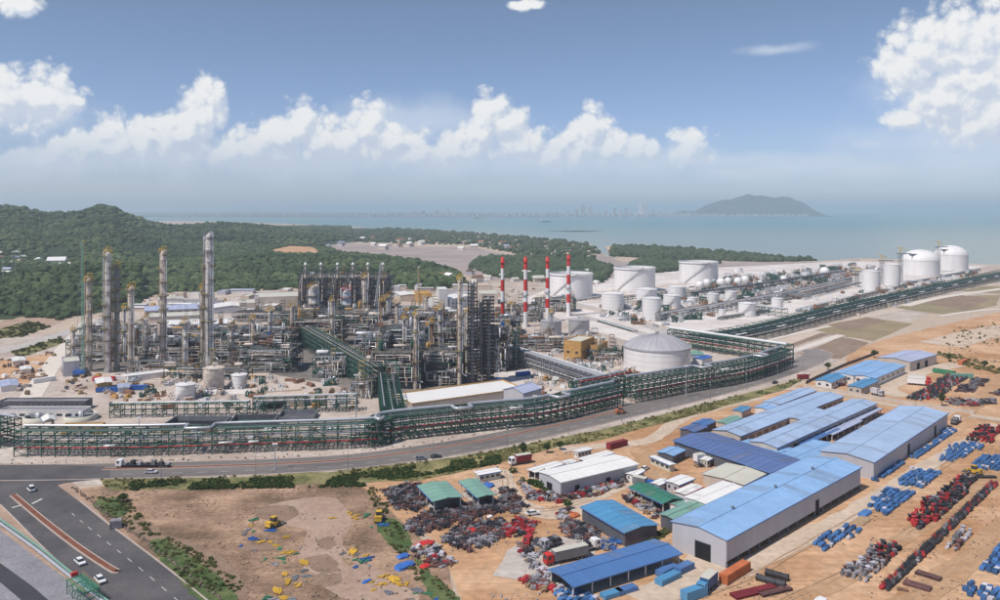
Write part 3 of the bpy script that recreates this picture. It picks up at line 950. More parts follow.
def terrain(x, y):
    px = 500 + 785 * x / y
    rz = np.interp(px, RIDGE_PX, RIDGE_Z)
    d0 = np.interp(px, RIDGE_PX, FOOT_D)
    pk = np.interp(px, [0, 150, 250, 350], [2350, 2450, 2900, 3100])
    t = np.clip((y - d0) / (pk - d0), 0, 1)
    up = t * t * (3 - 2 * t)
    dn = np.clip((y - pk) / 1400, 0, 1)
    z = rz * up * (1 - dn * dn * (3 - 2 * dn))
    z = z + 30 * np.exp(-(((x + 560) / 150) ** 2 + ((y - 1000) / 150) ** 2)) * (px < 140)
    z = z + 12 * np.exp(-(((x + 420) / 160) ** 2 + ((y - 1400) / 200) ** 2))
    w = np.clip(z / 30, 0, 1)
    z = z + w * (7 * np.sin(x / 130 + y / 310) + 5 * np.sin(x / 71 - y / 160 + 1.3) + 3 * np.sin(y / 63 + x / 200))
    return np.maximum(z, 0)


gx = np.linspace(-0.98, 0.05, 110)
gy = np.concatenate([np.linspace(700, 2000, 70), np.linspace(2040, 4400, 60)])
A_, Y_ = np.meshgrid(gx, gy)
X_ = A_ * Y_
Zt = terrain(X_, Y_)
Zt = np.where(Zt < 0.4, -2.0, Zt)
V = np.stack([X_, Y_, Zt], -1).reshape(-1, 3)
ny, nx = X_.shape
ii = (np.arange(ny - 1)[:, None] * nx + np.arange(nx - 1)[None]).ravel()
T = np.concatenate([np.stack([ii, ii + 1, ii + nx + 1], -1), np.stack([ii, ii + nx + 1, ii + nx], -1)])
tag(obj('hill', numpy_mesh('hill', V, T, 'forest_floor', True)), kind='structure')

FOREST = W([(-150, 345), (-150, 221), (120, 221), (245, 222), (300, 225), (350, 227.5), (352, 240), (310, 244), (345, 254), (420, 262), (455, 272), (470, 287), (420, 290), (330, 288), (255, 291), (160, 293), (128, 303), (60, 320), (0, 315), (-60, 330)])
near_t = clump_templates(2, 5, 0.42)
far_t = clump_templates(1, 5, 0.35)
CLEAR_W = W(CLEARING)
HOUSES = W([(46, 259), (66, 258), (68, 264), (48, 266)])


def forest(name, poly, n, size, dmin, dmax, templ, material, clear=(), use_terrain=True):
    ys = [p[1] for p in poly]; as_ = [p[0] / p[1] for p in poly]
    y0, y1 = max(min(ys), dmin), min(max(ys), dmax)
    a0, a1 = max(min(as_), -0.72), min(max(as_), 0.72)
    # candidates drawn evenly over the ground inside the outline's bounds
    Y = np.sqrt(rng.uniform(y0 * y0, y1 * y1, n)); X = rng.uniform(a0, a1, n) * Y
    ok = in_np(poly, X, Y) & (np.abs(X / Y) < 0.72)
    for c in clear:
        ok &= ~in_np(c, X, Y)
    X, Y = X[ok], Y[ok]
    Zg = terrain(X, Y) if use_terrain else np.zeros_like(X)
    # thin a little by a slow noise so the canopy has gaps
    S = (0.5 + 1.1 * rng.random(len(X)) ** 2.2) * size
    P = np.stack([X, Y, Zg - 0.6], -1)
    return scatter_mesh(name, templ, P, S, material), len(X)


_cnt = []
for nm, dm, dM, n, s, tp in (('forest', 560, 1000, 7500, 4.4, near_t), ('forest', 1000, 2100, 34000, 5.0, far_t), ('forest', 2100, 4600, 38000, 7.6, far_t)):
    o, k = forest(nm, FOREST, n, s, dm, dM, tp, 'canopy', clear=(CLEAR_W, HOUSES))
    o['label'] = 'dense green forest covering the hills behind the plant'
    _cnt.append(k)
for q in ([(372, 229.8), (392, 228.6), (470, 233), (560, 241), (592, 245), (600, 252), (592, 260), (560, 262), (545, 260), (470, 245), (400, 244), (350, 242), (352, 236)],
          [(612, 247), (640, 247), (700, 251), (760, 256.5), (818, 261), (770, 262), (690, 260.5), (640, 258), (612, 256)],
          [(480, 259), (520, 258), (590, 262), (612, 270), (600, 283), (560, 284), (500, 278), (470, 268)], [(640, 262), (720, 263), (700, 268), (620, 277)]):
    o, k = forest('mangrove', W(q), 7000 if q[0][0] < 400 else 4500, 6.2, 500, 6000, far_t, 'mangrove', use_terrain=False)
    o['label'] = 'dark green mangrove wood spread along the bay'
    _cnt.append(k)
print('forest clumps', _cnt)
sheet('bare_earth', rough_edge(CLEAR_W, 30, 8, 19), 3.0, 'yard_sand')

# ---- the far headland and low hills behind the city
def ridge_mesh(name, prof, d, depth, material, seed):
    """a hill massif standing on the far shore: prof = [(px, height m)]"""
    xs = np.linspace(prof[0][0], prof[-1][0], 70)
    hz = np.interp(xs, [p[0] for p in prof], [p[1] for p in prof])
    rows = np.linspace(-1, 1, 24)
    V = []
    for r in rows:
        for x, h in zip(xs, hz):
            wx = (x - 500) / 785 * d
            wy = d + r * depth
            z = h * (math.cos(r * math.pi / 2)) ** 1.1
            z *= 1 + 0.22 * mnoise.noise(Vector((wx / 420, wy / 420, seed))) + 0.12 * mnoise.noise(Vector((wx / 130, wy / 130, seed)))
            V.append((wx, wy, max(z, 0) - 1))
    ny, nx = 24, 70
    ii = (np.arange(ny - 1)[:, None] * nx + np.arange(nx - 1)[None]).ravel()
    T = np.concatenate([np.stack([ii, ii + 1, ii + nx + 1], -1), np.stack([ii, ii + nx + 1, ii + nx], -1)])
    tag(obj(name, numpy_mesh(name, np.array(V), T, material, True)), kind='structure')


ridge_mesh('far_headland', [(693, 0), (699, 70), (704, 150), (712, 195), (722, 235), (735, 280), (748, 305), (760, 312), (775, 300), (788, 292), (796, 255), (802, 170), (808, 60), (811, 0)], 12600, 900, 'hill_far', 3.1)
ridge_mesh('far_hills', [(664, 0), (672, 40), (682, 95), (690, 80), (700, 60), (712, 0)], 14200, 500, 'hill_far', 5.7)
ridge_mesh('far_hills', [(-160, 30), (0, 60), (120, 40), (260, 50), (330, 30), (440, 40), (560, 20)], 21000, 900, 'hill_far', 8.7)

# ---- haze: one even body of air round everything built
hz = MB()
hz.b2(-50000, 50000, -6000, 50000, -6, 345)
hm = bpy.data.materials.new('haze_air')
hm.use_nodes = True
hn = hm.node_tree
hn.nodes.clear()
ho = hn.nodes.new('ShaderNodeOutputMaterial')
pv = hn.nodes.new('ShaderNodeVolumePrincipled')
pv.inputs['Color'].default_value = (0.76, 0.88, 1.0, 1)
pv.inputs['Density'].default_value = 0.000098
pv.inputs['Anisotropy'].default_value = 0.2
hn.links.new(pv.outputs[0], ho.inputs['Volume'])
MATS['haze_air'] = hm
tag(hz.build('haze', 'haze_air'), kind='stuff')

# ------------------------------------------------------------------ builders
def fit(corners, z):
    P = [G(x, y, z) for x, y in corners]
    c = sum(P, Vector((0, 0, 0))) / 4
    u = ((P[1] - P[0]) + (P[2] - P[3])) / 2
    v = ((P[3] - P[0]) + (P[2] - P[1])) / 2
    if u.length < v.length:
        u, v = v, u
    if u.x < 0:
        u = -u
    un = u.normalized()
    vn = Vector((-un.y, un.x, 0))
    return Vector((c.x, c.y, 0)), math.atan2(un.y, un.x), u.length, abs(v.dot(vn))


def building(name, label, cat, corners, h, roof='roof_blue', wall='wall_grey', shape='gable', slope=0.10, panel=3.2, ov=0.5, skirt=0.0, doors=(), windows=0, posts=False, group=None, fascia=None, at=None, wrows=1, roofbits=0, z0=0.0):
    if at:
        c, yaw, L, Wd = at
        c = Vector(c)
    else:
        c, yaw, L, Wd = fit(corners, h)
    L = max(L, 2.0); Wd = max(Wd, 1.6)
    t = thing(name, label, cat, (c.x, c.y, z0), yaw, group)
    rise = slope * Wd / 2 if shape == 'gable' else 0.0
    th = 0.22
    hx, hy = L / 2, Wd / 2
    if not posts:
        for s in (-1, 1):
            zb = skirt if s < 0 else 0.0
            mb = MB(); mb.b2(-hx, hx, s * hy - th / 2, s * hy + th / 2, zb, h)
            mb.build('wall', wall, t)
        for s in (-1, 1):
            mb = MB()
            x0, x1 = s * hx - th / 2, s * hx + th / 2
            y = hy - th / 2 - 0.003
            prof = [(-y, 0), (y, 0), (y, h - 0.004), (0, h + rise - 0.004), (-y, h - 0.004)]
            v = [(x0, a, b) for a, b in prof] + [(x1, a, b) for a, b in prof]
            mb.add(v, [(4, 3, 2, 1, 0), (5, 6, 7, 8, 9)] + [(i, (i + 1) % 5, (i + 1) % 5 + 5, i + 5) for i in range(5)])
            mb.build('gable_wall', wall, t)
        if skirt:
            mb = MB()
            n = int(L / 6)
            pm = MB(); pm.b2(-0.15, 0.15, -0.15, 0.15, 0, skirt + 0.1)
            me = pm.mesh('post', 'steel_grey')
            for i in range(n + 1):
                obj('post', me, t, (-hx + 0.4 + (L - 0.8) * i / n, -hy + 0.02, 0))
            mb.b2(-hx + 0.3, hx - 0.3, -hy + 3.0, hy - 0.4, 0.02, 0.06)
            mb.build('floor_slab', 'concrete', t)
    else:
        n = max(2, int(L / 5.5))
        pm = MB(); pm.b2(-0.14, 0.14, -0.14, 0.14, 0, h)
        me = pm.mesh('post', 'wall_white')
        for i in range(n + 1):
            for s in (-1, 1):
                obj('post', me, t, (-hx + 0.3 + (L - 0.6) * i / n, s * (hy - 0.3), 0))
        mb = MB(); mb.b2(-hx + 0.2, hx - 0.2, hy - 0.75, hy - 0.6, 0, h * 0.8); mb.build('back_wall', 'wall_dark', t)
        mb = MB(); mb.b2(-hx + 0.2, hx - 0.2, -hy + 0.2, hy - 0.8, 0.02, 0.10); mb.build('floor_slab', 'concrete', t)
        mb = MB()
        for i in range(n + 1):
            x = -hx + 0.3 + (L - 0.6) * i / n
            mb.b2(x - 0.08, x + 0.08, -hy + 0.2, hy - 0.8, h - 0.4, h - 0.1)
        mb.build('roof_truss', 'steel_grey', t)
    if shape == 'flat':
        mb = MB(); mb.b2(-hx + th, hx - th, -hy + th, hy - th, h - 0.25, h - 0.05)
        mb.build('roof', roof, t)
        mb = MB()
        for s in (-1, 1):
            mb.b2(-hx - 0.1, hx + 0.1, s * hy - 0.16, s * hy + 0.16, h, h + 0.55)
            mb.b2(s * hx - 0.16, s * hx + 0.16, -hy + 0.163, hy - 0.163, h, h + 0.55)
        mb.build('parapet', fascia or wall, t)
    else:
        n = max(1, round(L / panel))
        pw = (L + 2 * ov) / n
        eave = -slope * ov if shape == 'gable' else 0
        sides = (-1, 1) if shape == 'gable' else (0,)
        for s in sides:
            mb = MB()
            if s == 0:
                a, b = (-hy - ov, h - 0.02), (hy + ov, h + slope * Wd)
            else:
                a, b = (s * (hy + ov), h + eave + 0.01), (s * 0.02, h + rise + 0.01)
            g = 0.012
            for x0, x1, e in ((g, pw - g, 0.0), (0.0, 0.16, 0.075)):
                v = [(x0, a[0], a[1] + e), (x1, a[0], a[1] + e), (x1, b[0], b[1] + e), (x0, b[0], b[1] + e)]
                w = [(x, y, z - 0.10 if e == 0 else z - e - 0.02) for x, y, z in v]
                f = [(0, 1, 2, 3), (7, 6, 5, 4), (0, 4, 5, 1), (1, 5, 6, 2), (2, 6, 7, 3), (3, 7, 4, 0)]
                if s > 0:
                    f = [q[::-1] for q in f]
                mb.add(v + w, f)
            me = mb.mesh('roof_panel', roof)
            me2 = mb.mesh('roof_panel', roof + '_worn') if (roof + '_worn') in MATS else me
            rp = random.Random(label + str(s))
            for i in range(n):
                obj('roof_panel', me2 if rp.random() < 0.10 else me, t, (-hx - ov + i * pw, 0, 0))
        if shape == 'gable':
            mb = MB(); mb.b2(-hx - ov - 0.05, hx + ov + 0.05, -0.35, 0.35, h + rise + 0.02, h + rise + 0.14); mb.build('ridge_cap', roof, t)
            mb = MB()
            for s in (-1, 1):
                mb.b2(-hx - ov - 0.03, hx + ov + 0.03, s * (hy + ov + 0.09) - 0.08, s * (hy + ov + 0.09) + 0.08, h + eave - 0.3, h + eave + 0.03)
            mb.build('gutter', fascia or 'fascia_blue', t)
        for k in range(roofbits):
            mb = MB(); mb.lathe([(0.0, 0.9), (0.5, 0.8), (0.55, 0.45), (0.32, 0.4), (0.32, -0.3)], 8)
            o = mb.build('roof_vent', 'steel_grey', t)
            o.location = (-hx + L * (k + 0.7) / (roofbits + 0.4), 0, h + rise + 0.1)
    for side, pos, w, hh in doors:
        mb = MB(); fr = MB()
        e = th / 2 + 0.03
        if side[0] == 'x':
            s = 1 if side[1] == '+' else -1
            y = -hy + Wd * pos
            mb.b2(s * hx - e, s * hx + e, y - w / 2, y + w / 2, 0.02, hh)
            for a, b, c0, d in ((y - w / 2 - 0.15, y - w / 2, 0, hh), (y + w / 2, y + w / 2 + 0.15, 0, hh), (y - w / 2 - 0.15, y + w / 2 + 0.15, hh, hh + 0.2)):
                fr.b2(s * hx - e - 0.06, s * hx + e + 0.06, a, b, c0, d)
        else:
            s = 1 if side[1] == '+' else -1
            x = -hx + L * pos
            zb = skirt * 0 + 0.02
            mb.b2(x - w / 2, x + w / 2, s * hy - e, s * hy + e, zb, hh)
            for a, b, c0, d in ((x - w / 2 - 0.15, x - w / 2, 0, hh), (x + w / 2, x + w / 2 + 0.15, 0, hh), (x - w / 2 - 0.15, x + w / 2 + 0.15, hh, hh + 0.2)):
                fr.b2(a, b, s * hy - e - 0.06, s * hy + e + 0.06, c0, d)
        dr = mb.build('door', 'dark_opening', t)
        fr.build('door_frame', 'steel_grey', dr)
    if windows:
        mw = MB(); mw.b2(-L / windows * 0.3, L / windows * 0.3, -th / 2 - 0.04, th / 2 + 0.04, 0, min(1.5, h * 0.3))
        me = mw.mesh('window', 'glass_dark')
        for r_ in range(wrows):
            zz = h * (0.40 if wrows == 1 else (r_ + 0.35) / wrows)
            for s in (-1, 1):
                for i in range(windows):
                    obj('window', me, t, (-hx + L * (i + 0.5) / windows, s * hy, zz))
        mg = MB(); mg.b2(-th / 2 - 0.04, th / 2 + 0.04, -Wd * 0.08, Wd * 0.08, 0, min(1.5, h * 0.3))
        me = mg.mesh('window', 'glass_dark')
        for yy in (-0.25, 0.25):
            obj('window', me, t, (-hx, Wd * yy, h * 0.4))
    return t


def tank(label, px, base, wpx, hpx, roof='cone', shell='tank_white', roofm=None, stair=True, name='storage_tank', group=None, seg=40, cat='tank', bund=True, stair_a=None):
    d = CAM_H * FOC / (base - HY)
    for _ in range(4):
        r = wpx / 2 * d / FOC
        d = CAM_H * FOC / (base - HY) + r
    h = hpx * (d - r) / FOC
    x = (px - CX) / FOC * d
    t = thing(name, label, cat, (x, d, 0), 0, group)
    roofm = roofm or shell
    mb = MB()
    courses = max(3, int(h / 3))
    prof = [(r, 0.0), (r, h)]
    if roof == 'float':
        prof += [(r - 0.25, h + 0.01), (r - 0.25, h - 3.4)]
    mb.lathe(prof, seg, sharp=True)
    sh = mb.build('shell', shell, t)
    sm_ = MB(); sm_.lathe([(r + 0.01, -0.06), (r + 0.05, -0.04), (r + 0.05, 0.04), (r + 0.01, 0.06)], seg)
    me_ = sm_.mesh('weld_seam', 'tank_grey' if shell == 'tank_white' else shell)
    for i in range(1, courses):
        obj('weld_seam', me_, sh, (0, 0, h * i / courses))
    if roof == 'float':
        mb = MB(); mb.lathe([(r - 0.3, h - 3.2), (r - 1.2, h - 3.0), (r - 1.4, h - 3.2), (0.01, h - 3.1)], seg, sharp=True); mb.build('floating_roof', 'tank_grey', t)
        mb = MB(); mb.lathe([(r + 0.06, h - 1.4), (r + 1.2, h - 1.35), (r + 1.2, h - 1.2), (r + 0.06, h - 1.15)], seg, sharp=True); mb.build('wind_girder', shell, t)
    elif roof == 'cone':
        mb = MB(); mb.lathe([(r + 0.25, h - 0.1), (r + 0.25, h + 0.12)], seg); mb.lathe([(r + 0.25, h + 0.12), (r * 0.5, h + r * 0.10), (0.01, h + r * 0.17)], seg); mb.build('roof', roofm, t)
        mb = MB(); mb.lathe([(0.6, 0), (0.6, 0.9), (0.01, 1.1)], 8, (0, 0, h + r * 0.15)); mb.build('vent', 'steel_grey', t)
    elif roof in ('dome', 'panels'):
        rise = r * (0.36 if roof == 'panels' else 0.62)
        pr = [(r * math.cos(a) , h + rise * math.sin(a)) for a in [math.pi / 2 * i / 8 for i in range(9)]]
        if roof == 'panels':
            rs = (r * r + rise * rise) / (2 * rise)
            pr = []
            amax = math.asin(min(1, r / rs))
            for i in range(8):
                a = amax * (1 - i / 7.0)
                pr.append((max(0.05, rs * math.sin(a)), h + rise - rs + rs * math.cos(a)))
            n = 28
            pm = MB(); pm.lathe([(q + 0.0, z) for q, z in pr], 3, (0, 0, 0), 0.004, 2 * math.pi / n - 0.004)
            sm = MB(); sm.tube([(q * math.cos(0), 0, z + 0.10) for q, z in pr], 0.12, 4)
            for k in range(n):
                a = 2 * math.pi * k / n
                pnl = obj('roof_panel', PM.setdefault('dome' + label, pm.mesh('roof_panel', roofm)), t, (0, 0, 0), a)
                obj('seam', PM.setdefault('seam' + label, sm.mesh('seam', roofm)), pnl)
            mb = MB(); mb.lathe([(r + 0.5, h - 0.5), (r + 0.5, h + 0.25), (r - 0.6, h + 0.3)], seg, sharp=True); mb.build('eave_ring', 'tank_grey', t)
            mb = MB(); mb.lathe([(1.2, 0), (1.2, 1.2), (0.01, 1.6)], 12, (0, 0, h + rise - 0.2)); mb.build('vent', 'steel_grey', t)
        else:
            mb = MB(); mb.lathe([(r + 0.3, h - 0.4), (r + 0.3, h), (r, h)], seg, sharp=True); mb.lathe([(max(0.02, a), b) for a, b in pr], seg); mb.build('roof', roofm, t)
            mb = MB(); mb.b2(-r * 0.85, -r * 0.35, -r * 0.62, -r * 0.30, h + rise * 0.55, h + rise * 0.62)
            for ax in (-r * 0.8, -r * 0.4):
                for ay in (-r * 0.58, -r * 0.34):
                    mb.b2(ax - 0.25, ax + 0.25, ay - 0.25, ay + 0.25, h, h + rise * 0.56)
            mb.build('roof_platform', 'steel_grey', t)
    # rail round the top
    if r > 5:
        mb = MB()
        for zz in (0.55, 1.1):
            mb.lathe([(r + 0.28, h + zz), (r + 0.34, h + zz), (r + 0.34, h + zz + 0.06), (r + 0.28, h + zz + 0.06)], seg)
        mb.build('handrail', 'rail_yellow' if shell != 'tank_white' else 'white_pipe', t)
    if stair:
        a0 = stair_a if stair_a is not None else R(random.choice((200, 225, 285)))
        n = max(10, int(h / 0.9))
        mb, rl = MB(), MB()
        da = min(1.5, h * 1.2 / r)
        pts = []
        for i in range(n + 1):
            a = a0 + da * i / n
            z = h * i / n
            ro = r + 0.75
            mb.box((ro * math.cos(a), ro * math.sin(a), z + 0.05), (1.3, max(0.5, r * da / n * 1.1), 0.12), a)
            pts.append(((r + 1.4) * math.cos(a), (r + 1.4) * math.sin(a), z + 1.05))
        mb.build('stair', 'steel_grey', t)
        rl.tube(pts, 0.09, 4); rl.build('stair_rail', 'rail_yellow', t)
    mb = MB()
    for k in range(3):
        a = R(200 + 50 * k)
        p0 = Vector((r * math.cos(a), r * math.sin(a), 1.2)); p1 = p0 + Vector((math.cos(a), math.sin(a), 0)) * 2.4
        mb.tube([p0, p1, p1 + Vector((0, 0, -1.1))], 0.35, 6)
    mb.build('inlet_pipe', 'silver_pipe', t)
    if bund and r > 8:
        mb = MB(); mb.lathe([(r + 2.0, 0.0), (r + 2.0, 0.5), (r + 0.1, 0.55)], seg, sharp=True); mb.build('foundation', 'concrete', t)
    return t, r, h


PM = {}


def sphere_tank(label, px, base, rpx, group=None):
    d = CAM_H * FOC / (base - HY)
    r = rpx * d / FOC
    t = thing('sphere_tank', label, 'tank', ((px - CX) / FOC * (d + r), d + r, 0), 0, group)
    leg = r * 0.35
    mb = MB()
    mb.lathe([(max(0.01, r * math.sin(a)), leg + r - r * math.cos(a)) for a in [math.pi * i / 14 for i in range(15)]], 26); mb.build('shell', 'tank_white', t)
    lm = MB(); lm.tube([(0, 0, 0), (0, 0, leg + r * 0.95)], 0.35, 6); me = lm.mesh('leg', 'white_pipe')
    for k in range(8):
        obj('leg', me, t, (r * 0.98 * math.cos(k * math.pi / 4), r * 0.98 * math.sin(k * math.pi / 4), 0))
    mb = MB(); mb.b2(-r * 0.3, r * 0.3, -0.8, 0.8, leg + 2 * r - 0.1, leg + 2 * r + 0.2); mb.build('top_platform', 'steel_grey', t)
    mb = MB()
    n = 14
    for i in range(n):
        a = -math.pi / 2 + 0.9 * i / n
        mb.box(((r + 0.7) * math.cos(a), (r + 0.7) * math.sin(a), (leg + 2 * r) * (i + 0.5) / n), (1.1, r * 0.09, 0.2), a)
    mb.build('stair', 'steel_grey', t)
    return t


def column(label, px, base, top, wpx, shell='cladding', name='distillation_column', group=None, plats=None, topcol='rail_yellow', twin=0.0, scaffold=False, cat='column'):
    d = CAM_H * FOC / (base - HY)
    r = max(0.8, wpx / 2 * d / FOC)
    h = (base - top) * d / FOC
    t = thing(name, label, cat, ((px - CX) / FOC * d, d, 0), 0, group)
    mb = MB()
    mb.lathe([(r * 1.12, 0), (r * 1.12, 2.5), (r, 4.0), (r, h * 0.55), (r * 1.015, h * 0.552), (r * 1.015, h * 0.56), (r * 0.97, h * 0.565), (r * 0.97, h - r), (r * 0.75, h - r * 0.35), (r * 0.3, h - 0.06), (0.01, h)], 18)
    mb.build('shell', shell, t)
    # insulation bands
    bm_ = MB(); bm_.lathe([(r * 1.0, 0), (r * 1.035, 0.02), (r * 1.035, 0.28), (r * 1.0, 0.3)], 18)
    me = bm_.mesh('band', 'steel_grey')
    for k in range(int(h / 7)):
        obj('band', me, t, (0, 0, 5 + k * 7.0))
    n = max(plats or 3, int(h / 9))
    for k in range(n):
        z = h * (0.16 + 0.80 * k / max(1, n - 1)) if n > 1 else h * 0.9
        a0 = R(random.uniform(160, 300)); a1 = a0 + R(random.choice((100, 150, 200, 300)))
        ro = r + random.choice((1.2, 1.4, 1.8))
        mb = MB(); mb.lathe([(r + 0.02, z), (ro, z), (ro, z + 0.25), (r + 0.02, z + 0.26)], 14, (0, 0, 0), a0, a1, False)
        p = mb.build('platform', 'grating', t)
        mb = MB()
        for zz in (0.55, 1.15):
            mb.lathe([(ro, z + zz), (ro + 0.14, z + zz), (ro + 0.14, z + zz + 0.15), (ro, z + zz + 0.15)], 14, (0, 0, 0), a0, a1, False)
        for q in range(9):
            a = a0 + (a1 - a0) * q / 8
            mb.bar((ro * math.cos(a), ro * math.sin(a), z), (ro * math.cos(a), ro * math.sin(a), z + 1.2), 0.14)
        mb.build('handrail', topcol if k >= n - 2 else 'rail_yellow', p)
    # ladder, risers, overhead line
    mb = MB()
    a = R(250)
    for s in (-0.35, 0.35):
        mb.bar(((r + 0.7) * math.cos(a) + s, (r + 0.7) * math.sin(a), 0), ((r + 0.7) * math.cos(a) + s, (r + 0.7) * math.sin(a), h * 0.95), 0.09)
    for i in range(int(h / 1.2)):
        mb.bar(((r + 0.7) * math.cos(a) - 0.35, (r + 0.7) * math.sin(a), 1.2 * i), ((r + 0.7) * math.cos(a) + 0.35, (r + 0.7) * math.sin(a), 1.2 * i), 0.06)
    mb.build('ladder', 'rail_yellow', t)
    a = R(random.choice((-20, 200, 330)))
    x, y = (r + 0.8) * math.cos(a), (r + 0.8) * math.sin(a)
    mb = MB(); mb.tube([(0, 0, h - 0.3), (0, 0, h + 0.5), (x * 0.5, y * 0.5, h + 0.8), (x, y, h + 0.1), (x, y, h * 0.12), (x * 2.5, y * 2.5, h * 0.10)], max(0.28, r * 0.17), 7)
    mb.build('overhead_pipe', 'silver_pipe', t)
    for q in range(3):
        a3 = R(random.uniform(180, 360)); z0 = h * random.uniform(0.45, 0.9)
        mb = MB(); x3, y3 = (r + 0.35) * math.cos(a3), (r + 0.35) * math.sin(a3)
        mb.tube([(x3 * 0.7, y3 * 0.7, z0), (x3, y3, z0), (x3, y3, h * random.uniform(0.03, 0.3))], random.uniform(0.12, 0.26), 5)
        mb.build('riser', random.choice(('cladding_warm', 'silver_pipe', 'rust', 'steel_grey')), t)
    mb = MB()
    for q in range(8):
        a3 = 2 * math.pi * q / 8
        mb.bar(((r + 0.6) * math.cos(a3), (r + 0.6) * math.sin(a3), h - r * 0.6), ((r + 0.6) * math.cos(a3), (r + 0.6) * math.sin(a3), h + 1.6), 0.16)
    for zz in (0.6, 1.5):
        mb.lathe([(r + 0.55, h + zz), (r + 0.7, h + zz), (r + 0.7, h + zz + 0.16), (r + 0.55, h + zz + 0.16)], 10, smooth=False)
    mb.bar((-r * 0.4, 0, h), (-r * 0.4, 0, h + 3.2), 0.3); mb.bar((-r * 0.4, 0, h + 3.0), (r + 0.9, 0, h + 3.0), 0.25)
    mb.build('top_rail', 'yellow_paint' if topcol == 'rail_yellow' else topcol, t)
    a2 = a + 2.0
    x, y = (r + 0.5) * math.cos(a2), (r + 0.5) * math.sin(a2)
    mb = MB(); mb.tube([(x * 0.6, y * 0.6, h * 0.72), (x, y, h * 0.72), (x, y, h * 0.06)], max(0.2, r * 0.09), 6)
    mb.build('downcomer', 'cladding_warm', t)
    return t, r, h, d


def lattice(mb, p, q, w, n, bar=0.16):
    """square lattice mast from p to q"""
    p, q = Vector(p), Vector(q)
    d = (q - p).normalized()
    up = Vector((0, 1, 0)) if abs(d.y) < 0.9 else Vector((1, 0, 0))
    a = d.cross(up).normalized(); b = a.cross(d)
    cs = [(-1, -1), (1, -1), (1, 1), (-1, 1)]
    def pt(i, c):
        wv = w[0] + (w[1] - w[0]) * i / n if isinstance(w, tuple) else w
        return p + (q - p) * (i / n) + (a * c[0] + b * c[1]) * (wv / 2)
    for c in cs:
        mb.bar(pt(0, c), pt(n, c), bar)
    for i in range(n):
        for k in range(4):
            mb.bar(pt(i, cs[k]), pt(i + 1, cs[(k + 1) % 4]), bar * 0.7)
            mb.bar(pt(i, cs[k]), pt(i, cs[(k + 1) % 4]), bar * 0.7)


def scaffold_tower(label, px, base, top, wpx, material='scaffold_black', group=None):
    d = CAM_H * FOC / (base - HY)
    w = wpx * d / FOC
    h = (base - top) * d / FOC
    t = thing('scaffold_tower', label, 'scaffold', ((px - CX) / FOC * d, d, 0), 0, group)
    mb = MB()
    n = 3
    for i in range(n + 1):
        for j in range(n + 1):
            if i in (0, n) or j in (0, n):
                x, y = -w / 2 + w * i / n, -w / 2 + w * j / n
                mb.bar((x, y, 0), (x, y, h), 0.24)
    mb.build('standard', material, t)
    lv = int(h / 2.0)
    lm = MB()
    lm.b2(-w / 2, w / 2, -w / 2, -w / 2 + w * 0.28, 0, 0.12); lm.b2(-w / 2, w / 2, w / 2 - w * 0.28, w / 2, 0, 0.12)
    lm.b2(-w / 2, -w / 2 + w * 0.28, -w / 2 + w * 0.281, w / 2 - w * 0.281, 0, 0.12); lm.b2(w / 2 - w * 0.28, w / 2, -w / 2 + w * 0.281, w / 2 - w * 0.281, 0, 0.12)
    for s in (-1, 1):
        lm.b2(-w / 2, w / 2, s * w / 2 - 0.05, s * w / 2 + 0.05, 0.9, 1.05); lm.b2(s * w / 2 - 0.05, s * w / 2 + 0.05, -w / 2, w / 2, 0.9, 1.05)
    me = lm.mesh('deck', material)
    for k in range(lv):
        obj('deck', me, t, (0, 0, 2.0 * (k + 1)))
    mb = MB()
    for k in range(0, lv, 2):
        s = 1 if (k // 2) % 2 else -1
        mb.bar((-s * w / 2, -w / 2 - 0.1, 2.0 * k), (s * w / 2, -w / 2 - 0.1, 2.0 * (k + 2)), 0.16)
    mb.build('brace', material, t)
    mb = MB(); mb.lathe([(w * 0.2, 0), (w * 0.2, h * 0.97), (w * 0.1, h), (0.01, h + 0.2)], 12); mb.build('column_shell', 'cladding', t)
    return t


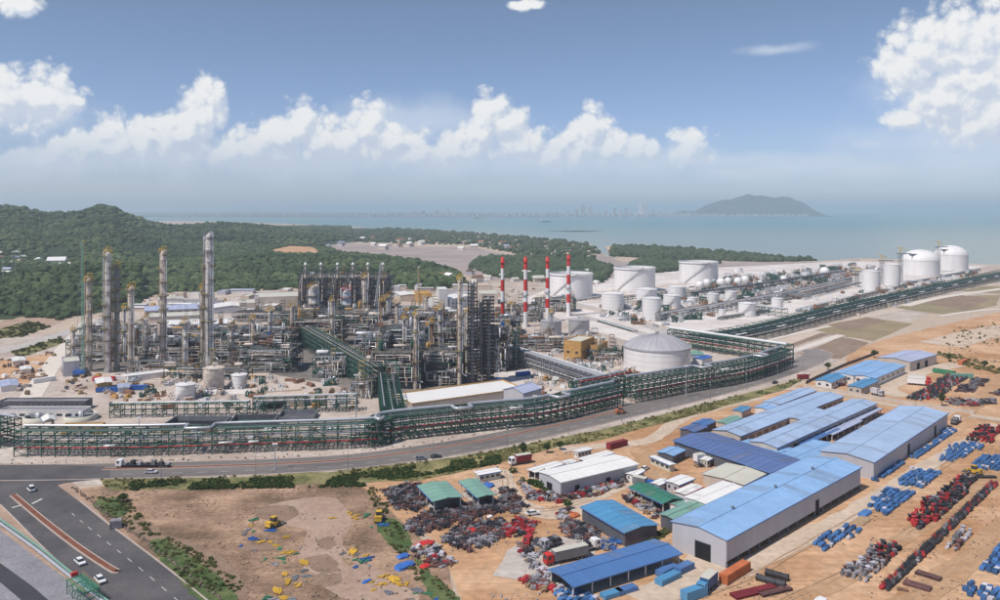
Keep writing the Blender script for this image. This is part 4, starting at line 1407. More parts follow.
def rack(label, path, width, height, tiers, bay, steel='steel_green', pipes=(), loops=(), big=None, group=None, brace=5, name='pipe_rack', rail=False, foot=True):
    """pipe rack along a ground path (world points): bents of two posts, cross frames, stringers, pipes"""
    S = resample(path, bay)
    t = thing(name, label, 'pipe rack', S[0][:], 0, group)
    o0 = Vector(S[0])
    pm = MB(); pm.b2(-0.16, 0.16, -0.16, 0.16, 0, height); post = pm.mesh('post', steel)
    cf = MB()
    for k in range(tiers):
        z = height * (k + 1) / tiers - 0.25
        cf.b2(-0.13, 0.13, -width / 2 - 0.3, width / 2 + 0.3, z - 0.22, z + 0.22)
    cf.b2(-0.08, 0.08, -width / 2, width / 2, height * 0.18, height * 0.18 + 0.15)
    cf.b2(-0.07, 0.07, -0.07, 0.07, height * 0.18 + 0.02, height - 0.3)
    cross = cf.mesh('cross_frame', steel)
    for i, p in enumerate(S):
        tt = (S[min(i + 1, len(S) - 1)] - S[max(0, i - 1)]).normalized()
        a = math.atan2(tt.y, tt.x)
        n = Vector((-tt.y, tt.x, 0))
        for s in (-1, 1):
            obj('post', post, t, p - o0 + n * (s * width / 2), a)
        obj('cross_frame', cross, t, p - o0, a)
    for k in range(tiers):
        z = height * (k + 1) / tiers - 0.25
        for s in (-1, 1):
            Q = [q - o0 for q in offset(S, s * width / 2, z + 0.02)]
            mb = MB()
            for a, b in zip(Q[:-1], Q[1:]):
                mb.bar(a, b, 0.2, 0.28)
            mb.build('stringer', steel, t)
    for i in range(0, len(S) - 1, brace):
        for s in (-1, 1):
            mb = MB()
            A, B = offset(S, s * (width / 2 + 0.02))[i] - o0, offset(S, s * (width / 2 + 0.02))[i + 1] - o0
            for k in range(tiers):
                z0, z1 = height * k / tiers, height * (k + 1) / tiers - 0.3
                mb.bar((A.x, A.y, z0), (B.x, B.y, z1), 0.16); mb.bar((B.x, B.y, z0), (A.x, A.y, z1), 0.16)
            mb.build('brace', steel, t)
    for tier, off, r, m in pipes:
        z = height * tier / tiers - 0.02 + r
        mb = MB(); mb.tube([q - o0 for q in offset(S, off, z)], r, 6); mb.build('pipe', m, t)
    if rail:
        for s in (-1, 1):
            mb = MB()
            Q = [q - o0 for q in offset(S, s * (width / 2 + 0.1), height)]
            for zz in (0.6, 1.15):
                for a, b in zip(Q[:-1], Q[1:]):
                    mb.bar(a + Vector((0, 0, zz)), b + Vector((0, 0, zz)), 0.07)
            for a in Q:
                mb.bar(a, a + Vector((0, 0, 1.2)), 0.08)
            mb.build('handrail', 'rail_yellow', t)
    if big:
        off, r, m, every, z = big
        pts = []
        Q = offset(S, off, z)
        for i, q in enumerate(Q):
            q = q - o0
            if every and i and i % every == 0 and i < len(Q) - 2:
                tt = (S[i + 1] - S[i - 1]).normalized(); n = Vector((-tt.y, tt.x, 0))
                k = bay * 0.95
                e = -6.5
                while pts and (pts[-1] - (q - tt * k)).dot(tt) > 0:
                    pts.pop()
                pts += [q - tt * k, q - tt * k + n * e, q + tt * k + n * e, q + tt * k]
                skip = 1
            elif every and i > 1 and (i - 1) % every == 0:
                continue
            else:
                pts.append(q)
        # round the corners a little
        fine = []
        for i, p in enumerate(pts):
            if 0 < i < len(pts) - 1:
                fine += [p.lerp(pts[i - 1], min(0.35, 0.9 / max(0.1, (p - pts[i - 1]).length))), p.lerp(pts[i + 1], min(0.35, 0.9 / max(0.1, (p - pts[i + 1]).length)))]
            else:
                fine.append(p)
        mb = MB(); mb.tube(fine, r, 8); mb.build('main_pipe', m, t)
    for i, off, tier, m, w in loops:
        if i < 1 or i >= len(S) - 2:
            continue
        p = offset(S, off, height * tier / tiers + 0.5)[i] - o0
        tt = (S[i + 1] - S[i - 1]).normalized(); n = Vector((-tt.y, tt.x, 0))
        mb = MB()
        for j in range(2):
            k = w * (1 - 0.35 * j) / 2
            e = n * -(2.6 - 0.8 * j)
            u = Vector((0, 0, 1.3))
            mb.tube([p - tt * k, p - tt * k + u, p - tt * k + u + e, p + tt * k + u + e, p + tt * k + u, p + tt * k], 0.28, 6)
        mb.build('expansion_loop', m, t)
    return t


def process_unit(label, px, base, wpx, depth, h, rows=1, yaw=0.0, steel='steel_dark', seed=0, top='mixed', dens=1.0, level=4.6, group=None, bay=6.0, name='process_unit', screen=False, clutter=True):
    """open steel structure of several floors full of vessels and pipes"""
    rd = random.Random(seed)
    d = CAM_H * FOC / (base - HY)
    L = wpx * d / FOC
    x = (px - CX) / FOC * d
    t = thing(name, label, 'process unit', (x, d + depth / 2, 0), yaw, group)
    nx, ny = max(2, round(L / bay)), max(1, round(depth / bay))
    lv = max(1, round(h / level))
    hx, hy = L / 2, depth / 2
    pm = MB(); pm.b2(-0.19, 0.19, -0.19, 0.19, 0, h); post = pm.mesh('post', steel)
    for i in range(nx + 1):
        for j in range(ny + 1):
            if j in (0, ny) or i in (0, nx):
                hh = 1.0
                obj('post', post, t, (-hx + L * i / nx, -hy + depth * j / ny, 0))
    for k in range(lv):
        z = h * (k + 1) / lv
        mb = MB()
        for j in range(ny + 1):
            y = -hy + depth * j / ny
            mb.b2(-hx, hx, y - 0.13, y + 0.13, z - 0.5, z - 0.1)
        for i in range(nx + 1):
            xx = -hx + L * i / nx
            mb.b2(xx - 0.12, xx + 0.12, -hy, hy, z - 0.46, z - 0.12)
        mb.build('floor_beam', steel, t)
        # grating floors, with bays left open
        mb = MB()
        for i in range(nx):
            for j in range(ny):
                if rd.random() < 0.62:
                    mb.b2(-hx + L * i / nx, -hx + L * (i + 1) / nx - 0.02, -hy + depth * j / ny, -hy + depth * (j + 1) / ny - 0.02, z - 0.1, z)
        if mb.v:
            mb.build('deck', 'grating', t)
        mb = MB()
        for s in (-1, 1):
            for zz in (0.6, 1.15):
                mb.b2(-hx, hx, s * (hy + 0.1) - 0.04, s * (hy + 0.1) + 0.04, z + zz, z + zz + 0.08)
            for i in range(nx * 2 + 1):
                xx = -hx + L * i / (nx * 2)
                mb.b2(xx - 0.04, xx + 0.04, s * (hy + 0.1) - 0.04, s * (hy + 0.1) + 0.04, z, z + 1.2)
        mb.build('handrail', rd.choice(('rail_yellow', 'rail_yellow', 'steel_grey', steel)), t)
        if screen:
            for i in range(nx):
                if rd.random() < 0.75:
                    mb = MB()
                    for q in range(4):
                        zz = z - h / lv + 0.6 + q * (h / lv - 1.0) / 4
                        mb.b2(-hx + L * i / nx + 0.2, -hx + L * (i + 1) / nx - 0.2, -hy - 0.25, -hy - 0.15, zz, zz + (h / lv - 1.0) / 4 - 0.18)
                    mb.build('louvre_panel', rd.choice(('steel_dark', 'steel_dark', 'wall_dark')), t)
    # braces
    mb = MB()
    for i in range(0, nx, 3):
        for k in range(lv):
            x0, x1 = -hx + L * i / nx, -hx + L * (i + 1) / nx
            z0, z1 = h * k / lv, h * (k + 1) / lv - 0.4
            mb.bar((x0, -hy - 0.05, z0), (x1, -hy - 0.05, z1), 0.15)
            mb.bar((x1, hy + 0.05, z0), (x0, hy + 0.05, z1), 0.15)
    mb.build('brace', steel, t)
    if not clutter:
        return t
    pal = ['cladding', 'cladding_warm', 'cladding_warm', 'silver_pipe', 'silver_pipe', 'rust', 'ochre', 'steel_green', 'white_pipe', 'cladding']
    dens *= 1.35
    # part-height upper frames, scaffolds and thin uprights over the roof line
    for q in range(max(2, int(L / 8))):
        xx, yy = rd.uniform(-hx, hx), rd.uniform(-hy, hy)
        w2, h2 = rd.uniform(2.0, 4.5), rd.uniform(4.0, 11.0)
        zb = h if rd.random() < 0.7 else 0.0
        mb = MB()
        h3 = zb + h2 if zb else h + h2 * 0.4
        for sx_ in (-1, 1):
            for sy_ in (-1, 1):
                mb.bar((xx + sx_ * w2 / 2, yy + sy_ * w2 / 2, zb), (xx + sx_ * w2 / 2, yy + sy_ * w2 / 2, h3), 0.16)
        k_ = max(2, int((h3 - zb) / 2.4))
        for e_ in range(1, k_ + 1):
            z_ = zb + (h3 - zb) * e_ / k_
            mb.b2(xx - w2 / 2, xx + w2 / 2, yy - w2 / 2 - 0.05, yy - w2 / 2 + 0.05, z_ - 0.1, z_ + 0.05); mb.b2(xx - w2 / 2, xx + w2 / 2, yy + w2 / 2 - 0.05, yy + w2 / 2 + 0.05, z_ - 0.1, z_ + 0.05)
            mb.b2(xx - w2 / 2, xx + w2 / 2, yy - w2 * 0.3, yy + w2 * 0.3, z_ - 0.16, z_ - 0.1)
            mb.bar((xx - w2 / 2, yy - w2 / 2, z_ - (h3 - zb) / k_), (xx + w2 / 2, yy - w2 / 2, z_), 0.1)
        mb.build('scaffold', rd.choice(('steel_dark', 'steel_grey', 'rust', 'rail_yellow', 'steel_green')), t)
    # vessels on the floors
    for k in range(lv + 1):
        z = h * k / lv
        n = int(L / 9 * dens * (1.0 if k < lv else 0.8))
        for q in range(n):
            xx = -hx + L * (q + rd.uniform(0.15, 0.85)) / max(1, n)
            yy = rd.uniform(-hy * 0.75, hy * 0.75)
            kind = rd.random()
            m = rd.choice(pal)
            mb = MB()
            if kind < 0.42:      # horizontal drum on saddles
                ln_, r = rd.uniform(3.5, 8.5), rd.uniform(0.6, 1.3)
                ln_ = min(ln_, L * 0.4)
                c = z + r + 0.5
                mb.tube([(xx - ln_ / 2 - r * 0.5, yy, c), (xx - ln_ / 2 - r * 0.3, yy, c), (xx - ln_ / 2, yy, c), (xx + ln_ / 2, yy, c), (xx + ln_ / 2 + r * 0.3, yy, c), (xx + ln_ / 2 + r * 0.5, yy, c)], [r * 0.3, r * 0.75, r, r, r * 0.75, r * 0.3], 10)
                mb.b2(xx - ln_ * 0.35, xx - ln_ * 0.3, yy - r * 0.7, yy + r * 0.7, z, c); mb.b2(xx + ln_ * 0.3, xx + ln_ * 0.35, yy - r * 0.7, yy + r * 0.7, z, c)
                mb.tube([(xx, yy, c), (xx, yy, c + r + 1.2)], 0.25, 6)
                mb.build('drum', m, t)
            elif kind < 0.70:    # vertical vessel
                r, hh = rd.uniform(0.6, 1.5), rd.uniform(3.0, 8.0 if k == lv else 4.2)
                mb.lathe([(r * 0.8, 0), (r, 0.6), (r, hh - r * 0.5), (r * 0.7, hh - r * 0.15), (0.01, hh)], 12, (xx, yy, z))
                mb.tube([(xx, yy, z + hh - 0.1), (xx, yy, z + hh + 0.8), (xx + r + 0.6, yy, z + hh + 0.8), (xx + r + 0.6, yy, z)], 0.2, 6)
                mb.build('vessel', m, t)
            elif kind < 0.86:    # stacked exchangers
                ln_, r = min(rd.uniform(4, 7), L * 0.4), 0.55
                for a in range(2):
                    mb.tube([(xx - ln_ / 2, yy, z + 0.9 + a * 1.4), (xx + ln_ / 2, yy, z + 0.9 + a * 1.4)], r, 10)
                    mb.tube([(xx - ln_ / 2 - 0.12, yy, z + 0.9 + a * 1.4), (xx - ln_ / 2 + 0.12, yy, z + 0.9 + a * 1.4)], r + 0.2, 10)
                mb.b2(xx - ln_ * 0.3, xx - ln_ * 0.25, yy - 0.5, yy + 0.5, z, z + 2.3); mb.b2(xx + ln_ * 0.25, xx + ln_ * 0.3, yy - 0.5, yy + 0.5, z, z + 2.3)
                mb.build('heat_exchanger', m, t)
            else:                # cabinet or motor block
                sx, sy, sz = rd.uniform(1.5, 4), rd.uniform(1.2, 2.5), rd.uniform(1.5, 3)
                mb.b2(xx - sx / 2, xx + sx / 2, yy - sy / 2, yy + sy / 2, z, z + sz)
                mb.b2(xx - sx / 2 + 0.2, xx - sx / 2 + 0.5, yy - sy / 2 - 0.15, yy - sy / 2, z + 0.4, z + sz - 0.3)
                mb.b2(xx - sx / 3, xx + sx / 3, yy - sy / 3, yy + sy / 3, z + sz, z + sz + 0.4)
                mb.build('equipment_cabinet', rd.choice(('steel_grey', 'white_paint', 'cladding_warm', 'ochre', 'blue_paint')), t)
    # pipe runs
    for m, n, r in (('silver_pipe', int(6 * dens * lv), 0.3), ('cladding_warm', int(6 * dens * lv), 0.24), ('white_pipe', int(2 * dens * lv), 0.18), ('rust', int(2 * dens * lv), 0.2), ('steel_green_pale', int(2 * dens * lv), 0.22)):
        mb = MB()
        for q in range(n):
            z = h * rd.uniform(0.05, 1.02)
            y = rd.uniform(-hy, hy) if rd.random() < 0.5 else -hy - 0.4
            x0, x1 = sorted((rd.uniform(-hx, hx), rd.uniform(-hx, hx)))
            z2 = min(h * 1.05, max(0.5, z + rd.uniform(-7, 7)))
            y2 = y + rd.uniform(-3, 3)
            rr = r * rd.uniform(0.6, 1.6)
            mb.tube([(x0, y, z2), (x0, y, z), (x1, y, z), (x1, y2, z), (x1, y2, z2)], rr, 5)
        if mb.v:
            tag(mb.build('pipe_run', m, t), kind='stuff')
    if top == 'fans':
        n = max(2, int(L / 5))
        fm = MB()
        fm.b2(-2.2, 2.2, -hy * 0.8, hy * 0.8, 0.3, 1.3)
        for s in (-1, 1):
            fm.lathe([(1.7, 0.0), (1.9, 1.3), (1.9, 1.8), (1.75, 1.8), (1.6, 1.3)], 14, (0, s * hy * 0.4, 0.3))
        me = fm.mesh('air_cooler', 'steel_grey')
        for i in range(n):
            obj('air_cooler', me, t, (-hx + L * (i + 0.5) / n, 0, h))
    return t


CW = {'machine_black': 'black', 'machine_red': 'red', 'machine_grey': 'grey', 'machine_brown': 'brown', 'crate_pale': 'pale grey', 'crate_blue': 'blue', 'timber': 'tan', 'blue_paint': 'blue', 'tarp_blue': 'blue', 'white_paint': 'white', 'yellow_paint': 'yellow', 'green_paint': 'green',
      'steel_grey': 'grey', 'rust': 'rust brown', 'silver_pipe': 'silver', 'cladding_warm': 'beige', 'white_pipe': 'white', 'steel_green': 'dark green', 'ochre': 'ochre', 'concrete_warm': 'pale beige',
      'roof_white': 'white', 'roof_beige': 'beige', 'roof_lilac': 'grey', 'wall_white': 'white', 'wall_beige': 'beige', 'wall_grey': 'grey'}


def joined(name, rows, label):
    """one body of many goods past the count: rows of (x, y, z, yaw, scale, mesh)"""
    mats_, Vv, Ff, Mi = [], [], [], []
    for x, y, z, a, s, me in rows:
        m = me.materials[0]
        if m not in mats_:
            mats_.append(m)
        o = len(Vv); ca, sa = math.cos(a) * s, math.sin(a) * s
        Vv += [(v.co.x * ca - v.co.y * sa + x, v.co.x * sa + v.co.y * ca + y, v.co.z * s + z) for v in me.vertices]
        for pl in me.polygons:
            Ff.append(tuple(i + o for i in pl.vertices)); Mi.append(mats_.index(m))
    me2 = bpy.data.meshes.new(name)
    me2.from_pydata(Vv, [], Ff)
    for m in mats_:
        me2.materials.append(m)
    me2.polygons.foreach_set('material_index', Mi)
    me2.update()
    return tag(obj(name, me2), label, kind='stuff')


def instances(name, meshes, spots, label, cat, group, zs=None):
    """spots: (x, y, yaw, scale, mesh index)"""
    for i, (x, y, a, s, k) in enumerate(spots):
        z = zs[i] if zs else Z1 + 0.02
        o = obj(name, meshes[k], None, (x, y, z), a, (s, s, s) if not isinstance(s, tuple) else s)
        cw = CW.get(meshes[k].materials[0].name, '')
        tag(o, (cw + ' ' + label).strip(), cat, (cw + ' ' + group).strip())

# ------------------------------------------------------------------ the plant
# ---- columns
COLS = [
    ('slim warm grey column with yellow rails behind the green lattice crane', 89, 371, 278, 5.5, 'cladding_warm', {}),
    ('tall grey column second from the left with crowded platforms', 108, 372, 252, 6.0, 'cladding', {'plats': 9}),
    ('dark scaffolded column close right of the tall left column', 117, 371, 265, 5.0, 'steel_grey', {'plats': 9}),
    ('short pale column with a bare lower shell left of the open yard', 131, 373, 287, 6.0, 'cladding_warm', {'plats': 3}),
    ('lone tall pale column with yellow top rails between the process units', 163, 369, 251, 6.0, 'cladding_warm', {'plats': 6}),
    ('tallest thick grey column of the plant with a rounded head', 209.5, 372, 233, 7.6, 'cladding', {'plats': 8, 'topcol': 'steel_grey'}),
    ('slim riser column pressed against the tallest column on its left', 204.5, 370, 236, 2.6, 'silver_pipe', {'plats': 2, 'topcol': 'steel_grey'}),
    ('thin column left of the tallest column, half its height', 202, 366, 288, 3.0, 'cladding_warm', {'plats': 3}),
    ('fat silver column with a looped top pipe beside the furnaces', 313, 327, 286, 9.5, 'cladding', {'plats': 5}),
    ('fat pale column with a red and white top beside the furnaces', 346.5, 327, 289, 9.0, 'silver_pipe', {'plats': 5, 'topcol': 'red_paint'}),
    ('slim pale column standing in front of the furnace row', 365, 337, 276, 4.6, 'cladding_warm', {'plats': 5}),
    ('short rusty topped column behind the dark louvred block', 382, 350, 300, 5.0, 'rust', {'plats': 4}),
    ('short pale column with a white head behind the dark louvred block', 397, 350, 302, 4.0, 'cladding_warm', {'plats': 3}),
    ('thin grey column rising in front of the dark louvred block', 415.5, 389, 315, 3.6, 'cladding_warm', {'plats': 5}),
    ('tall pale slim column next to the black scaffold towers', 459.5, 386, 279, 4.0, 'cladding_warm', {'plats': 6}),
    ('stubby column with yellow rails left of the white office block', 426, 345, 296, 4.0, 'cladding_warm', {'plats': 4}),
    ('short grey column at the right edge of the dense units', 506, 368, 325, 4.2, 'cladding', {'plats': 4}),
    ('low silver column near the ochre boiler house', 551, 350, 312, 3.4, 'silver_pipe', {'plats': 3}),
    ('short column standing among the left process floors', 146, 370, 318, 4.0, 'cladding', {'plats': 4}),
    ('short thick column between the two tall left landmarks', 185, 370, 322, 5.0, 'cladding', {'plats': 4}),
    ('short slim column right of the tallest column', 232, 368, 325, 4.5, 'cladding_warm', {'plats': 4}),
    ('short column behind the diagonal green rack', 270, 352, 310, 4.0, 'cladding', {'plats': 4}),
    ('mid height column behind the slim tall column by scaffold', 440, 365, 308, 4.2, 'cladding', {'plats': 5}),
]
COLS += [
    ('small column one, rising from the middle of the dense block', 332, 352, 300, 3.4, 'cladding_warm', {}),
    ('small slim column behind the left louvred block', 404, 372, 318, 3.2, 'cladding', {}),
    ('small rusty column behind the right louvred block', 432, 372, 322, 3.4, 'rust', {}),
    ('small pale column right of the tall slim column', 467, 372, 312, 3.2, 'cladding_warm', {}),
    ('small pale column at the diagonal rack head', 292, 346, 306, 3.6, 'cladding_warm', {}),
    ('small column between the leftmost stacks', 512, 345, 304, 3.0, 'cladding', {}),
    ('small column left of the short pale column', 124, 362, 308, 3.0, 'cladding', {}),
    ('small column far left edge of the units', 73, 366, 330, 3.4, 'cladding_warm', {}),
    ('small column right of the cluttered unit', 253, 360, 318, 3.4, 'cladding_warm', {}),
    ('small column behind the crane with leaning boom', 388, 342, 296, 3.4, 'cladding', {}),
]
for lb, px, b, tp, w_, m, kw in COLS:
    column(lb, px, b, tp, w_, m, **kw)
scaffold_tower('tall black scaffold tower, tallest of the group by the stacks', 472.5, 386, 281, 9.0)
scaffold_tower('slim black scaffold tower behind the two big ones', 481, 374, 300, 7.0)
scaffold_tower('broad black scaffold tower, nearest the leftmost red stack', 488.5, 384, 297, 11.0)
scaffold_tower('small scaffold tower in front of the third red stack', 516, 368, 330, 7.0, 'steel_green')

# ---- red and white stacks
for i, (px, base, top, w_) in enumerate([(502.5, 338, 257, 3.3), (525.5, 327, 257, 3.5), (547.5, 322, 257, 3.4), (568.5, 316, 255, 3.4)]):
    d = CAM_H * FOC / (base - HY)
    r = w_ / 2 * d / FOC; h = (base - top) * d / FOC
    t = thing('chimney_stack', 'red and white banded stack, %s of the four in a row' % ('leftmost', 'second from left', 'second from right', 'rightmost')[i], 'chimney', ((px - CX) / FOC * d, d, 0), 0, 'banded stacks behind the process units')
    edges = [0.0, 0.22, 0.36, 0.52, 0.68, 0.82, 1.0] if i else [0.0, 0.3, 0.44, 0.58, 0.72, 0.86, 1.0]
    for k in range(6):
        mb = MB(); rr0 = r * (1.25 - 0.3 * edges[k]); rr1 = r * (1.25 - 0.3 * edges[k + 1])
        mb.lathe([(rr0, h * edges[k]), (rr1, h * edges[k + 1] - 0.02)] + ([(rr1 * 0.8, h), (rr1 * 0.8, h - 3)] if k == 5 else []), 18)
        mb.build('band', 'red_paint' if k % 2 else 'white_paint', t)
    for q in (0.45, 0.93):
        mb = MB(); rr = r * (1.25 - 0.3 * q)
        mb.lathe([(rr, h * q), (rr + 1.1, h * q), (rr + 1.1, h * q + 0.2), (rr, h * q + 0.2)], 16)
        for zz in (0.6, 1.2):
            mb.lathe([(rr + 1.05, h * q + zz), (rr + 1.15, h * q + zz), (rr + 1.15, h * q + zz + 0.1)], 16)
        mb.build('platform', 'red_paint' if q > 0.8 else 'steel_grey', t)
    mb = MB(); mb.bar((r * 1.3, -0.5, 0), (r * 1.05, -0.5, h), 0.25); mb.build('ladder', 'steel_grey', t)
    # flue duct and boiler house at the foot
    mb = MB(); mb.tube([(0, 0, 6), (0, 9, 6), (0, 12, 4)], 1.4, 8); mb.build('flue_duct', 'cladding', t)

# ---- cracking furnaces: six units, each its own thing
for i, px in enumerate([305.5, 321, 337.5, 353, 368, 383]):
    base = 318
    d = CAM_H * FOC / (base - HY) + 10
    X0 = (px - CX) / FOC * d
    top = 263.0
    h = (base - top) * (d - 10) / FOC
    t = thing('cracking_furnace', 'dark cracking furnace with pale stack cap, number %s from the left' % ('one', 'two', 'three', 'four', 'five', 'six')[i], 'furnace', (X0, d, 0), 0, 'row of cracking furnaces')
    mb = MB(); mb.b2(-4.6, 4.6, -5, 5, 4, h * 0.52); mb.build('firebox', 'wall_dark', t)
    mb = MB(); mb.b2(-3.6, 3.6, -3.4, 3.4, h * 0.52 + 0.02, h * 0.72); mb.build('convection_section', 'wall_dark', t)
    lm = MB(); lm.b2(-0.22, 0.22, -0.22, 0.22, 0, h * 0.86); me = lm.mesh('leg', 'steel_dark')
    for sx in (-5, 5):
        for sy in (-6.4, 0, 6.4):
            obj('leg', me, t, (sx, sy, 0))
    rdf = random.Random(900 + i)
    mb = MB()
    for k in range(9):
        z = h * (0.12 + 0.085 * k)
        for sy in (-6.4, 0, 6.4):
            mb.b2(-5, 5, sy - 0.14, sy + 0.14, z - 0.3, z)
        s_ = 1 if k % 2 else -1
        mb.bar((-5 * s_, -6.45, z), (5 * s_, -6.45, z + h * 0.085), 0.2)
    mb.build('frame_beam', 'steel_dark', t)
    for k in range(6):
        mb = MB(); x_, z_ = rdf.uniform(-4.5, 4.5), h * rdf.uniform(0.4, 0.85)
        mb.tube([(x_, -5.6, z_), (x_, -7.6, z_), (x_, -7.6, z_ - rdf.uniform(6, 16)), (x_ + rdf.uniform(-3, 3), -7.6, z_ - 16)], rdf.uniform(0.2, 0.4), 6)
        mb.build('header_pipe', rdf.choice(('cladding_warm', 'rust', 'steel_grey', 'steel_dark')), t)
    for k in range(9):
        z = h * (0.12 + 0.085 * k)
        mb = MB(); mb.b2(-5.2, 5.2, 6.05, 7.4, z, z + 0.15); mb.build('walkway', 'grating', t)
        mb = MB(); mb.b2(-5.2, 5.2, -7.4, -6.05, z, z + 0.15); p = mb.build('walkway', 'grating', t)
        mb = MB()
        for zz in (0.55, 1.1):
            mb.b2(-5.2, 5.2, -7.45, -7.37, z + zz, z + zz + 0.09)
        for q in range(6):
            mb.b2(-5.2 + 2.08 * q - 0.04, -5.2 + 2.08 * q + 0.04, -7.45, -7.37, z, z + 1.15)
        mb.build('handrail', 'rail_yellow' if k % 2 else 'steel_grey', p)
    mb = MB(); mb.lathe([(1.3, h * 0.72), (0.85, h * 0.78), (0.8, h - 3.0)], 12); mb.build('stack', 'cladding_warm', t)
    mb = MB(); mb.lathe([(0.85, h - 3.0), (1.6, h - 2.6), (1.6, h - 1.4), (0.8, h - 0.8), (0.7, h)], 12); mb.build('stack_cap', 'white_paint', t)
    mb = MB(); mb.lathe([(0.8, h * 0.86), (2.8, h * 0.86), (2.8, h * 0.86 + 0.2), (0.8, h * 0.86 + 0.2)], 12)
    for zz in (0.6, 1.2):
        mb.lathe([(2.75, h * 0.86 + zz), (2.85, h * 0.86 + zz), (2.85, h * 0.86 + zz + 0.12)], 12)
    mb.build('stack_platform', 'steel_grey', t)
    mb = MB(); mb.tube([(2.6, -3.4, h * 0.70), (2.6, -4.6, h * 0.76), (2.6, -5.6, h * 0.70), (2.6, -6.4, h * 0.45), (2.6, -7.6, h * 0.30)], 0.45, 7); mb.tube([(-2.0, -3.4, h * 0.62), (-2.0, -7.7, h * 0.60), (-2.0, -7.7, 6)], 0.35, 7)
    mb.build('transfer_pipe', 'cladding_warm' if i % 2 else 'steel_grey', t)
    mb = MB(); mb.b2(3.3, 4.5, -2.5, 2.5, h * 0.55, h * 0.66); mb.b2(-4.5, -3.3, -2.0, 2.0, h * 0.60, h * 0.70); mb.build('steam_drum', 'cladding', t)

# ---- process units
UNITS = [
    ('long dark process unit at the far left behind the columns', 95, 362, 58, 20, 13, 'steel_dark', 1, 'mixed', {}),
    ('dark process unit between the pale column and the tallest column', 166, 362, 74, 20, 13, 'steel_dark', 2, 'fans', {}),
    ('process unit right of the tallest column with ochre rails', 236, 360, 56, 22, 14, 'steel_dark', 3, 'mixed', {}),
    ('low green framed unit in front of the pale columns', 148, 374, 44, 10, 8, 'steel_grey', 4, 'mixed', {'dens': 0.8}),
    ('low green framed unit in front of the tallest column', 206, 380, 84, 8, 7, 'steel_green', 5, 'mixed', {'dens': 0.7}),
    ('tangled pipe unit left of the diagonal green rack', 264, 373, 56, 26, 14, 'steel_green', 6, 'mixed', {'dens': 1.1}),
    ('low pipe unit further back left of the furnaces', 283, 340, 40, 22, 10, 'steel_dark', 7, 'mixed', {'dens': 1.2}),
    ('broad dark unit below the two fat columns', 342, 336, 92, 24, 15, 'steel_dark', 8, 'mixed', {'dens': 1.2}),
    ('broad dark unit in the middle of the dense block', 400, 350, 84, 26, 18, 'steel_dark', 9, 'fans', {'dens': 1.3}),
    ('busy unit under the white office block', 432, 335, 70, 24, 13, 'steel_dark', 10, 'mixed', {'dens': 1.2}),
    ('dark louvred block left of the slim tall column', 396, 389, 50, 22, 20, 'steel_dark', 11, 'mixed', {'screen': True, 'dens': 0.9}),
    ('dark louvred block right of the thin grey column', 441, 386, 44, 24, 19, 'steel_dark', 12, 'mixed', {'screen': True, 'dens': 0.9}),
    ('dark unit behind the black scaffold towers', 484, 372, 46, 26, 21, 'steel_dark', 13, 'mixed', {'dens': 1.3}),
    ('process unit below the leftmost red stack', 500, 350, 40, 22, 17, 'steel_dark', 14, 'mixed', {'dens': 1.2}),
    ('green framed boiler unit behind the second stack', 524, 322, 34, 18, 14, 'steel_green', 15, 'mixed', {'dens': 1.1}),
    ('green framed boiler unit behind the rightmost stack', 556, 312, 40, 18, 13, 'steel_green', 16, 'mixed', {'dens': 1.1}),
    ('low unit among pipes in front of the grey cone tanks', 545, 352, 52, 14, 8, 'steel_grey', 17, 'mixed', {'dens': 1.1}),
    ('low pipe unit right of the ochre boiler house', 612, 362, 44, 14, 7, 'steel_green', 18, 'mixed', {'dens': 1.0}),
    ('unit below the diagonal rack beside the tangled pipes', 330, 378, 34, 16, 12, 'steel_green', 19, 'mixed', {'dens': 1.0}),
    ('small compressor unit near the white roofed hall', 362, 398, 22, 12, 9, 'steel_green', 20, 'mixed', {'dens': 0.9}),
    ('low far unit behind the first furnace', 262, 322, 60, 20, 8, 'steel_dark', 21, 'mixed', {'dens': 1.0}),
    ('dark low unit at the foot of the furnaces', 345, 322, 100, 12, 9, 'steel_dark', 22, 'mixed', {'dens': 1.0}),
    ('dark low unit right of the furnaces', 424, 322, 50, 22, 10, 'steel_dark', 23, 'mixed', {'dens': 1.0}),
]
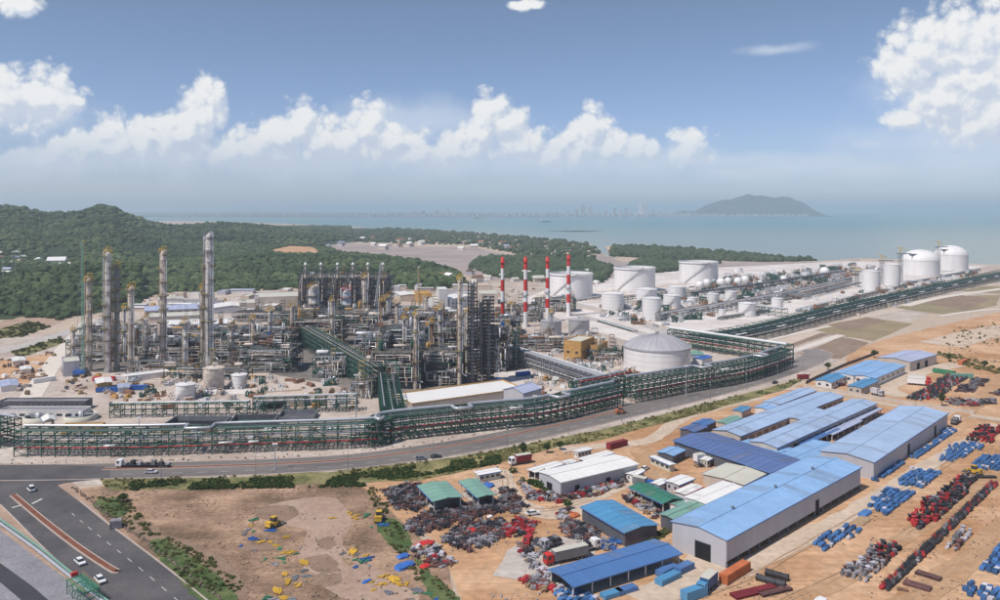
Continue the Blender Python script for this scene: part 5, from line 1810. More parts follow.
UNITS += [
    ('tall dark unit right below the furnaces on the left', 318, 346, 50, 18, 19, 'steel_dark', 31, 'mixed', {'dens': 1.2}),
    ('tall dark unit between diagonal rack and louvred block', 372, 372, 34, 20, 20, 'steel_dark', 32, 'fans', {'dens': 1.2}),
    ('dark middle unit behind the left louvred block', 398, 366, 60, 20, 24, 'steel_dark', 33, 'mixed', {'dens': 1.2, 'screen': True}),
    ('dark middle unit behind the right louvred block', 452, 362, 60, 22, 24, 'steel_dark', 34, 'mixed', {'dens': 1.2, 'screen': True}),
    ('dark unit between scaffold towers and leftmost stack', 490, 335, 50, 22, 18, 'steel_dark', 35, 'mixed', {'dens': 1.2}),
    ('long dark unit behind the tall left columns', 110, 350, 70, 20, 15, 'steel_dark', 36, 'mixed', {'dens': 1.2}),
    ('long dark unit behind the tallest column', 205, 350, 90, 20, 14, 'steel_dark', 37, 'fans', {'dens': 1.2}),
    ('cluttered unit left of the upper diagonal rack', 270, 352, 44, 22, 14, 'steel_dark', 38, 'mixed', {'dens': 1.3}),
    ('tall dark frame linking the six furnaces in front', 344, 317, 88, 10, 26, 'steel_dark', 41, 'mixed', {'dens': 0.7, 'screen': False}),
    ('dark frame behind the six furnaces', 346, 309, 92, 14, 34, 'steel_dark', 42, 'mixed', {'dens': 0.6, 'screen': True}),
    ('cluttered low unit in front of the grey cone tanks', 585, 352, 40, 14, 8, 'steel_green', 39, 'mixed', {'dens': 1.2}),
    ('dark unit filling the gap behind the office block crane', 445, 348, 50, 20, 19, 'steel_dark', 40, 'mixed', {'dens': 1.2}),
]
for lb, px, b, w_, dp, h, st, sd, tp, kw in UNITS:
    if sd in (8, 9, 10, 13, 14):
        h *= 1.3
    process_unit(lb, px, b, w_, dp, h, steel=st, seed=sd, top=tp, **kw)

# ---- pipe racks
std = lambda w: [(4, -w * 0.36, 0.25, 'steel_green_pale'), (4, -w * 0.18, 0.22, 'steel_grey'), (4, 0.0, 0.3, 'steel_green'), (4, w * 0.38, 0.25, 'steel_green'),
                 (3, -w * 0.38, 0.3, 'cladding'), (3, -w * 0.1, 0.3, 'steel_grey'), (3, w * 0.2, 0.3, 'steel_green_pale'), (2, -w * 0.42, 0.34, 'red_pipe'), (2, -w * 0.28, 0.3, 'white_pipe'), (2, 0.1, 0.35, 'steel_green_pale'), (2, w * 0.3, 0.3, 'steel_green'), (1, -w * 0.3, 0.3, 'steel_green_pale'), (1, w * 0.1, 0.35, 'cladding_warm')]
FR1 = offset(smooth_path(W([(14, 457), (130, 457), (250, 453), (340, 450), (392, 447)]), 8), 4.5)
rack('long green pipe rack beside the road, left stretch with red pipes', FR1, 9, 10.0, 3, 5.6, pipes=[(max(1, t_ - 1), o, r_, m) for t_, o, r_, m in std(9)], big=(2.6, 0.6, 'silver_pipe', 13, 10.9), loops=[(15, -3.6, 1, 'white_pipe', 5), (17, -3.6, 1, 'white_pipe', 3.4), (27, -3.6, 1, 'white_pipe', 4.5), (34, -3.6, 1, 'white_pipe', 4), (41, -3.6, 1, 'white_pipe', 4), (7, -3.6, 1, 'white_pipe', 4)], brace=7, group='pipe racks')
FR2 = offset(smooth_path(W([(392, 444), (400, 441), (500, 430), (545, 425), (600, 412), (628, 405)]), 8), 5)
rack('green pipe rack beside the road under the white roofed hall', FR2, 10, 10.6, 4, 4.2, pipes=std(11), big=(1.5, 0.75, 'silver_pipe', 12, 11.6), loops=[(18, -3.4, 3, 'white_pipe', 6), (34, -3.4, 3, 'white_pipe', 6), (44, -3.4, 3, 'white_pipe', 5)], brace=6, group='pipe racks')
FR3 = offset(smooth_path(W([(636, 403), (660, 399), (690, 393), (750, 382), (794, 367)]), 8), 5)
rack('green pipe rack beside the road in front of the domed tank', FR3, 10, 11.5, 4, 4.2, pipes=std(11), big=(2.5, 0.75, 'silver_pipe', 13, 12.6), loops=[(16, -3.4, 3, 'white_pipe', 6), (36, -3.4, 3, 'white_pipe', 6)], brace=5, group='pipe racks')
rack('short dark rack bridging the gateway to the domed tank', offset(W([(596, 411), (628, 404), (652, 398)]), 14), 8, 12, 5, 4, 'steel_green', pipes=[(5, -2, 0.4, 'red_pipe'), (4, 1, 0.4, 'silver_pipe'), (5, 2, 0.5, 'silver_pipe')], brace=2, group='pipe racks')
rack('wide diagonal green rack descending from the furnaces', W([(288, 334), (330, 361), (380, 394)]), 9.5, 14, 5, 6.0, 'steel_green', pipes=[(t_, o, r_, m) for t_ in (5, 4, 3, 2) for o, r_, m in ((-4.2, 0.26, 'steel_green_pale'), (-2.9, 0.2, 'silver_pipe'), (-1.4, 0.26, 'steel_green'), (0, 0.2, 'cladding_warm'), (1.8, 0.26, 'steel_grey'), (3.8, 0.26, 'steel_green_pale'))], brace=3, rail=True, group='pipe racks')
rack('dark green rack linking the diagonal rack with the road rack', W([(388, 398), (391, 418), (394, 438)]), 10, 13, 4, 5, 'steel_green', pipes=[(4, -4, 0.3, 'silver_pipe'), (4, -1, 0.3, 'steel_green'), (4, 2, 0.3, 'steel_grey'), (3, 0, 0.3, 'cladding')], brace=2, group='pipe racks')
rack('grey diagonal rack with silver pipes left of the domed tank', smooth_path(W([(508, 360), (560, 378), (618, 398)]), 6), 9, 9.5, 3, 5, 'steel_grey', pipes=[(3, -3.4, 0.5, 'silver_pipe'), (3, -1.5, 0.45, 'silver_pipe'), (3, 0.5, 0.5, 'silver_pipe'), (3, 2.6, 0.4, 'white_pipe'), (2, -3, 0.4, 'silver_pipe'), (2, -1, 0.4, 'white_pipe'), (2, 1.2, 0.45, 'silver_pipe'), (2, 3.2, 0.4, 'cladding_warm'), (1, -2, 0.35, 'white_pipe'), (1, 2, 0.35, 'silver_pipe')], brace=5, group='pipe racks')
rack('low green rack in front of the concrete yard', W([(112, 417), (250, 415)]), 5, 6.5, 2, 5, 'steel_green', pipes=[(2, -1.5, 0.3, 'steel_green_pale'), (2, 0, 0.3, 'silver_pipe'), (2, 1.5, 0.3, 'cladding'), (1, 0, 0.3, 'steel_green_pale')], brace=4, group='pipe racks')
rack('low green rack joining the concrete yard to the diagonal rack', W([(254, 413), (360, 410)]), 6, 8, 3, 5, 'steel_green', pipes=[(3, -1.5, 0.4, 'silver_pipe'), (3, 0.5, 0.3, 'cladding'), (2, 0, 0.4, 'silver_pipe'), (2, 2, 0.3, 'white_pipe')], brace=4, group='pipe racks')
rack('green rack running left from the end of the road rack', W([(-70, 437), (-20, 440), (12, 446)]), 9, 11, 4, 4.6, pipes=std(9), big=(2.0, 0.7, 'silver_pipe', 0, 12.0), brace=3, group='pipe racks')
rack('green rack behind the domed tank along the tank farm', W([(672, 345), (735, 355), (790, 364)]), 11, 12, 4, 5.5, 'steel_green', pipes=std(11), big=(-3, 0.9, 'white_pipe', 0, 13.2), brace=4, group='pipe racks')
FAR = smooth_path(W([(700, 348), (762, 336), (826, 319), (900, 301), (1000, 279), (1060, 267)]), 8)
rack('very long dark rack running to the domed gas tanks', FAR, 18, 9.5, 3, 12, 'steel_green', pipes=[(2, o, 0.5, m) for o, m in ((-10, 'steel_dark'), (-7.5, 'steel_green_pale'), (-5, 'steel_dark'), (-2.5, 'steel_dark'), (0, 'silver_pipe'), (3, 'steel_dark'), (6, 'steel_dark'), (8.5, 'steel_green_pale'), (10.5, 'steel_dark'))] + [(1, o, 0.5, m) for o, m in ((-8, 'steel_dark'), (-4, 'cladding'), (0, 'steel_dark'), (5, 'steel_dark'))], loops=[(k, -9.0, 2, 'white_pipe', 12) for k in range(3, 80, 5)], brace=9, group='pipe racks')
rack('dark rack between the small tanks of the tank farm', smooth_path(W([(660, 322), (740, 308), (800, 296), (850, 283)]), 6), 9, 8, 2, 9, 'steel_grey', pipes=[(2, -3, 0.4, 'white_pipe'), (2, 0, 0.4, 'silver_pipe'), (2, 3, 0.4, 'rust'), (1, 0, 0.4, 'silver_pipe')], brace=6, group='pipe racks')
rack('faint rack across the middle of the tank farm', smooth_path(W([(690, 300), (760, 290), (845, 276)]), 6), 10, 8, 2, 11, 'steel_dark', pipes=[(2, -3, 0.5, 'steel_dark'), (2, 0, 0.5, 'silver_pipe'), (2, 3, 0.5, 'steel_dark')], brace=6, group='pipe racks')
rack('low rack in front of the three small tanks', W([(625, 303), (680, 296)]), 8, 7, 2, 9, 'steel_green', pipes=[(2, -2, 0.4, 'silver_pipe'), (2, 1, 0.4, 'rust')], brace=5, group='pipe racks')
rack('rack crossing the tank farm towards the sphere tanks', W([(740, 312), (790, 318)]), 9, 8, 2, 7, 'steel_green', pipes=[(2, -2, 0.4, 'silver_pipe'), (2, 1, 0.4, 'white_pipe')], brace=4, group='pipe racks')
rack('rack in front of the two tall cylinder tanks', W([(800, 300), (850, 287)]), 10, 8, 2, 12, 'steel_grey', pipes=[(2, -2, 0.5, 'rust'), (2, 1, 0.5, 'white_pipe')], brace=4, group='pipe racks')

# ---- tanks
tank('large grey domed tank with radial roof seams beside the road rack', 657, 374, 66, 22.5, 'panels', 'tank_white', 'dome_grey', stair=True, seg=64, stair_a=R(285))
tank('large open topped white tank left of the three at the back', 571, 299, 43, 24.5, 'float', seg=56, stair_a=R(205), group='open topped tanks')
tank('large open topped white tank, middle of the three', 634.5, 292.5, 41, 24, 'float', seg=56, stair_a=R(205), group='open topped tanks')
tank('large open topped white tank, right and furthest of the three', 698.5, 284.5, 38, 22, 'float', seg=56, stair_a=R(210), group='open topped tanks')
tank('huge white domed gas tank, nearer of the two at the shore', 920.5, 276.5, 34, 15.5, 'dome', seg=56, stair=False, name='gas_tank')
tank('huge white domed gas tank, further of the two at the shore', 951, 271, 30, 15.5, 'dome', seg=56, stair=False, name='gas_tank')
tank('tall white cylinder tank, left of the pair by the long rack', 871, 291.5, 17, 20, 'cone', seg=36)
tank('tall white cylinder tank, right of the pair by the long rack', 892, 287.5, 15.5, 22.5, 'cone', seg=36)
MIDT = [
    ('white cone roofed tank in front of the left open tank', 612.5, 311, 22, 16.5, 'tank_white'), ('white cone roofed tank behind the tall front tank', 646.5, 305, 21, 15, 'tank_white'),
    ('tall white tank at the corner of the diagonal plant road', 651.5, 321.5, 18.5, 22.5, 'tank_white'), ('white tank right of the tall corner tank', 672, 311.5, 17, 15.5, 'tank_white'),
    ('white domed tank behind the pair at the corner', 676.5, 300, 18, 12.5, 'tank_white'), ('small cream tank behind the dark farm rack', 692.5, 307, 10, 9, 'tank_white'),
    ('small white tank behind the dark farm rack, second of three', 712.5, 304.5, 11.5, 10, 'tank_white'), ('small white tank behind the dark farm rack, third of three', 731, 302.5, 11.5, 10.5, 'tank_white'),
    ('broad white tank at the near end of the farm rack', 747, 317, 17, 13, 'tank_white'), ('grey cone roofed tank, left of the two by the stacks', 551, 337, 21, 15, 'tank_grey'),
    ('grey cone roofed tank, right of the two by the stacks', 579, 336, 21, 15, 'tank_grey'), ('stout pinkish tank on the concrete yard left of centre', 214, 391.5, 19.5, 22, 'cladding_warm'),
    ('white tank right of the stout pinkish tank', 239, 389, 15.5, 13, 'tank_white'), ('white tank with fluted sides left of the stout pinkish tank', 185.5, 401, 19, 15, 'tank_white'),
    ('small white tank by the grey cone tanks', 534, 344, 9.5, 8, 'tank_white'), ('slim silver tank behind the second stack', 535, 322, 4.5, 11, 'tank_grey'), ('slim silver tank behind the third stack', 541, 321, 5, 10, 'tank_grey'),
    ('small tank among the far tank farm pipes', 778, 299, 9, 7, 'tank_white'), ('small tank in the crook of the racks', 777, 310, 11, 11, 'tank_white'), ('far small white tank beyond the sphere tanks', 760, 281, 8, 6, 'tank_white'),
    ('far small white tank near the mangrove', 738, 272.5, 9, 4.5, 'tank_white'), ('far white tank left of the last sphere', 805, 279, 9, 6, 'tank_white'), ('far white tank behind the last sphere', 816, 273, 9, 4.5, 'tank_white'),
    ('far low white tank beside the shore', 846, 270, 8, 3.5, 'tank_white'), ('small white tank left of the broad white tank', 722, 316, 7, 6, 'tank_white'),
]
for lb, px, b, w_, h_, m in MIDT:
    tank(lb, px, b, w_, h_, 'cone', m, seg=28, stair=w_ > 10)
for i, (px, b, r_, lb) in enumerate([(700, 291, 4.2, 'white sphere tank, leftmost of the sphere row'), (707, 288.5, 4.0, 'white sphere tank, second of the sphere row'), (721, 289, 4.6, 'white sphere tank, third of the sphere row'), (728, 286, 3.6, 'small white sphere tank, fourth of the sphere row'),
                                     (738, 287, 4.0, 'white sphere tank, fifth of the sphere row'), (745, 286, 4.3, 'white sphere tank, last of the sphere row'), (824.5, 278.5, 4.8, 'white sphere tank standing alone towards the shore'), (760, 288, 3.2, 'small white sphere tank right of the sphere row'), (784, 284, 3.4, 'small white sphere tank in the far tank farm')]):
    sphere_tank(lb, px, b, r_, 'sphere tanks')

# lattice platforms and small cranes on the gas tanks
def pump_tower(label, px, base, top, side=1):
    d = CAM_H * FOC / (base - HY)
    h = (base - top) * d / FOC
    t = thing('access_tower', label, 'tower', ((px - CX) / FOC * d, d, 0))
    mb = MB(); lattice(mb, (0, 0, 0), (0, 0, h * 0.80), 4.2, 8, 0.3); mb.build('lattice', 'steel_grey', t)
    mb = MB(); mb.b2(-4, 14 * side if side > 0 else 4, -4, 4, h * 0.80, h * 0.82) if side > 0 else mb.b2(-14, 4, -4, 4, h * 0.80, h * 0.82); mb.build('bridge_deck', 'steel_grey', t)
    mb = MB(); mb.bar((0, 0, h * 0.82), (0, 0, h), 0.9); mb.bar((-5, 0, h * 0.99), (7, 0, h * 0.93), 0.8); mb.build('davit_crane', 'yellow_paint', t)
    return t
pump_tower('grey access tower with yellow davit left of the nearer gas tank', 900.5, 282, 247)
pump_tower('grey access tower with yellow davit beside the further gas tank', 938.5, 272, 241)
pump_tower('grey access tower with yellow davit behind the tall cylinder pair', 882, 284, 255)
pump_tower('grey access tower left of the first tall cylinder tank', 857, 287, 268)

# ---- cranes
def crane(label, px, base, top_px, top, material, body='blue_paint', w_=2.6, cat='crane'):
    d = CAM_H * FOC / (base - HY)
    h = (base - top) * d / FOC
    dx = (top_px - px) / FOC * d
    t = thing('crawler_crane', label, cat, ((px - CX) / FOC * d, d, 0))
    for s in (-1, 1):
        mb = MB()
        mb.tube([(-4, s * 2.6, 0.7), (4, s * 2.6, 0.7)], 0.7, 8); mb.b2(-4, 4, s * 2.6 - 0.6, s * 2.6 + 0.6, 0.05, 1.35)
        mb.build('track', 'rubber', t)
    mb = MB(); mb.b2(-3.5, 2.6, -1.9, 1.9, 1.4, 3.6); mb.b2(-4.6, -3.52, -2.1, 2.1, 1.6, 3.4); mb.build('body', body, t)
    mb = MB(); mb.b2(2.65, 4.2, -1.9, -0.3, 1.7, 3.9); mb.build('cab', 'glass_dark', t)
    mb = MB(); lattice(mb, (0.5, 0, 3), (dx, 0, h), (w_, min(w_, 1.0)), max(8, int(h / 3.2)), 0.1 * w_); mb.build('boom', material, t)
    mb = MB(); mb.bar((dx, 0, h), (dx + 1.2, 0, h - 0.8), 0.4); mb.bar((dx + 1.2, 0, h - 0.8), (dx + 1.2, 0, h * 0.72), 0.12); mb.b2(dx + 0.8, dx + 1.6, -0.4, 0.4, h * 0.70, h * 0.72); mb.build('hook_block', 'yellow_paint', t)
    mb = MB(); mb.bar((-4, 0, 3.4), (dx * 0.9 - 0.6, 0, h * 0.92), 0.12); mb.build('pendant_line', 'steel_grey', t)
    return t
crane('crawler crane with a tall pale green upright lattice boom at far left', 82, 376, 82.5, 240, 'roof_green_pale', w_=1.3)
crane('crawler crane with a leaning pale blue boom at the furnaces', 372, 333, 381, 262, 'silver_pipe')
crane('small crane with a thin boom behind the dense block', 420, 330, 418, 268, 'rail_yellow', w_=1.6)
crane('small crane with a short leaning boom by the white office block', 436, 338, 426, 300, 'dark_red', w_=1.8)
crane('small crane beside the black scaffold tower', 496, 384, 499, 345, 'white_pipe', w_=1.6)

# slim lamp and lightning masts standing up through the plant
for i, (px, b, tp, lb) in enumerate([(418.5, 322, 267, 'thin mast with a yellow tip behind the office block'), (356, 425, 375, 'tall lamp mast beside the diagonal rack'), (221, 372, 326, 'thin lamp mast right of the tallest column'), (139, 455, 418, 'lamp mast at the road rack left part'),
                                    (275, 470, 444, 'lamp post on the roadside before the rack'), (535, 425, 396, 'lamp post at the rack in front of the hall'), (686, 397, 366, 'lamp mast in front of the domed tank rack'), (12, 292, 256, 'pylon among the houses at far left'), (3, 296, 262, 'pylon at the left picture edge'), (15.5, 291, 256, 'twin pylon among the houses at far left')]):
    d = CAM_H * FOC / (b - HY); h = (b - tp) * d / FOC
    t = thing('lamp_mast', lb, 'mast', ((px - CX) / FOC * d, d, 0), 0, 'masts')
    mb = MB(); mb.tube([(0, 0, 0), (0, 0, h)], [0.32, 0.14], 8); mb.build('pole', 'silver_pipe', t)
    mb = MB(); mb.b2(-1.0, 1.0, -0.25, 0.25, h, h + 0.35); mb.b2(-0.9, -0.4, -0.3, 0.3, h - 0.35, h - 0.01); mb.b2(0.4, 0.9, -0.3, 0.3, h - 0.35, h - 0.01); mb.build('lamp_head', 'white_paint', t)

# ---- plant buildings
building('process_hall', 'long low hall with white flat roof and ochre parapet behind the rack', 'building', [(394, 393), (411, 406), (521, 388), (506, 381)], 8.0, 'roof_white', 'wall_beige', 'flat', fascia='ochre', windows=10)
building('roof_cabin', 'small grey hipped cabin at the right end of the white hall', 'cabin', [(508, 388), (519, 394), (537, 389), (526, 383)], 9.5, 'roof_lilac', 'wall_grey', 'gable', slope=0.3, panel=2)
building('boiler_house', 'tall ochre boiler house box by the grey cone tanks', 'building', [(566, 340), (579, 343), (592, 338), (580, 335)], 13, 'roof_beige', 'ochre', 'flat', windows=3)
building('boiler_house', 'lower tan block right of the tall ochre boiler house', 'building', [(583, 344), (597, 347), (606, 342), (594, 340)], 9, 'rust', 'ochre', 'flat')
building('office_block', 'white office block with a stepped top behind the dense units', 'building', [(437, 297), (442, 301), (466, 297), (460, 292)], 14, 'roof_white', 'wall_white', 'flat', windows=6, wrows=2)
building('office_block', 'white stair tower rising from the office block', 'building', [(437, 288), (440, 290), (447, 289), (444, 286.5)], 24, 'roof_white', 'wall_white', 'flat', windows=2)
building('plant_building', 'yellow ochre building left of the office block', 'building', [(415, 292), (420, 295), (430, 293), (426, 290)], 10, 'ochre', 'ochre', 'flat')
building('plant_building', 'low building with white roof left of the ochre one', 'building', [(396, 293), (402, 296), (418, 294), (412, 290.5)], 7, 'roof_white', 'wall_beige', 'gable')
building('plant_building', 'long beige block left of the furnaces', 'building', [(257, 293), (259, 298), (301, 296), (299, 291.5)], 12, 'roof_beige', 'wall_beige', 'flat', windows=9, wrows=2)
building('plant_building', 'small beige annex at the left of the long beige block', 'building', [(238, 300), (240, 304), (256, 303), (254, 299)], 9, 'roof_beige', 'wall_beige', 'flat', windows=4)
building('plant_building', 'beige block behind the black scaffold towers', 'building', [(478, 291), (480, 295), (497, 293), (495, 289.5)], 11, 'roof_beige', 'wall_beige', 'flat', windows=5)
building('plant_shed', 'long shed with white roof behind the tallest column', 'shed', [(166, 320), (166, 325), (234, 323), (232, 318)], 6, 'roof_white', 'wall_beige', 'gable')
building('plant_shed', 'white roofed shed further right behind the tallest column', 'shed', [(213, 304), (214, 308), (249, 306), (247, 302.5)], 6, 'roof_white', 'wall_grey', 'gable', windows=6)
building('plant_shed', 'grey roofed long shed behind the lone pale column', 'shed', [(145, 306), (145, 311), (205, 308), (204, 303.5)], 5, 'roof_lilac', 'wall_beige', 'gable', windows=8)
building('plant_shed', 'pale low shed furthest back behind the lone column', 'shed', [(158, 297.5), (158, 300), (184, 299), (183, 296)], 5, 'roof_beige', 'wall_white', 'gable')
building('plant_shed', 'pinkish roofed shed in the second row behind the columns', 'shed', [(150, 313), (150, 317), (200, 315), (199, 311)], 5, 'roof_beige', 'wall_beige', 'gable')
building('substation', 'beige roofed open substation at the top of the white plant road', 'building', [(61, 358), (64, 362), (79, 362), (78, 356)], 8.5, 'roof_beige', 'wall_grey', 'flat', doors=(('y-', 0.3, 3, 4), ('y-', 0.7, 3, 4)))
building('plant_shed', 'long grey flat roofed gallery at the far left edge', 'shed', [(2, 399), (3, 402), (90, 402), (88, 398.5)], 4, 'gravel_grey', 'wall_dark', 'flat', windows=16)
building('plant_shed', 'second low gallery with open bays at far left', 'shed', [(5, 407), (3, 411), (86, 411), (88, 407)], 4, 'gravel_grey', 'wall_white', 'flat', windows=9)
building('concrete_house', 'beige concrete pump house below the tangled pipes', 'building', [(262, 393), (268, 398), (307, 396), (300, 390)], 5.5, 'concrete_warm', 'concrete_warm', 'flat', doors=(('y-', 0.3, 9, 3.4),))
building('plant_shed', 'small white roofed canopy in the concrete yard', 'shed', [(95, 378), (97, 383), (112, 382), (110, 377)], 5, 'roof_white', 'ochre', 'gable')
building('plant_shed', 'white flat building slab behind the lone pale column', 'shed', [(126, 374), (126, 377), (168, 372), (166, 369)], 3, 'roof_white', 'wall_white', 'flat')
building('plant_shed', 'ochre fronted low building by the circular basins', 'shed', [(64, 424), (64, 427), (103, 426), (103, 423)], 3.5, 'roof_beige', 'ochre', 'flat', doors=(('y-', 0.3, 5, 2), ('y-', 0.65, 5, 2)))
building('white_tent', 'small white tent roof between the circular basins', 'tent', [(42, 417), (44, 421), (55, 419), (53, 415)], 5, 'roof_white', 'ochre', 'gable', slope=0.4, posts=True)
building('plant_shed', 'green shed roof right of the domed tank', 'shed', [(690, 352), (693, 356), (703, 354), (700, 350)], 5, 'roof_green_pale', 'wall_white', 'gable')
building('plant_shed', 'blue tarped shed right of the domed tank', 'shed', [(696, 357), (699, 360), (709, 357), (706, 354)], 4, 'tarp_blue', 'wall_white', 'gable')
for k, (q, lb) in enumerate([([(12, 357), (13, 361), (25, 360), (24, 357)], 'white cabin left of the white plant road'), ([(0, 380), (1, 386), (18, 385), (16, 379)], 'grey cabin at left edge left of the white road'), ([(20, 366), (21, 369), (31, 369), (30, 366)], 'small dusty cabin near the white plant road'),
                             ([(118, 384), (119, 388), (129, 387), (128, 383)], 'white cabin in the middle of the concrete yard')]):
    building('site_cabin', lb, 'cabin', q, 3.2, 'roof_lilac' if k % 2 else 'roof_white', 'wall_white', 'gable', panel=2)

# basins and clarifiers
def basin(label, corners, h=2.6, inner='dark_opening'):
    c, yaw, L, Wd = fit(corners, h)
    t = thing('basin', label, 'basin', c[:], yaw)
    mb = MB(); mb.b2(-L / 2, L / 2, -Wd / 2, Wd / 2, 0.05, 0.8); mb.build('water', inner, t)
    for s in (-1, 1):
        mb = MB(); mb.b2(-L / 2 - 0.3, L / 2 + 0.3, s * (Wd / 2 + 0.2) - 0.2, s * (Wd / 2 + 0.2) + 0.2, 0, h); mb.build('wall', 'steel_grey' if inner != 'steel_green' else 'wall_dark', t)
        mb = MB(); mb.b2(s * (L / 2 + 0.2) - 0.2, s * (L / 2 + 0.2) + 0.2, -Wd / 2, Wd / 2, 0, h); mb.build('wall', 'steel_grey', t)
basin('dark rectangular basin behind the road rack, left of the two', [(170, 416), (170, 424), (227, 424), (225, 416)], 3.0)
basin('dark green rectangular basin behind the road rack, right of two', [(232, 415), (232, 423), (276, 422), (274, 414)], 3.0, 'steel_green')
basin('small dark basin under the low green rack', [(280, 410), (281, 417), (316, 416), (314, 410)], 2.5, 'wall_dark')
for px, b, w_, lb in ((31, 424, 26, 'round concrete clarifier at the far left'), (73, 423, 30, 'round concrete clarifier with blue grey water')):
    d = CAM_H * FOC / (b - HY); r_ = w_ / 2 * d / FOC
    t = thing('clarifier', lb, 'basin', ((px - CX) / FOC * d, d + r_, 0))
    mb = MB(); mb.lathe([(r_ + 0.3, 0), (r_ + 0.3, 2.4), (r_ - 0.3, 2.4), (r_ - 0.3, 0.6)], 32); mb.build('rim', 'roof_beige', t)
    mb = MB(); mb.lathe([(r_ - 0.3, 1.2), (0.01, 1.2)], 32); mb.build('water', 'glass_dark', t)
    mb = MB(); mb.b2(-r_, r_, -0.6, 0.6, 2.5, 2.8); mb.lathe([(1.2, 0.6), (1.2, 3.6), (0.01, 3.8)], 10); mb.build('bridge', 'silver_pipe', t)

# tank farm pipe clutter: valve skids and low pipe bundles
def skid_meshes():
    out = []
    for k in range(5):
        rd = random.Random(70 + k)
        mb = MB()
        mb.b2(-3, 3, -1.5, 1.5, 0, 0.3)
        for q in range(7):
            x = rd.uniform(-2.8, 2.8); z = rd.uniform(0.8, 3.2)
            mb.tube([(x, -1.4, 0.3), (x, -1.4, z), (x + rd.uniform(-2, 2), 1.4, z), (x, 1.4, 0.3)], rd.uniform(0.12, 0.3), 5)
        mb.lathe([(0.7, 0.3), (0.8, 0.6), (0.8, 2.2), (0.01, 2.8)], 10, (rd.uniform(-2, 2), 0, 0))
        mb.b2(0.5, 2.2, -0.8, 0.6, 0.3, 1.6)
        out.append(mb.mesh('valve_skid', ('rust', 'silver_pipe', 'cladding_warm', 'white_pipe', 'steel_green')[k]))
    return out
SK = skid_meshes()
def scatter_poly(q, n, seed, smin=0.8, smax=1.3, nm=5, along=None):
    rd = random.Random(seed)
    P = W(q)
    xs = [p.x for p in P]; ys = [p.y for p in P]
    out = []
    guard = 0
    while len(out) < n and guard < n * 60:
        guard += 1
        x, y = rd.uniform(min(xs), max(xs)), rd.uniform(min(ys), max(ys))
        if point_in(P, x, y):
            out.append((x, y, rd.uniform(0, 6.28) if along is None else along + rd.uniform(-0.1, 0.1), rd.uniform(smin, smax), rd.randrange(nm)))
    return out
joined('pipe_clutter', [(x, y, Z2 + 0.03, a, s_, SK[k]) for x, y, a, s_, k in scatter_poly([(600, 318), (640, 330), (760, 312), (850, 285), (850, 272), (700, 285)], 130, 3, 0.9, 1.8) + scatter_poly([(690, 312), (760, 300), (850, 282), (850, 272), (700, 284)], 170, 33, 1.2, 2.6) + scatter_poly([(590, 306), (640, 300), (700, 295), (700, 318), (640, 330)], 70, 34, 1.0, 2.0) + scatter_poly([(700, 282), (850, 266), (900, 272), (850, 282)], 110, 35, 1.4, 3.0) + scatter_poly([(780, 318), (860, 296), (980, 270), (985, 274), (830, 316)], 70, 36, 1.0, 2.2)], 'crowded pipework and valves between the far tanks')
instances('valve_skid', SK, scatter_poly([(520, 350), (560, 372), (625, 388), (640, 376), (620, 350), (560, 340)], 60, 4, 0.8, 1.4), 'pipe and valve skid beside the ochre boiler house', 'pipe skid', 'valve skids by the boiler house')
instances('valve_skid', SK, scatter_poly([(90, 396), (100, 378), (180, 376), (350, 380), (350, 408), (240, 410)], 80, 5, 0.6, 1.2), 'pipe and valve skid standing in the concrete yard', 'pipe skid', 'valve skids in the concrete yard')
instances('valve_skid', SK, scatter_poly([(30, 448), (30, 430), (380, 428), (380, 446)], 70, 6, 0.5, 1.0), 'pipe and valve skid on the ground behind the road rack', 'pipe skid', 'valve skids behind the road rack')
instances('valve_skid', SK, scatter_poly([(510, 378), (530, 372), (600, 395), (560, 404)], 26, 7, 0.5, 1.0), 'pipe and valve skid on the pale yard below the grey diagonal rack', 'pipe skid', 'valve skids below the diagonal rack')
instances('valve_skid', SK, scatter_poly([(800, 300), (980, 272), (990, 282), (860, 318)], 40, 8, 0.8, 1.5), 'pipe and valve skid beside the very long dark rack', 'pipe skid', 'valve skids near the gas tanks')

# low bund walls and kerbed roads of the tank farm
for k, (pts, h_) in enumerate([([(545, 304), (600, 312), (690, 334), (700, 338)], 1.2), ([(600, 312), (700, 294), (800, 280)], 1.2), ([(540, 296), (600, 300), (700, 290)], 1.4), ([(800, 322), (960, 280), (1000, 270)], 1.6), ([(700, 290), (850, 266)], 1.4)]):
    P = resample(smooth_path(W(pts), 4), 12)
    mb = MB()
    for a, b in zip(P[:-1], P[1:]):
        mb.bar(a + Vector((0, 0, h_ / 2)), b + Vector((0, 0, h_ / 2)), 0.5, h_)
    tag(mb.build('bund_wall', 'concrete_warm'), 'low pale bund wall, %s in the tank farm' % ('along the diagonal plant road', 'between the small tanks', 'in front of the open topped tanks', 'beside the very long rack', 'at the far side')[k], 'wall')

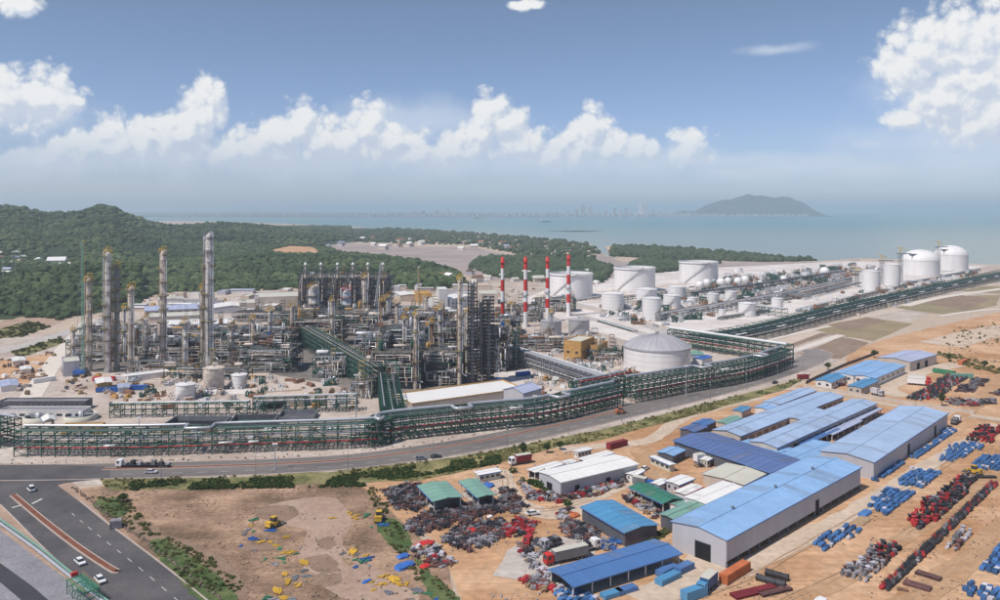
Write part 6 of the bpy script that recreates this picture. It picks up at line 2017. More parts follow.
# small low sheds in rows behind the columns and furnaces, and stacked material on open ground
rd = random.Random(77)
for k in range(58):
    px = rd.uniform(128, 500); py = rd.uniform(291, 311) if px < 300 else rd.uniform(289, 301)
    c = G(px, py)
    if 300 < px < 390 and py > 297:
        continue
    rm_, sh_ = rd.choice(('roof_white', 'roof_beige', 'roof_lilac', 'roof_white', 'rust')), rd.choice(('gable', 'flat'))
    where = 'behind the left columns' if px < 200 else 'behind the tallest column' if px < 300 else 'behind the furnaces' if px < 400 else 'behind the scaffold towers'
    building('plant_shed', 'small low shed with %s %s roof %s' % (CW[rm_], 'pitched' if sh_ == 'gable' else 'flat', where), 'shed', None, rd.uniform(3.5, 7), rm_, rd.choice(('wall_beige', 'wall_white', 'wall_grey', 'concrete_warm')), sh_, panel=12, at=((c.x, c.y, 0), rd.choice((0.0, 0.08, 1.57)), rd.uniform(10, 30), rd.uniform(6, 12)), group='small sheds at the back of the plant')


def stack_meshes():
    out = []
    for k in range(8):
        r2 = random.Random(500 + k)
        mb = MB()
        if k % 4 == 0:
            for a in range(3):
                for b in range(4 - a):
                    mb.tube([(-3, -0.9 + b * 0.6 + a * 0.3, 0.3 + a * 0.52), (3, -0.9 + b * 0.6 + a * 0.3, 0.3 + a * 0.52)], 0.29, 6)
        elif k % 4 == 1:
            for a in range(5):
                mb.box((r2.uniform(-0.2, 0.2), r2.uniform(-0.2, 0.2), 0.2 + a * 0.36), (r2.uniform(2.5, 4.0), r2.uniform(1.2, 2.2), 0.3), r2.uniform(-0.1, 0.1))
        elif k % 4 == 2:
            mb.tube([(0, -0.6, 1.1), (0, -0.5, 1.1)], 1.1, 12); mb.tube([(0, 0.5, 1.1), (0, 0.6, 1.1)], 1.1, 12); mb.tube([(0, -0.5, 1.1), (0, 0.5, 1.1)], 0.6, 10)
        else:
            mb.box((0, 0, 0.9), (3.2, 2.0, 1.8), 0); mb.box((0.4, 0.1, 2.0), (1.6, 1.2, 0.4), 0.3); mb.bar((-1.8, -1.3, 0.2), (2.0, -1.2, 0.3), 0.3)
        out.append(mb.mesh('material_stack', ('rust', 'timber', 'steel_grey', 'white_paint', 'cladding_warm', 'concrete_warm', 'timber', 'ochre')[k]))
    return out
SM = stack_meshes()
for n_, (q, c_, lb) in enumerate([([(90, 396), (96, 378), (180, 376), (260, 378), (260, 410), (120, 412)], 105, 'stacked building material lying in the concrete yard'), ([(0, 396), (0, 360), (60, 350), (34, 396)], 60, 'stacked material left of the white plant road'), ([(60, 396), (72, 372), (100, 378), (90, 396)], 34, 'stacked material right of the white plant road'),
                                  ([(30, 450), (30, 430), (385, 428), (385, 444)], 70, 'stacked material on the ground under the road rack'), ([(270, 412), (275, 380), (350, 384), (370, 408)], 46, 'stacked material beside the concrete pump house'), ([(515, 378), (535, 372), (605, 396), (565, 404)], 30, 'stacked material on the pale yard by the hall'),
                                  ([(130, 312), (140, 300), (290, 294), (300, 312)], 70, 'stacked material between the back sheds'), ([(440, 290), (600, 284), (560, 300), (480, 306)], 50, 'stacked material behind the red stacks')]):
    instances('material_stack', SM, scatter_poly(q, int(c_ * 0.62), 800 + n_, 0.5, 1.3, 8), lb, 'material stack', 'lot of ' + lb)

# lamp posts along the road
for i, q in enumerate(resample(offset(ROAD_C[20:], -12.0), 34)):
    t = thing('street_lamp', 'slim street lamp in the row on the yard side of the main road', 'street lamp', (q.x, q.y, 0.1), 0, 'street lamps along the main road')
    mb = MB(); mb.tube([(0, 0, 0), (0, 0, 8.4), (0.2, 0.6, 8.9), (0.4, 1.6, 9.0)], [0.12, 0.08, 0.07, 0.06], 6); mb.build('pole', 'steel_grey', t)
    mb = MB(); mb.b2(0.25, 0.6, 1.4, 2.2, 8.9, 9.08); mb.build('lamp_head', 'white_paint', t)

# pipe tracks on sleepers and low racks between the tanks
for k, (pts, w_, n_) in enumerate([([(690, 314), (745, 303), (800, 292)], 7, 4), ([(700, 297), (770, 287), (840, 277)], 8, 4), ([(760, 306), (830, 291), (860, 283)], 8, 4), ([(640, 312), (690, 302)], 6, 3), ([(730, 296), (790, 303)], 6, 3), ([(775, 287), (830, 293)], 7, 3), ([(690, 288), (760, 279), (830, 272)], 8, 4), ([(800, 312), (870, 295), (905, 287)], 9, 4), ([(600, 322), (640, 334)], 6, 4), ([(560, 304), (600, 298)], 6, 3), ([(650, 300), (700, 292)], 7, 3), ([(720, 320), (770, 312)], 6, 4), ([(850, 272), (930, 268)], 8, 3), ([(905, 285), (980, 270)], 8, 3)]):
    P = resample(W(pts), 9)
    t = thing('pipe_track', 'low bundle of pipes on sleepers crossing the tank farm', 'pipe track', P[0][:], 0, 'pipe tracks in the tank farm')
    for j in range(n_):
        mb = MB(); off = -w_ / 2 + w_ * (j + 0.5) / n_
        mb.tube([p - P[0] for p in offset(P, off, 2.6 if k % 2 else 1.4)], 0.45, 6); mb.build('pipe', ('silver_pipe', 'steel_grey', 'rust', 'steel_green', 'white_pipe')[(j + k) % 5], t)
    sm = MB(); sm.b2(-0.2, 0.2, -w_ / 2, w_ / 2, 0, 2.2 if k % 2 else 1.0); me = sm.mesh('sleeper', 'steel_grey' if k % 2 else 'concrete')
    for i, p in enumerate(P):
        tt = (P[min(i + 1, len(P) - 1)] - P[max(0, i - 1)])
        obj('sleeper', me, t, p - P[0], math.atan2(tt.y, tt.x))

# ------------------------------------------------------------------ the yard: sheds and stores
YG = 'blue roofed sheds of the yard'
building('warehouse', 'largest pale blue roofed warehouse with a big dark door, nearest in the yard', 'warehouse', [(672, 521), (727, 539), (861, 466), (811, 456)], 8.2, 'roof_blue', 'wall_grey', skirt=1.9, slope=0.13, doors=(('x-', 0.42, 5.0, 5.0), ('y-', 0.62, 2.4, 5.0)), roofbits=3, fascia='fascia_blue')
building('warehouse', 'long pale blue roofed warehouse at right behind the nearest one', 'warehouse', [(823, 451), (871, 461), (951, 412), (898, 406)], 6.8, 'roof_blue_pale', 'wall_grey', slope=0.12, doors=(('y-', 0.42, 2.6, 4.5), ('y-', 0.8, 2.6, 4.5)), skirt=0.0, roofbits=0)
building('warehouse', 'long low shed with a dull navy roof crossing the middle of the yard', 'warehouse', [(677, 440), (774, 474), (804, 460), (707, 432)], 5.0, 'roof_navy', 'wall_dark', slope=0.10)
building('warehouse', 'pale blue wing, left of the joined wings behind the navy shed', 'shed', [(717, 428), (737, 437), (840, 397), (822, 391)], 5.5, 'roof_blue_pale', 'wall_beige', slope=0.16, windows=16)
building('warehouse', 'pale blue wing, right of the joined wings behind the navy shed', 'shed', [(751, 440), (776, 448), (875, 403), (853, 399)], 5.5, 'roof_blue_pale', 'wall_beige', slope=0.16, windows=16)
building('warehouse', 'short blue cross wing joining the two long wings', 'shed', [(784, 416), (806, 422), (826, 412), (806, 406)], 5.2, 'roof_blue_pale', 'wall_beige', slope=0.1)
building('warehouse', 'slim pale blue shed at the top left of the joined wings', 'shed', [(766, 401), (776, 405), (814, 391), (803, 387)], 4.2, 'roof_blue_pale', 'wall_white', slope=0.16, windows=6)
building('open_shed', 'narrow open shed with pale roof and dark bays between the wings', 'shed', [(822, 431), (831, 435), (860, 421), (851, 418)], 3.0, 'roof_lilac', 'wall_white', posts=True)
building('open_shed', 'narrow open shed in front of the long right warehouse', 'shed', [(838, 423), (846, 426), (880, 409), (873, 406)], 3.0, 'roof_lilac', 'wall_white', posts=True)
building('open_shed', 'small blue lean to roof between navy shed and wings', 'shed', [(741, 444), (775, 456), (792, 448), (757, 437)], 3.8, 'roof_blue', 'wall_white', slope=0.06, posts=True)
building('open_shed', 'pale blue flat canopy below the right wing', 'shed', [(776, 455), (806, 464), (842, 446), (815, 440)], 4.0, 'roof_blue', 'wall_white', slope=0.06, posts=True)
building('open_shed', 'dark blue strip canopy along the right wing', 'shed', [(795, 442), (803, 445), (838, 429), (830, 426)], 3.2, 'roof_shed', 'wall_white', slope=0.06, posts=True)
building('open_shed', 'deep blue open shed on white posts in the near foreground', 'shed', [(550, 570), (573, 585), (680, 553), (655, 539)], 3.6, 'roof_shed', 'wall_white', slope=0.12, posts=True, roofbits=0)
building('shed', 'bright teal blue roofed shed left of the nearest warehouse', 'shed', [(584, 507), (626, 533), (656, 523), (611, 500)], 4.4, 'roof_teal', 'wall_dark', slope=0.12)
building('shed', 'dark green roofed shed left of the white canopies', 'shed', [(632, 487), (664, 504), (680, 497), (646, 483)], 3.6, 'roof_green', 'wall_white', slope=0.18, posts=True)
building('shed', 'dull green roofed shed against the nearest warehouse', 'shed', [(664, 513), (670, 519), (705, 505), (696, 499)], 4.2, 'roof_green_pale', 'wall_dark', slope=0.12)
building('shed', 'broad white roof beside the nearest warehouse', 'shed', [(686, 496), (705, 504), (742, 487), (724, 481)], 5.0, 'roof_white', 'wall_white', slope=0.05)
building('shed', 'pale olive flat roof between white roof and navy shed', 'shed', [(706, 473), (741, 485), (765, 474), (728, 462)], 4.0, 'roof_beige', 'wall_beige', slope=0.05)
building('shed', 'small white roofed hut left of the broad white roof', 'shed', [(668, 480), (677, 485), (692, 479), (683, 474)], 3.6, 'roof_white', 'wall_grey', slope=0.08, windows=4)
building('shed', 'small white roofed hut with a red edge beside the broad roof', 'shed', [(677, 490), (683, 495), (700, 487), (694, 483)], 3.0, 'roof_white', 'wall_white', slope=0.06, fascia='red_paint')
building('shed', 'tiny pale roofed hut behind the dark green shed', 'shed', [(653, 482), (658, 485), (667, 481), (662, 478)], 3.0, 'roof_white', 'wall_grey', slope=0.08)
building('shed', 'pale green roofed little shed beside the dull green one', 'shed', [(671, 502), (677, 506), (685, 502), (679, 498)], 3.0, 'roof_green_pale', 'wall_white', slope=0.06)
building('workshop', 'long white roofed workshop with grey walls left of the yard centre', 'building', [(541, 471), (559, 482), (635, 464), (617, 454)], 5.2, 'roof_white', 'wall_grey', slope=0.10, doors=(('y-', 0.2, 2.0, 2.6), ('y-', 0.6, 2.0, 2.6), ('x-', 0.5, 3, 3)), fascia='roof_white')
building('open_shed', 'slim white roofed shelter behind the white workshop, left', 'shed', [(529, 469), (534, 472), (562, 464), (556, 461)], 3.0, 'roof_white', 'wall_white', slope=0.06, posts=True)
building('open_shed', 'slim white roofed shelter behind the white workshop, right', 'shed', [(580, 458), (584, 461), (612, 453), (607, 450.5)], 3.0, 'roof_white', 'wall_white', slope=0.06, posts=True)
building('open_shed', 'grey green roofed open shed by the scrap yard, left one', 'shed', [(419, 486), (434, 501), (461, 496), (445, 481)], 4.2, 'roof_green_pale', 'wall_white', slope=0.10, posts=True)
building('open_shed', 'grey green roofed open shed by the scrap yard, right one', 'shed', [(461, 481), (477, 497), (495, 494), (475, 479)], 4.0, 'roof_green_pale', 'wall_white', slope=0.10, posts=True)
building('shed', 'small blue roofed hut by the dusty gate lane', 'shed', [(659, 451), (672, 456), (683, 450), (672, 446)], 3.6, 'roof_blue', 'wall_dark', slope=0.14)
building('shed', 'small grey blue roof at the left end of the navy shed', 'shed', [(682, 428), (692, 432), (705, 427), (695, 423)], 3.4, 'roof_navy', 'wall_dark', slope=0.14)
building('shed', 'small bright blue roof beside the grey blue hut', 'shed', [(694, 422), (703, 426), (714, 421), (706, 418)], 3.6, 'roof_shed', 'wall_dark', slope=0.14)
building('shed', 'small pale green roof above the left wing', 'shed', [(719, 421), (725, 424), (740, 418), (734, 415)], 3.4, 'roof_green_pale', 'wall_beige', slope=0.08)
building('shed', 'tiny blue roofed hut by the verge above the wings', 'shed', [(735, 409), (740, 412), (749, 408), (744, 405)], 3.4, 'roof_teal', 'wall_beige', slope=0.12)
building('shed', 'tiny white and blue hut at the top of the slim shed', 'shed', [(757, 406), (765, 410), (775, 406), (768, 402)], 3.4, 'roof_blue', 'wall_white', slope=0.12)
building('shed', 'small blue roofed house at the corner of the upper compound', 'shed', [(816, 379.5), (831, 382.5), (844, 376), (832, 373)], 4.2, 'roof_teal', 'wall_white', slope=0.14, windows=4)
building('shed', 'bright blue roofed hall of the upper compound, left', 'shed', [(836, 372), (852, 376), (884, 363), (869, 359.5)], 5, 'roof_blue', 'wall_white', slope=0.12, windows=6)
building('shed', 'bright blue roofed hall of the upper compound, right', 'shed', [(855, 374), (873, 379), (903, 366), (886, 362)], 5, 'roof_blue', 'wall_white', slope=0.12, windows=6)
building('shed', 'bright blue roofed small hall in front of the upper compound', 'shed', [(849, 385), (860, 388.5), (877, 380.5), (867, 378)], 4.2, 'roof_teal', 'wall_beige', slope=0.12, windows=4)
building('shed', 'large pale lilac roofed hall furthest in the upper compound', 'shed', [(881, 357), (907, 362), (932, 356), (910, 348.5)], 6.2, 'roof_lilac', 'wall_beige', slope=0.12, doors=(('y-', 0.3, 4, 4), ('y-', 0.6, 4, 4)))
for k, (q, lb) in enumerate([([(652, 457), (671, 465), (673, 463), (654, 455)], 'white site cabin in a row by the dusty gate lane'), ([(575, 450), (577, 452), (590, 449), (588, 447)], 'pale cabin between road verge and white workshop'), ([(477, 471), (477, 475), (498, 471), (498, 467.5)], 'cream cabin with dark panels at the verge'),
                             ([(628, 472), (634, 476), (642, 471), (637, 468)], 'white cabin at the right end of the white workshop'), ([(702, 458), (706, 461), (715, 456), (711, 454)], 'white hut by the parked vehicles below the navy shed'), ([(563, 461), (566, 464), (575, 461), (572, 459)], 'small white hut behind the white workshop')]):
    building('site_cabin', lb, 'cabin', q, 3.0, 'roof_white', 'wall_white' if k % 2 else 'roof_beige', 'gable', slope=0.05, panel=2.4, windows=4)

# boundary walls
for k, pts in enumerate([[(806, 384), (818, 378), (845, 366), (880, 353)], [(803, 387), (850, 395), (900, 403), (985, 416)], [(677, 445), (720, 461), (770, 481)], [(905, 404), (920, 407)]]):
    P = resample(W(pts), 5)
    t = thing('boundary_wall', 'low grey boundary wall, %s' % ('on the upper left of the compound', 'running beside the lane below the compound', 'along the navy shed', 'in front of the dark goods block')[k], 'wall', P[0][:])
    for a, b in zip(P[:-1], P[1:]):
        mb = MB(); mb.bar(a - P[0] + Vector((0, 0, 0.9)), b - P[0] + Vector((0, 0, 0.9)), 0.22, 1.8); mb.build('wall_panel', 'wall_beige' if k else 'wall_dark', t)

# lanes and patches of the yard
LANE = [('track_sand', (0.50, 0.385, 0.285), (0.60, 0.48, 0.375)), ('track_orange', (0.40, 0.225, 0.115), (0.50, 0.32, 0.19)), ('track_grey', (0.44, 0.38, 0.33), (0.52, 0.46, 0.41))]
for nm, c1, c2 in LANE:
    mat(nm, c1, 0.95, col2=c2, scale=0.08, detail=9, contrast=1.3, fine=0.14, finescale=0.45)
for k, (pts, w_, m) in enumerate([([(500, 470), (504, 486), (520, 505), (560, 515), (590, 498), (625, 480)], 9, 'track_sand'), ([(690, 592), (740, 570), (800, 540), (870, 503), (930, 465), (1000, 425)], 7.5, 'track_sand'), ([(780, 606), (850, 578), (900, 542), (960, 500), (1010, 466)], 5, 'track_orange'), ([(560, 450), (600, 446), (650, 440), (690, 415), (760, 398)], 7, 'track_sand'),
                                  ([(780, 388), (830, 392), (900, 406), (1000, 420)], 8, 'track_sand'), ([(648, 478), (655, 466), (645, 452)], 13, 'track_orange'), ([(905, 397), (885, 387), (920, 372), (960, 364)], 13, 'track_sand'), ([(706, 556), (695, 575), (640, 602)], 11, 'track_sand'), ([(900, 606), (950, 575), (1010, 520)], 8, 'track_orange'),
                                  ([(520, 580), (540, 552), (575, 548), (598, 552)], 16, 'track_grey'), ([(940, 345), (1000, 330), (1060, 325)], 30, 'track_sand'), ([(955, 420), (985, 395), (1010, 370)], 8, 'track_orange')]):
    P = smooth_path(W(pts), 5)
    outline = [p[:2] for p in offset(P, w_ / 2)] + [p[:2] for p in offset(P, -w_ / 2)][::-1]
    sheet('yard_lane', rough_edge(outline, 4, 1.3, 90 + k), Z2 + 0.02 + 0.004 * k, m)

# ---- goods meshes
def goods_meshes():
    S = {}
    def crate(m, lid, seed):
        rd = random.Random(seed)
        mb = MB()
        mb.b2(-1.1, 1.1, -0.75, 0.75, 0.14, 1.25)
        for y in (-0.55, 0, 0.55):
            mb.b2(-1.1, 1.1, y - 0.07, y + 0.07, 0, 0.138)
        for x in (-0.95, 0, 0.95):
            mb.b2(x - 0.09, x + 0.09, -0.81, 0.81, 0.16, 1.31)
        return mb.mesh('crate', m)
    cb = crate('crate_blue', 0, 1)
    S['crate'] = [cb] * 8 + [crate('crate_pale', 0, 4)]
    def spool(m):
        mb = MB()
        mb.tube([(-1.0, 0, 0.55), (0.6, 0, 0.55), (0.9, 0, 0.7), (1.0, 0, 1.0), (1.0, 0, 1.5)], 0.42, 8)
        for p, q in (((-1.08, 0, 0.55), (-0.95, 0, 0.55)), ((1.0, 0, 1.45), (1.0, 0, 1.58)), ((-0.1, 0, 0.55), (0.0, 0, 0.55))):
            mb.tube([p, q], 0.62, 8)
        mb.b2(-0.7, -0.5, -0.5, 0.5, 0, 0.3); mb.b2(0.3, 0.5, -0.5, 0.5, 0, 0.3)
        return mb.mesh('pipe_spool', m)
    S['spool'] = [spool(m) for m in ('machine_black', 'machine_black', 'machine_red', 'machine_black', 'machine_black', 'machine_grey')]
    S['spool_grey'] = [spool(m) for m in ('machine_grey', 'machine_grey', 'machine_brown', 'crate_pale')]
    S['spool_red'] = [spool(m) for m in ('machine_red', 'machine_black')]
    def valve(m):
        mb = MB()
        mb.lathe([(0.45, 0), (0.75, 0.3), (0.75, 0.9), (0.35, 1.15), (0.25, 1.7)], 8)
        mb.lathe([(0.6, 1.7), (0.7, 1.75), (0.6, 1.8)], 10)
        mb.tube([(-1.0, 0, 0.6), (1.0, 0, 0.6)], 0.35, 8); mb.tube([(-1.05, 0, 0.6), (-0.92, 0, 0.6)], 0.55, 8); mb.tube([(0.92, 0, 0.6), (1.05, 0, 0.6)], 0.55, 8)
        return mb.mesh('gate_valve', m)
    S['valve'] = [valve(m) for m in ('machine_black', 'machine_black', 'machine_black', 'machine_grey', 'machine_black', 'machine_red')]
    def scrap(m, seed):
        rd = random.Random(seed)
        mb = MB()
        for q in range(5):
            a = rd.uniform(0, 3.1); l = rd.uniform(0.8, 2.2)
            mb.bar((-l * math.cos(a), -l * math.sin(a), rd.uniform(0.15, 0.9)), (l * math.cos(a), l * math.sin(a), rd.uniform(0.15, 1.0)), rd.uniform(0.15, 0.45), rd.uniform(0.15, 0.4))
        mb.box((rd.uniform(-0.6, 0.6), rd.uniform(-0.6, 0.6), 0.55), (rd.uniform(0.8, 1.8), rd.uniform(0.7, 1.3), 1.1), rd.uniform(0, 3))
        x = rd.uniform(-1, 1)
        mb.tube([(x, -1.1, 0.35), (x, 1.1, 0.35)], 0.33, 8)
        return mb.mesh('scrap_bundle', m)
    S['scrap_dark'] = [scrap(m, 20 + i) for i, m in enumerate(('machine_black', 'machine_grey', 'machine_brown', 'machine_brown', 'machine_grey', 'machine_black'))]
    S['scrap_mix'] = [scrap(m, 40 + i) for i, m in enumerate(('crate_pale', 'machine_grey', 'machine_grey', 'machine_red', 'machine_brown', 'machine_grey', 'machine_brown', 'crate_pale', 'timber', 'machine_black'))]
    S['scrap_blue'] = [scrap(m, 60 + i) for i, m in enumerate(('tarp_blue', 'crate_blue', 'machine_grey'))]
    S['scrap_red'] = [scrap(m, 80 + i) for i, m in enumerate(('machine_red', 'machine_red', 'machine_black', 'machine_grey'))]
    def form(m, seed):
        rd = random.Random(seed)
        mb = MB()
        for q in range(rd.randrange(3, 6)):
            mb.box((rd.uniform(-0.5, 0.5), q * 0.45 - 1, 0.12 + 0.02 * q), (rd.uniform(2.2, 4.5), 0.34, 0.2), rd.uniform(-0.12, 0.12))
        mb.bar((-1.2, -1, 0.35), (1.0, 0.8, 0.4), 0.2)
        return mb.mesh('scaffold_bundle', m)
    S['form_yellow'] = [form('yellow_paint', 1), form('yellow_paint', 2), form('yellow_paint', 3)]
    S['form_mix'] = [form(m, 30 + i) for i, m in enumerate(('yellow_paint', 'green_paint', 'machine_grey', 'steel_grey', 'yellow_paint', 'blue_paint', 'green_paint', 'timber'))]
    return S


GM = goods_meshes()


def yaw_of(a, b):
    p, q = G(*a), G(*b)
    return math.atan2(q.y - p.y, q.x - p.x)


YY = yaw_of((871, 476), (951, 424))


def grid(q, sx, sy, nm, seed, fill=0.9, yaw=None, jit=0.25, smin=0.85, smax=1.15, spin=0.25):
    rd = random.Random(seed)
    yaw = YY if yaw is None else yaw
    P = W(q)
    c = sum(P, Vector()) / len(P)
    ca, sa = math.cos(yaw), math.sin(yaw)
    loc = [((p.x - c.x) * ca + (p.y - c.y) * sa, -(p.x - c.x) * sa + (p.y - c.y) * ca) for p in P]
    x0, x1 = min(a for a, b in loc), max(a for a, b in loc)
    y0, y1 = min(b for a, b in loc), max(b for a, b in loc)
    out = []
    y = y0 + sy / 2
    while y < y1:
        x = x0 + sx / 2
        while x < x1:
            if rd.random() < fill and point_in(loc, x, y):
                xx, yy = x + rd.uniform(-jit, jit), y + rd.uniform(-jit, jit)
                out.append((c.x + xx * ca - yy * sa, c.y + xx * sa + yy * ca, yaw + rd.uniform(-spin, spin) + (math.pi if rd.random() < 0.5 else 0), rd.uniform(smin, smax), rd.randrange(nm)))
            x += sx
        y += sy
    return out


LOTS = [
    ('crate', 'crate', [(897, 485), (912, 469), (942, 474), (922, 489)], 2.9, 2.3, 'crate in the solid block beside the long right warehouse', 'crate'),
    ('crate', 'crate', [(867, 506), (886, 489), (916, 494), (900, 506), (885, 516)], 2.9, 2.3, 'crate in the block with pale lids nearest the big warehouse', 'crate'),
    ('crate', 'crate', [(812, 544), (845, 525), (864, 531), (845, 542), (822, 552)], 3.4, 2.9, 'crate in the loose block in front of the big warehouse wall', 'crate'),
    ('crate', 'crate', [(937, 461), (950, 446), (972, 443), (985, 447), (955, 462)], 3.2, 2.5, 'crate in the upper block beyond the long right warehouse', 'crate'),
    ('crate', 'crate', [(970, 469), (982, 457), (1004, 455), (1004, 472)], 3.0, 2.4, 'crate in the block cut by the right picture edge', 'crate'),
    ('crate', 'crate', [(978, 570), (1002, 546), (1010, 578)], 2.8, 2.2, 'crate at the lower right picture edge', 'crate'),
    ('crate', 'crate', [(960, 592), (968, 580), (1008, 594), (1000, 606)], 2.8, 2.3, 'crate in the lowest right corner block', 'crate'),
    ('crate', 'crate', [(872, 481), (878, 482), (906, 464), (901, 461)], 2.8, 2.2, 'crate stacked along the wall of the long right warehouse', 'crate'),
    ('crate', 'crate', [(908, 457), (915, 459), (957, 432), (951, 428)], 3.0, 2.3, 'crate along the far half of the long warehouse wall', 'crate'),
    ('pipe_spool', 'spool', [(920, 506), (962, 475), (980, 479), (950, 511)], 2.3, 2.0, 'pipe spool in the large tight block', 'pipe part'),
    ('pipe_spool', 'spool_red', [(905, 520), (920, 507), (950, 511), (922, 531)], 2.4, 2.1, 'pipe spool at the near end of the large tight block', 'pipe part'),
    ('pipe_spool', 'spool', [(868, 553), (882, 542), (904, 548), (890, 561)], 2.2, 1.9, 'pipe spool in the lower block', 'pipe part'),
    ('pipe_spool', 'spool_grey', [(840, 575), (867, 554), (889, 562), (867, 584)], 2.4, 2.1, 'pipe spool in the thin near half of the lower block', 'pipe part'),
    ('gate_valve', 'valve', [(880, 588), (888, 592), (998, 486), (989, 482)], 1.9, 1.75, 'gate valve in the long straight row to the right edge', 'valve'),
    ('pipe_spool', 'spool_grey', [(944, 549), (956, 531), (972, 536), (958, 552)], 2.9, 2.6, 'pipe spool in the small cluster right of the long row', 'pipe part'),
    ('pipe_spool', 'spool_red', [(964, 440), (980, 427), (1004, 428), (992, 444)], 2.4, 2.2, 'pipe spool in the upper block by the lane', 'pipe part'),
    ('gate_valve', 'valve', [(906, 399), (952, 373), (969, 378), (937, 399), (920, 401)], 3.0, 2.6, 'gate valve in the dense block below the upper compound', 'valve'),
    ('scrap_bundle', 'scrap_dark', [(955, 392), (960, 386), (978, 386), (974, 393)], 3.0, 2.6, 'scrap bundle in the small heap right of the dense block', 'scrap'),
    ('scrap_bundle', 'scrap_dark', [(968, 385), (974, 379), (988, 380), (982, 387)], 3.0, 2.6, 'scrap bundle in the upper small heap by the lane', 'scrap'),
    ('scrap_bundle', 'scrap_mix', [(945, 402), (950, 398), (985, 401), (984, 407), (955, 406)], 3.2, 2.8, 'scrap bundle in the white heap above the lane', 'scrap'),
    ('scrap_bundle', 'scrap_dark', [(990, 394), (1006, 388), (1006, 398)], 3.2, 2.8, 'scrap bundle at the upper right picture edge', 'scrap'),
    # centre yard
    ('scrap_bundle', 'scrap_dark', [(380, 490), (420, 483), (430, 502), (418, 512), (395, 510)], 2.6, 2.3, 'scrap bundle left of the grey green sheds', 'scrap'),
    ('scrap_bundle', 'scrap_dark', [(402, 528), (428, 510), (470, 504), (500, 502), (500, 512), (452, 526), (420, 535)], 2.5, 2.2, 'scrap bundle below the grey green sheds', 'scrap'),
    ('scrap_bundle', 'scrap_dark', [(440, 540), (460, 526), (500, 518), (512, 535), (470, 553)], 2.4, 2.2, 'scrap bundle in the heap with red pieces', 'scrap'),
    ('scrap_bundle', 'scrap_dark', [(500, 486), (512, 492), (526, 505), (518, 515), (500, 512)], 2.5, 2.2, 'scrap bundle at the bend of the sandy lane', 'scrap'),
    ('scrap_bundle', 'scrap_red', [(500, 530), (520, 518), (538, 522), (530, 535), (508, 538)], 2.4, 2.1, 'scrap bundle below the bend of the sandy lane', 'scrap'),
    ('scrap_bundle', 'scrap_mix', [(513, 476), (530, 490), (560, 494), (600, 484), (632, 470), (636, 478), (600, 495), (560, 503), (530, 500)], 2.3, 2.0, 'small scrap bundle in the long heap below the white workshop', 'scrap'),
    ('scrap_bundle', 'scrap_mix', [(410, 550), (430, 545), (455, 562), (440, 570), (420, 560)], 2.4, 2.2, 'scrap bundle beside the blue tarped heap', 'scrap'),
    ('scrap_bundle', 'scrap_dark', [(556, 528), (570, 520), (600, 528), (596, 538), (572, 540)], 2.3, 2.0, 'scrap bundle between teal shed and truck lot', 'scrap'),
    ('scrap_bundle', 'scrap_mix', [(515, 545), (540, 540), (546, 552), (530, 560), (552, 575), (545, 578), (520, 556)], 2.4, 2.2, 'scrap bundle along the left of the truck lot', 'scrap'),
    ('scrap_bundle', 'scrap_mix', [(520, 580), (545, 578), (560, 592), (530, 590)], 2.3, 2.1, 'scrap bundle left of the deep blue open shed', 'scrap'),
    ('crate', 'crate', [(552, 590), (562, 587), (600, 598), (590, 606), (560, 604)], 2.6, 2.2, 'crate below the deep blue open shed at left', 'crate'),
    ('scrap_bundle', 'scrap_blue', [(597, 548), (604, 540), (620, 542), (612, 552)], 2.2, 2.0, 'tarped scrap bundle behind the deep blue open shed', 'scrap'),
    ('scrap_bundle', 'scrap_mix', [(622, 497), (632, 494), (662, 512), (655, 520)], 2.4, 2.2, 'scrap bundle in the alley beside the teal shed', 'scrap'),
    ('scrap_bundle', 'scrap_mix', [(690, 468), (705, 460), (722, 458), (712, 466)], 2.8, 2.4, 'scrap bundle by the huts below the navy shed', 'scrap'),
    ('scrap_bundle', 'scrap_mix', [(555, 514), (565, 510), (575, 516), (563, 520)], 2.2, 2.0, 'scrap bundle above the grey heap by the lane', 'scrap'),
    ('scrap_bundle', 'scrap_mix', [(810, 440), (838, 428), (845, 432), (815, 446)], 3.2, 2.8, 'small scrap bundle in the court between the wings', 'scrap'),
    # field
    ('scaffold_bundle', 'form_mix', [(245, 520), (262, 510), (300, 545), (320, 580), (280, 590), (240, 560)], 6.5, 5.5, 'loose scaffold parts on the brown field, left group', 'scaffold parts'),
    ('scaffold_bundle', 'form_yellow', [(366, 585), (395, 576), (404, 584), (375, 592)], 3.6, 2.6, 'scaffold parts in the largest yellow heap', 'scaffold parts'),
    ('scaffold_bundle', 'form_yellow', [(290, 580), (305, 583), (318, 592), (306, 594)], 3.4, 2.6, 'scaffold parts in the slanting heap of the field', 'scaffold parts'),
    ('scaffold_bundle', 'form_mix', [(340, 547), (352, 545), (376, 560), (372, 570), (352, 566)], 4.2, 3.4, 'scaffold parts in the middle of the field', 'scaffold parts'),
    ('scaffold_bundle', 'form_yellow', [(330, 516), (360, 513), (362, 519), (335, 520)], 4.0, 3.0, 'scaffold parts laid in the far strip of the field', 'scaffold parts'),
    ('scaffold_bundle', 'form_mix', [(385, 590), (420, 590), (440, 604), (390, 606)], 4.6, 3.6, 'scattered scaffold parts at the lower edge of the field', 'scaffold parts'),
    ('scaffold_bundle', 'form_mix', [(250, 590), (300, 596), (330, 606), (250, 606)], 5.0, 4.0, 'scattered scaffold parts in the lower left corner of the field', 'scaffold parts'),
    ('scaffold_bundle', 'form_mix', [(365, 515), (385, 512), (388, 528), (372, 530)], 4.2, 3.4, 'small scaffold parts near the grassy corner of the field', 'scaffold parts'),
]
ALLG = {}
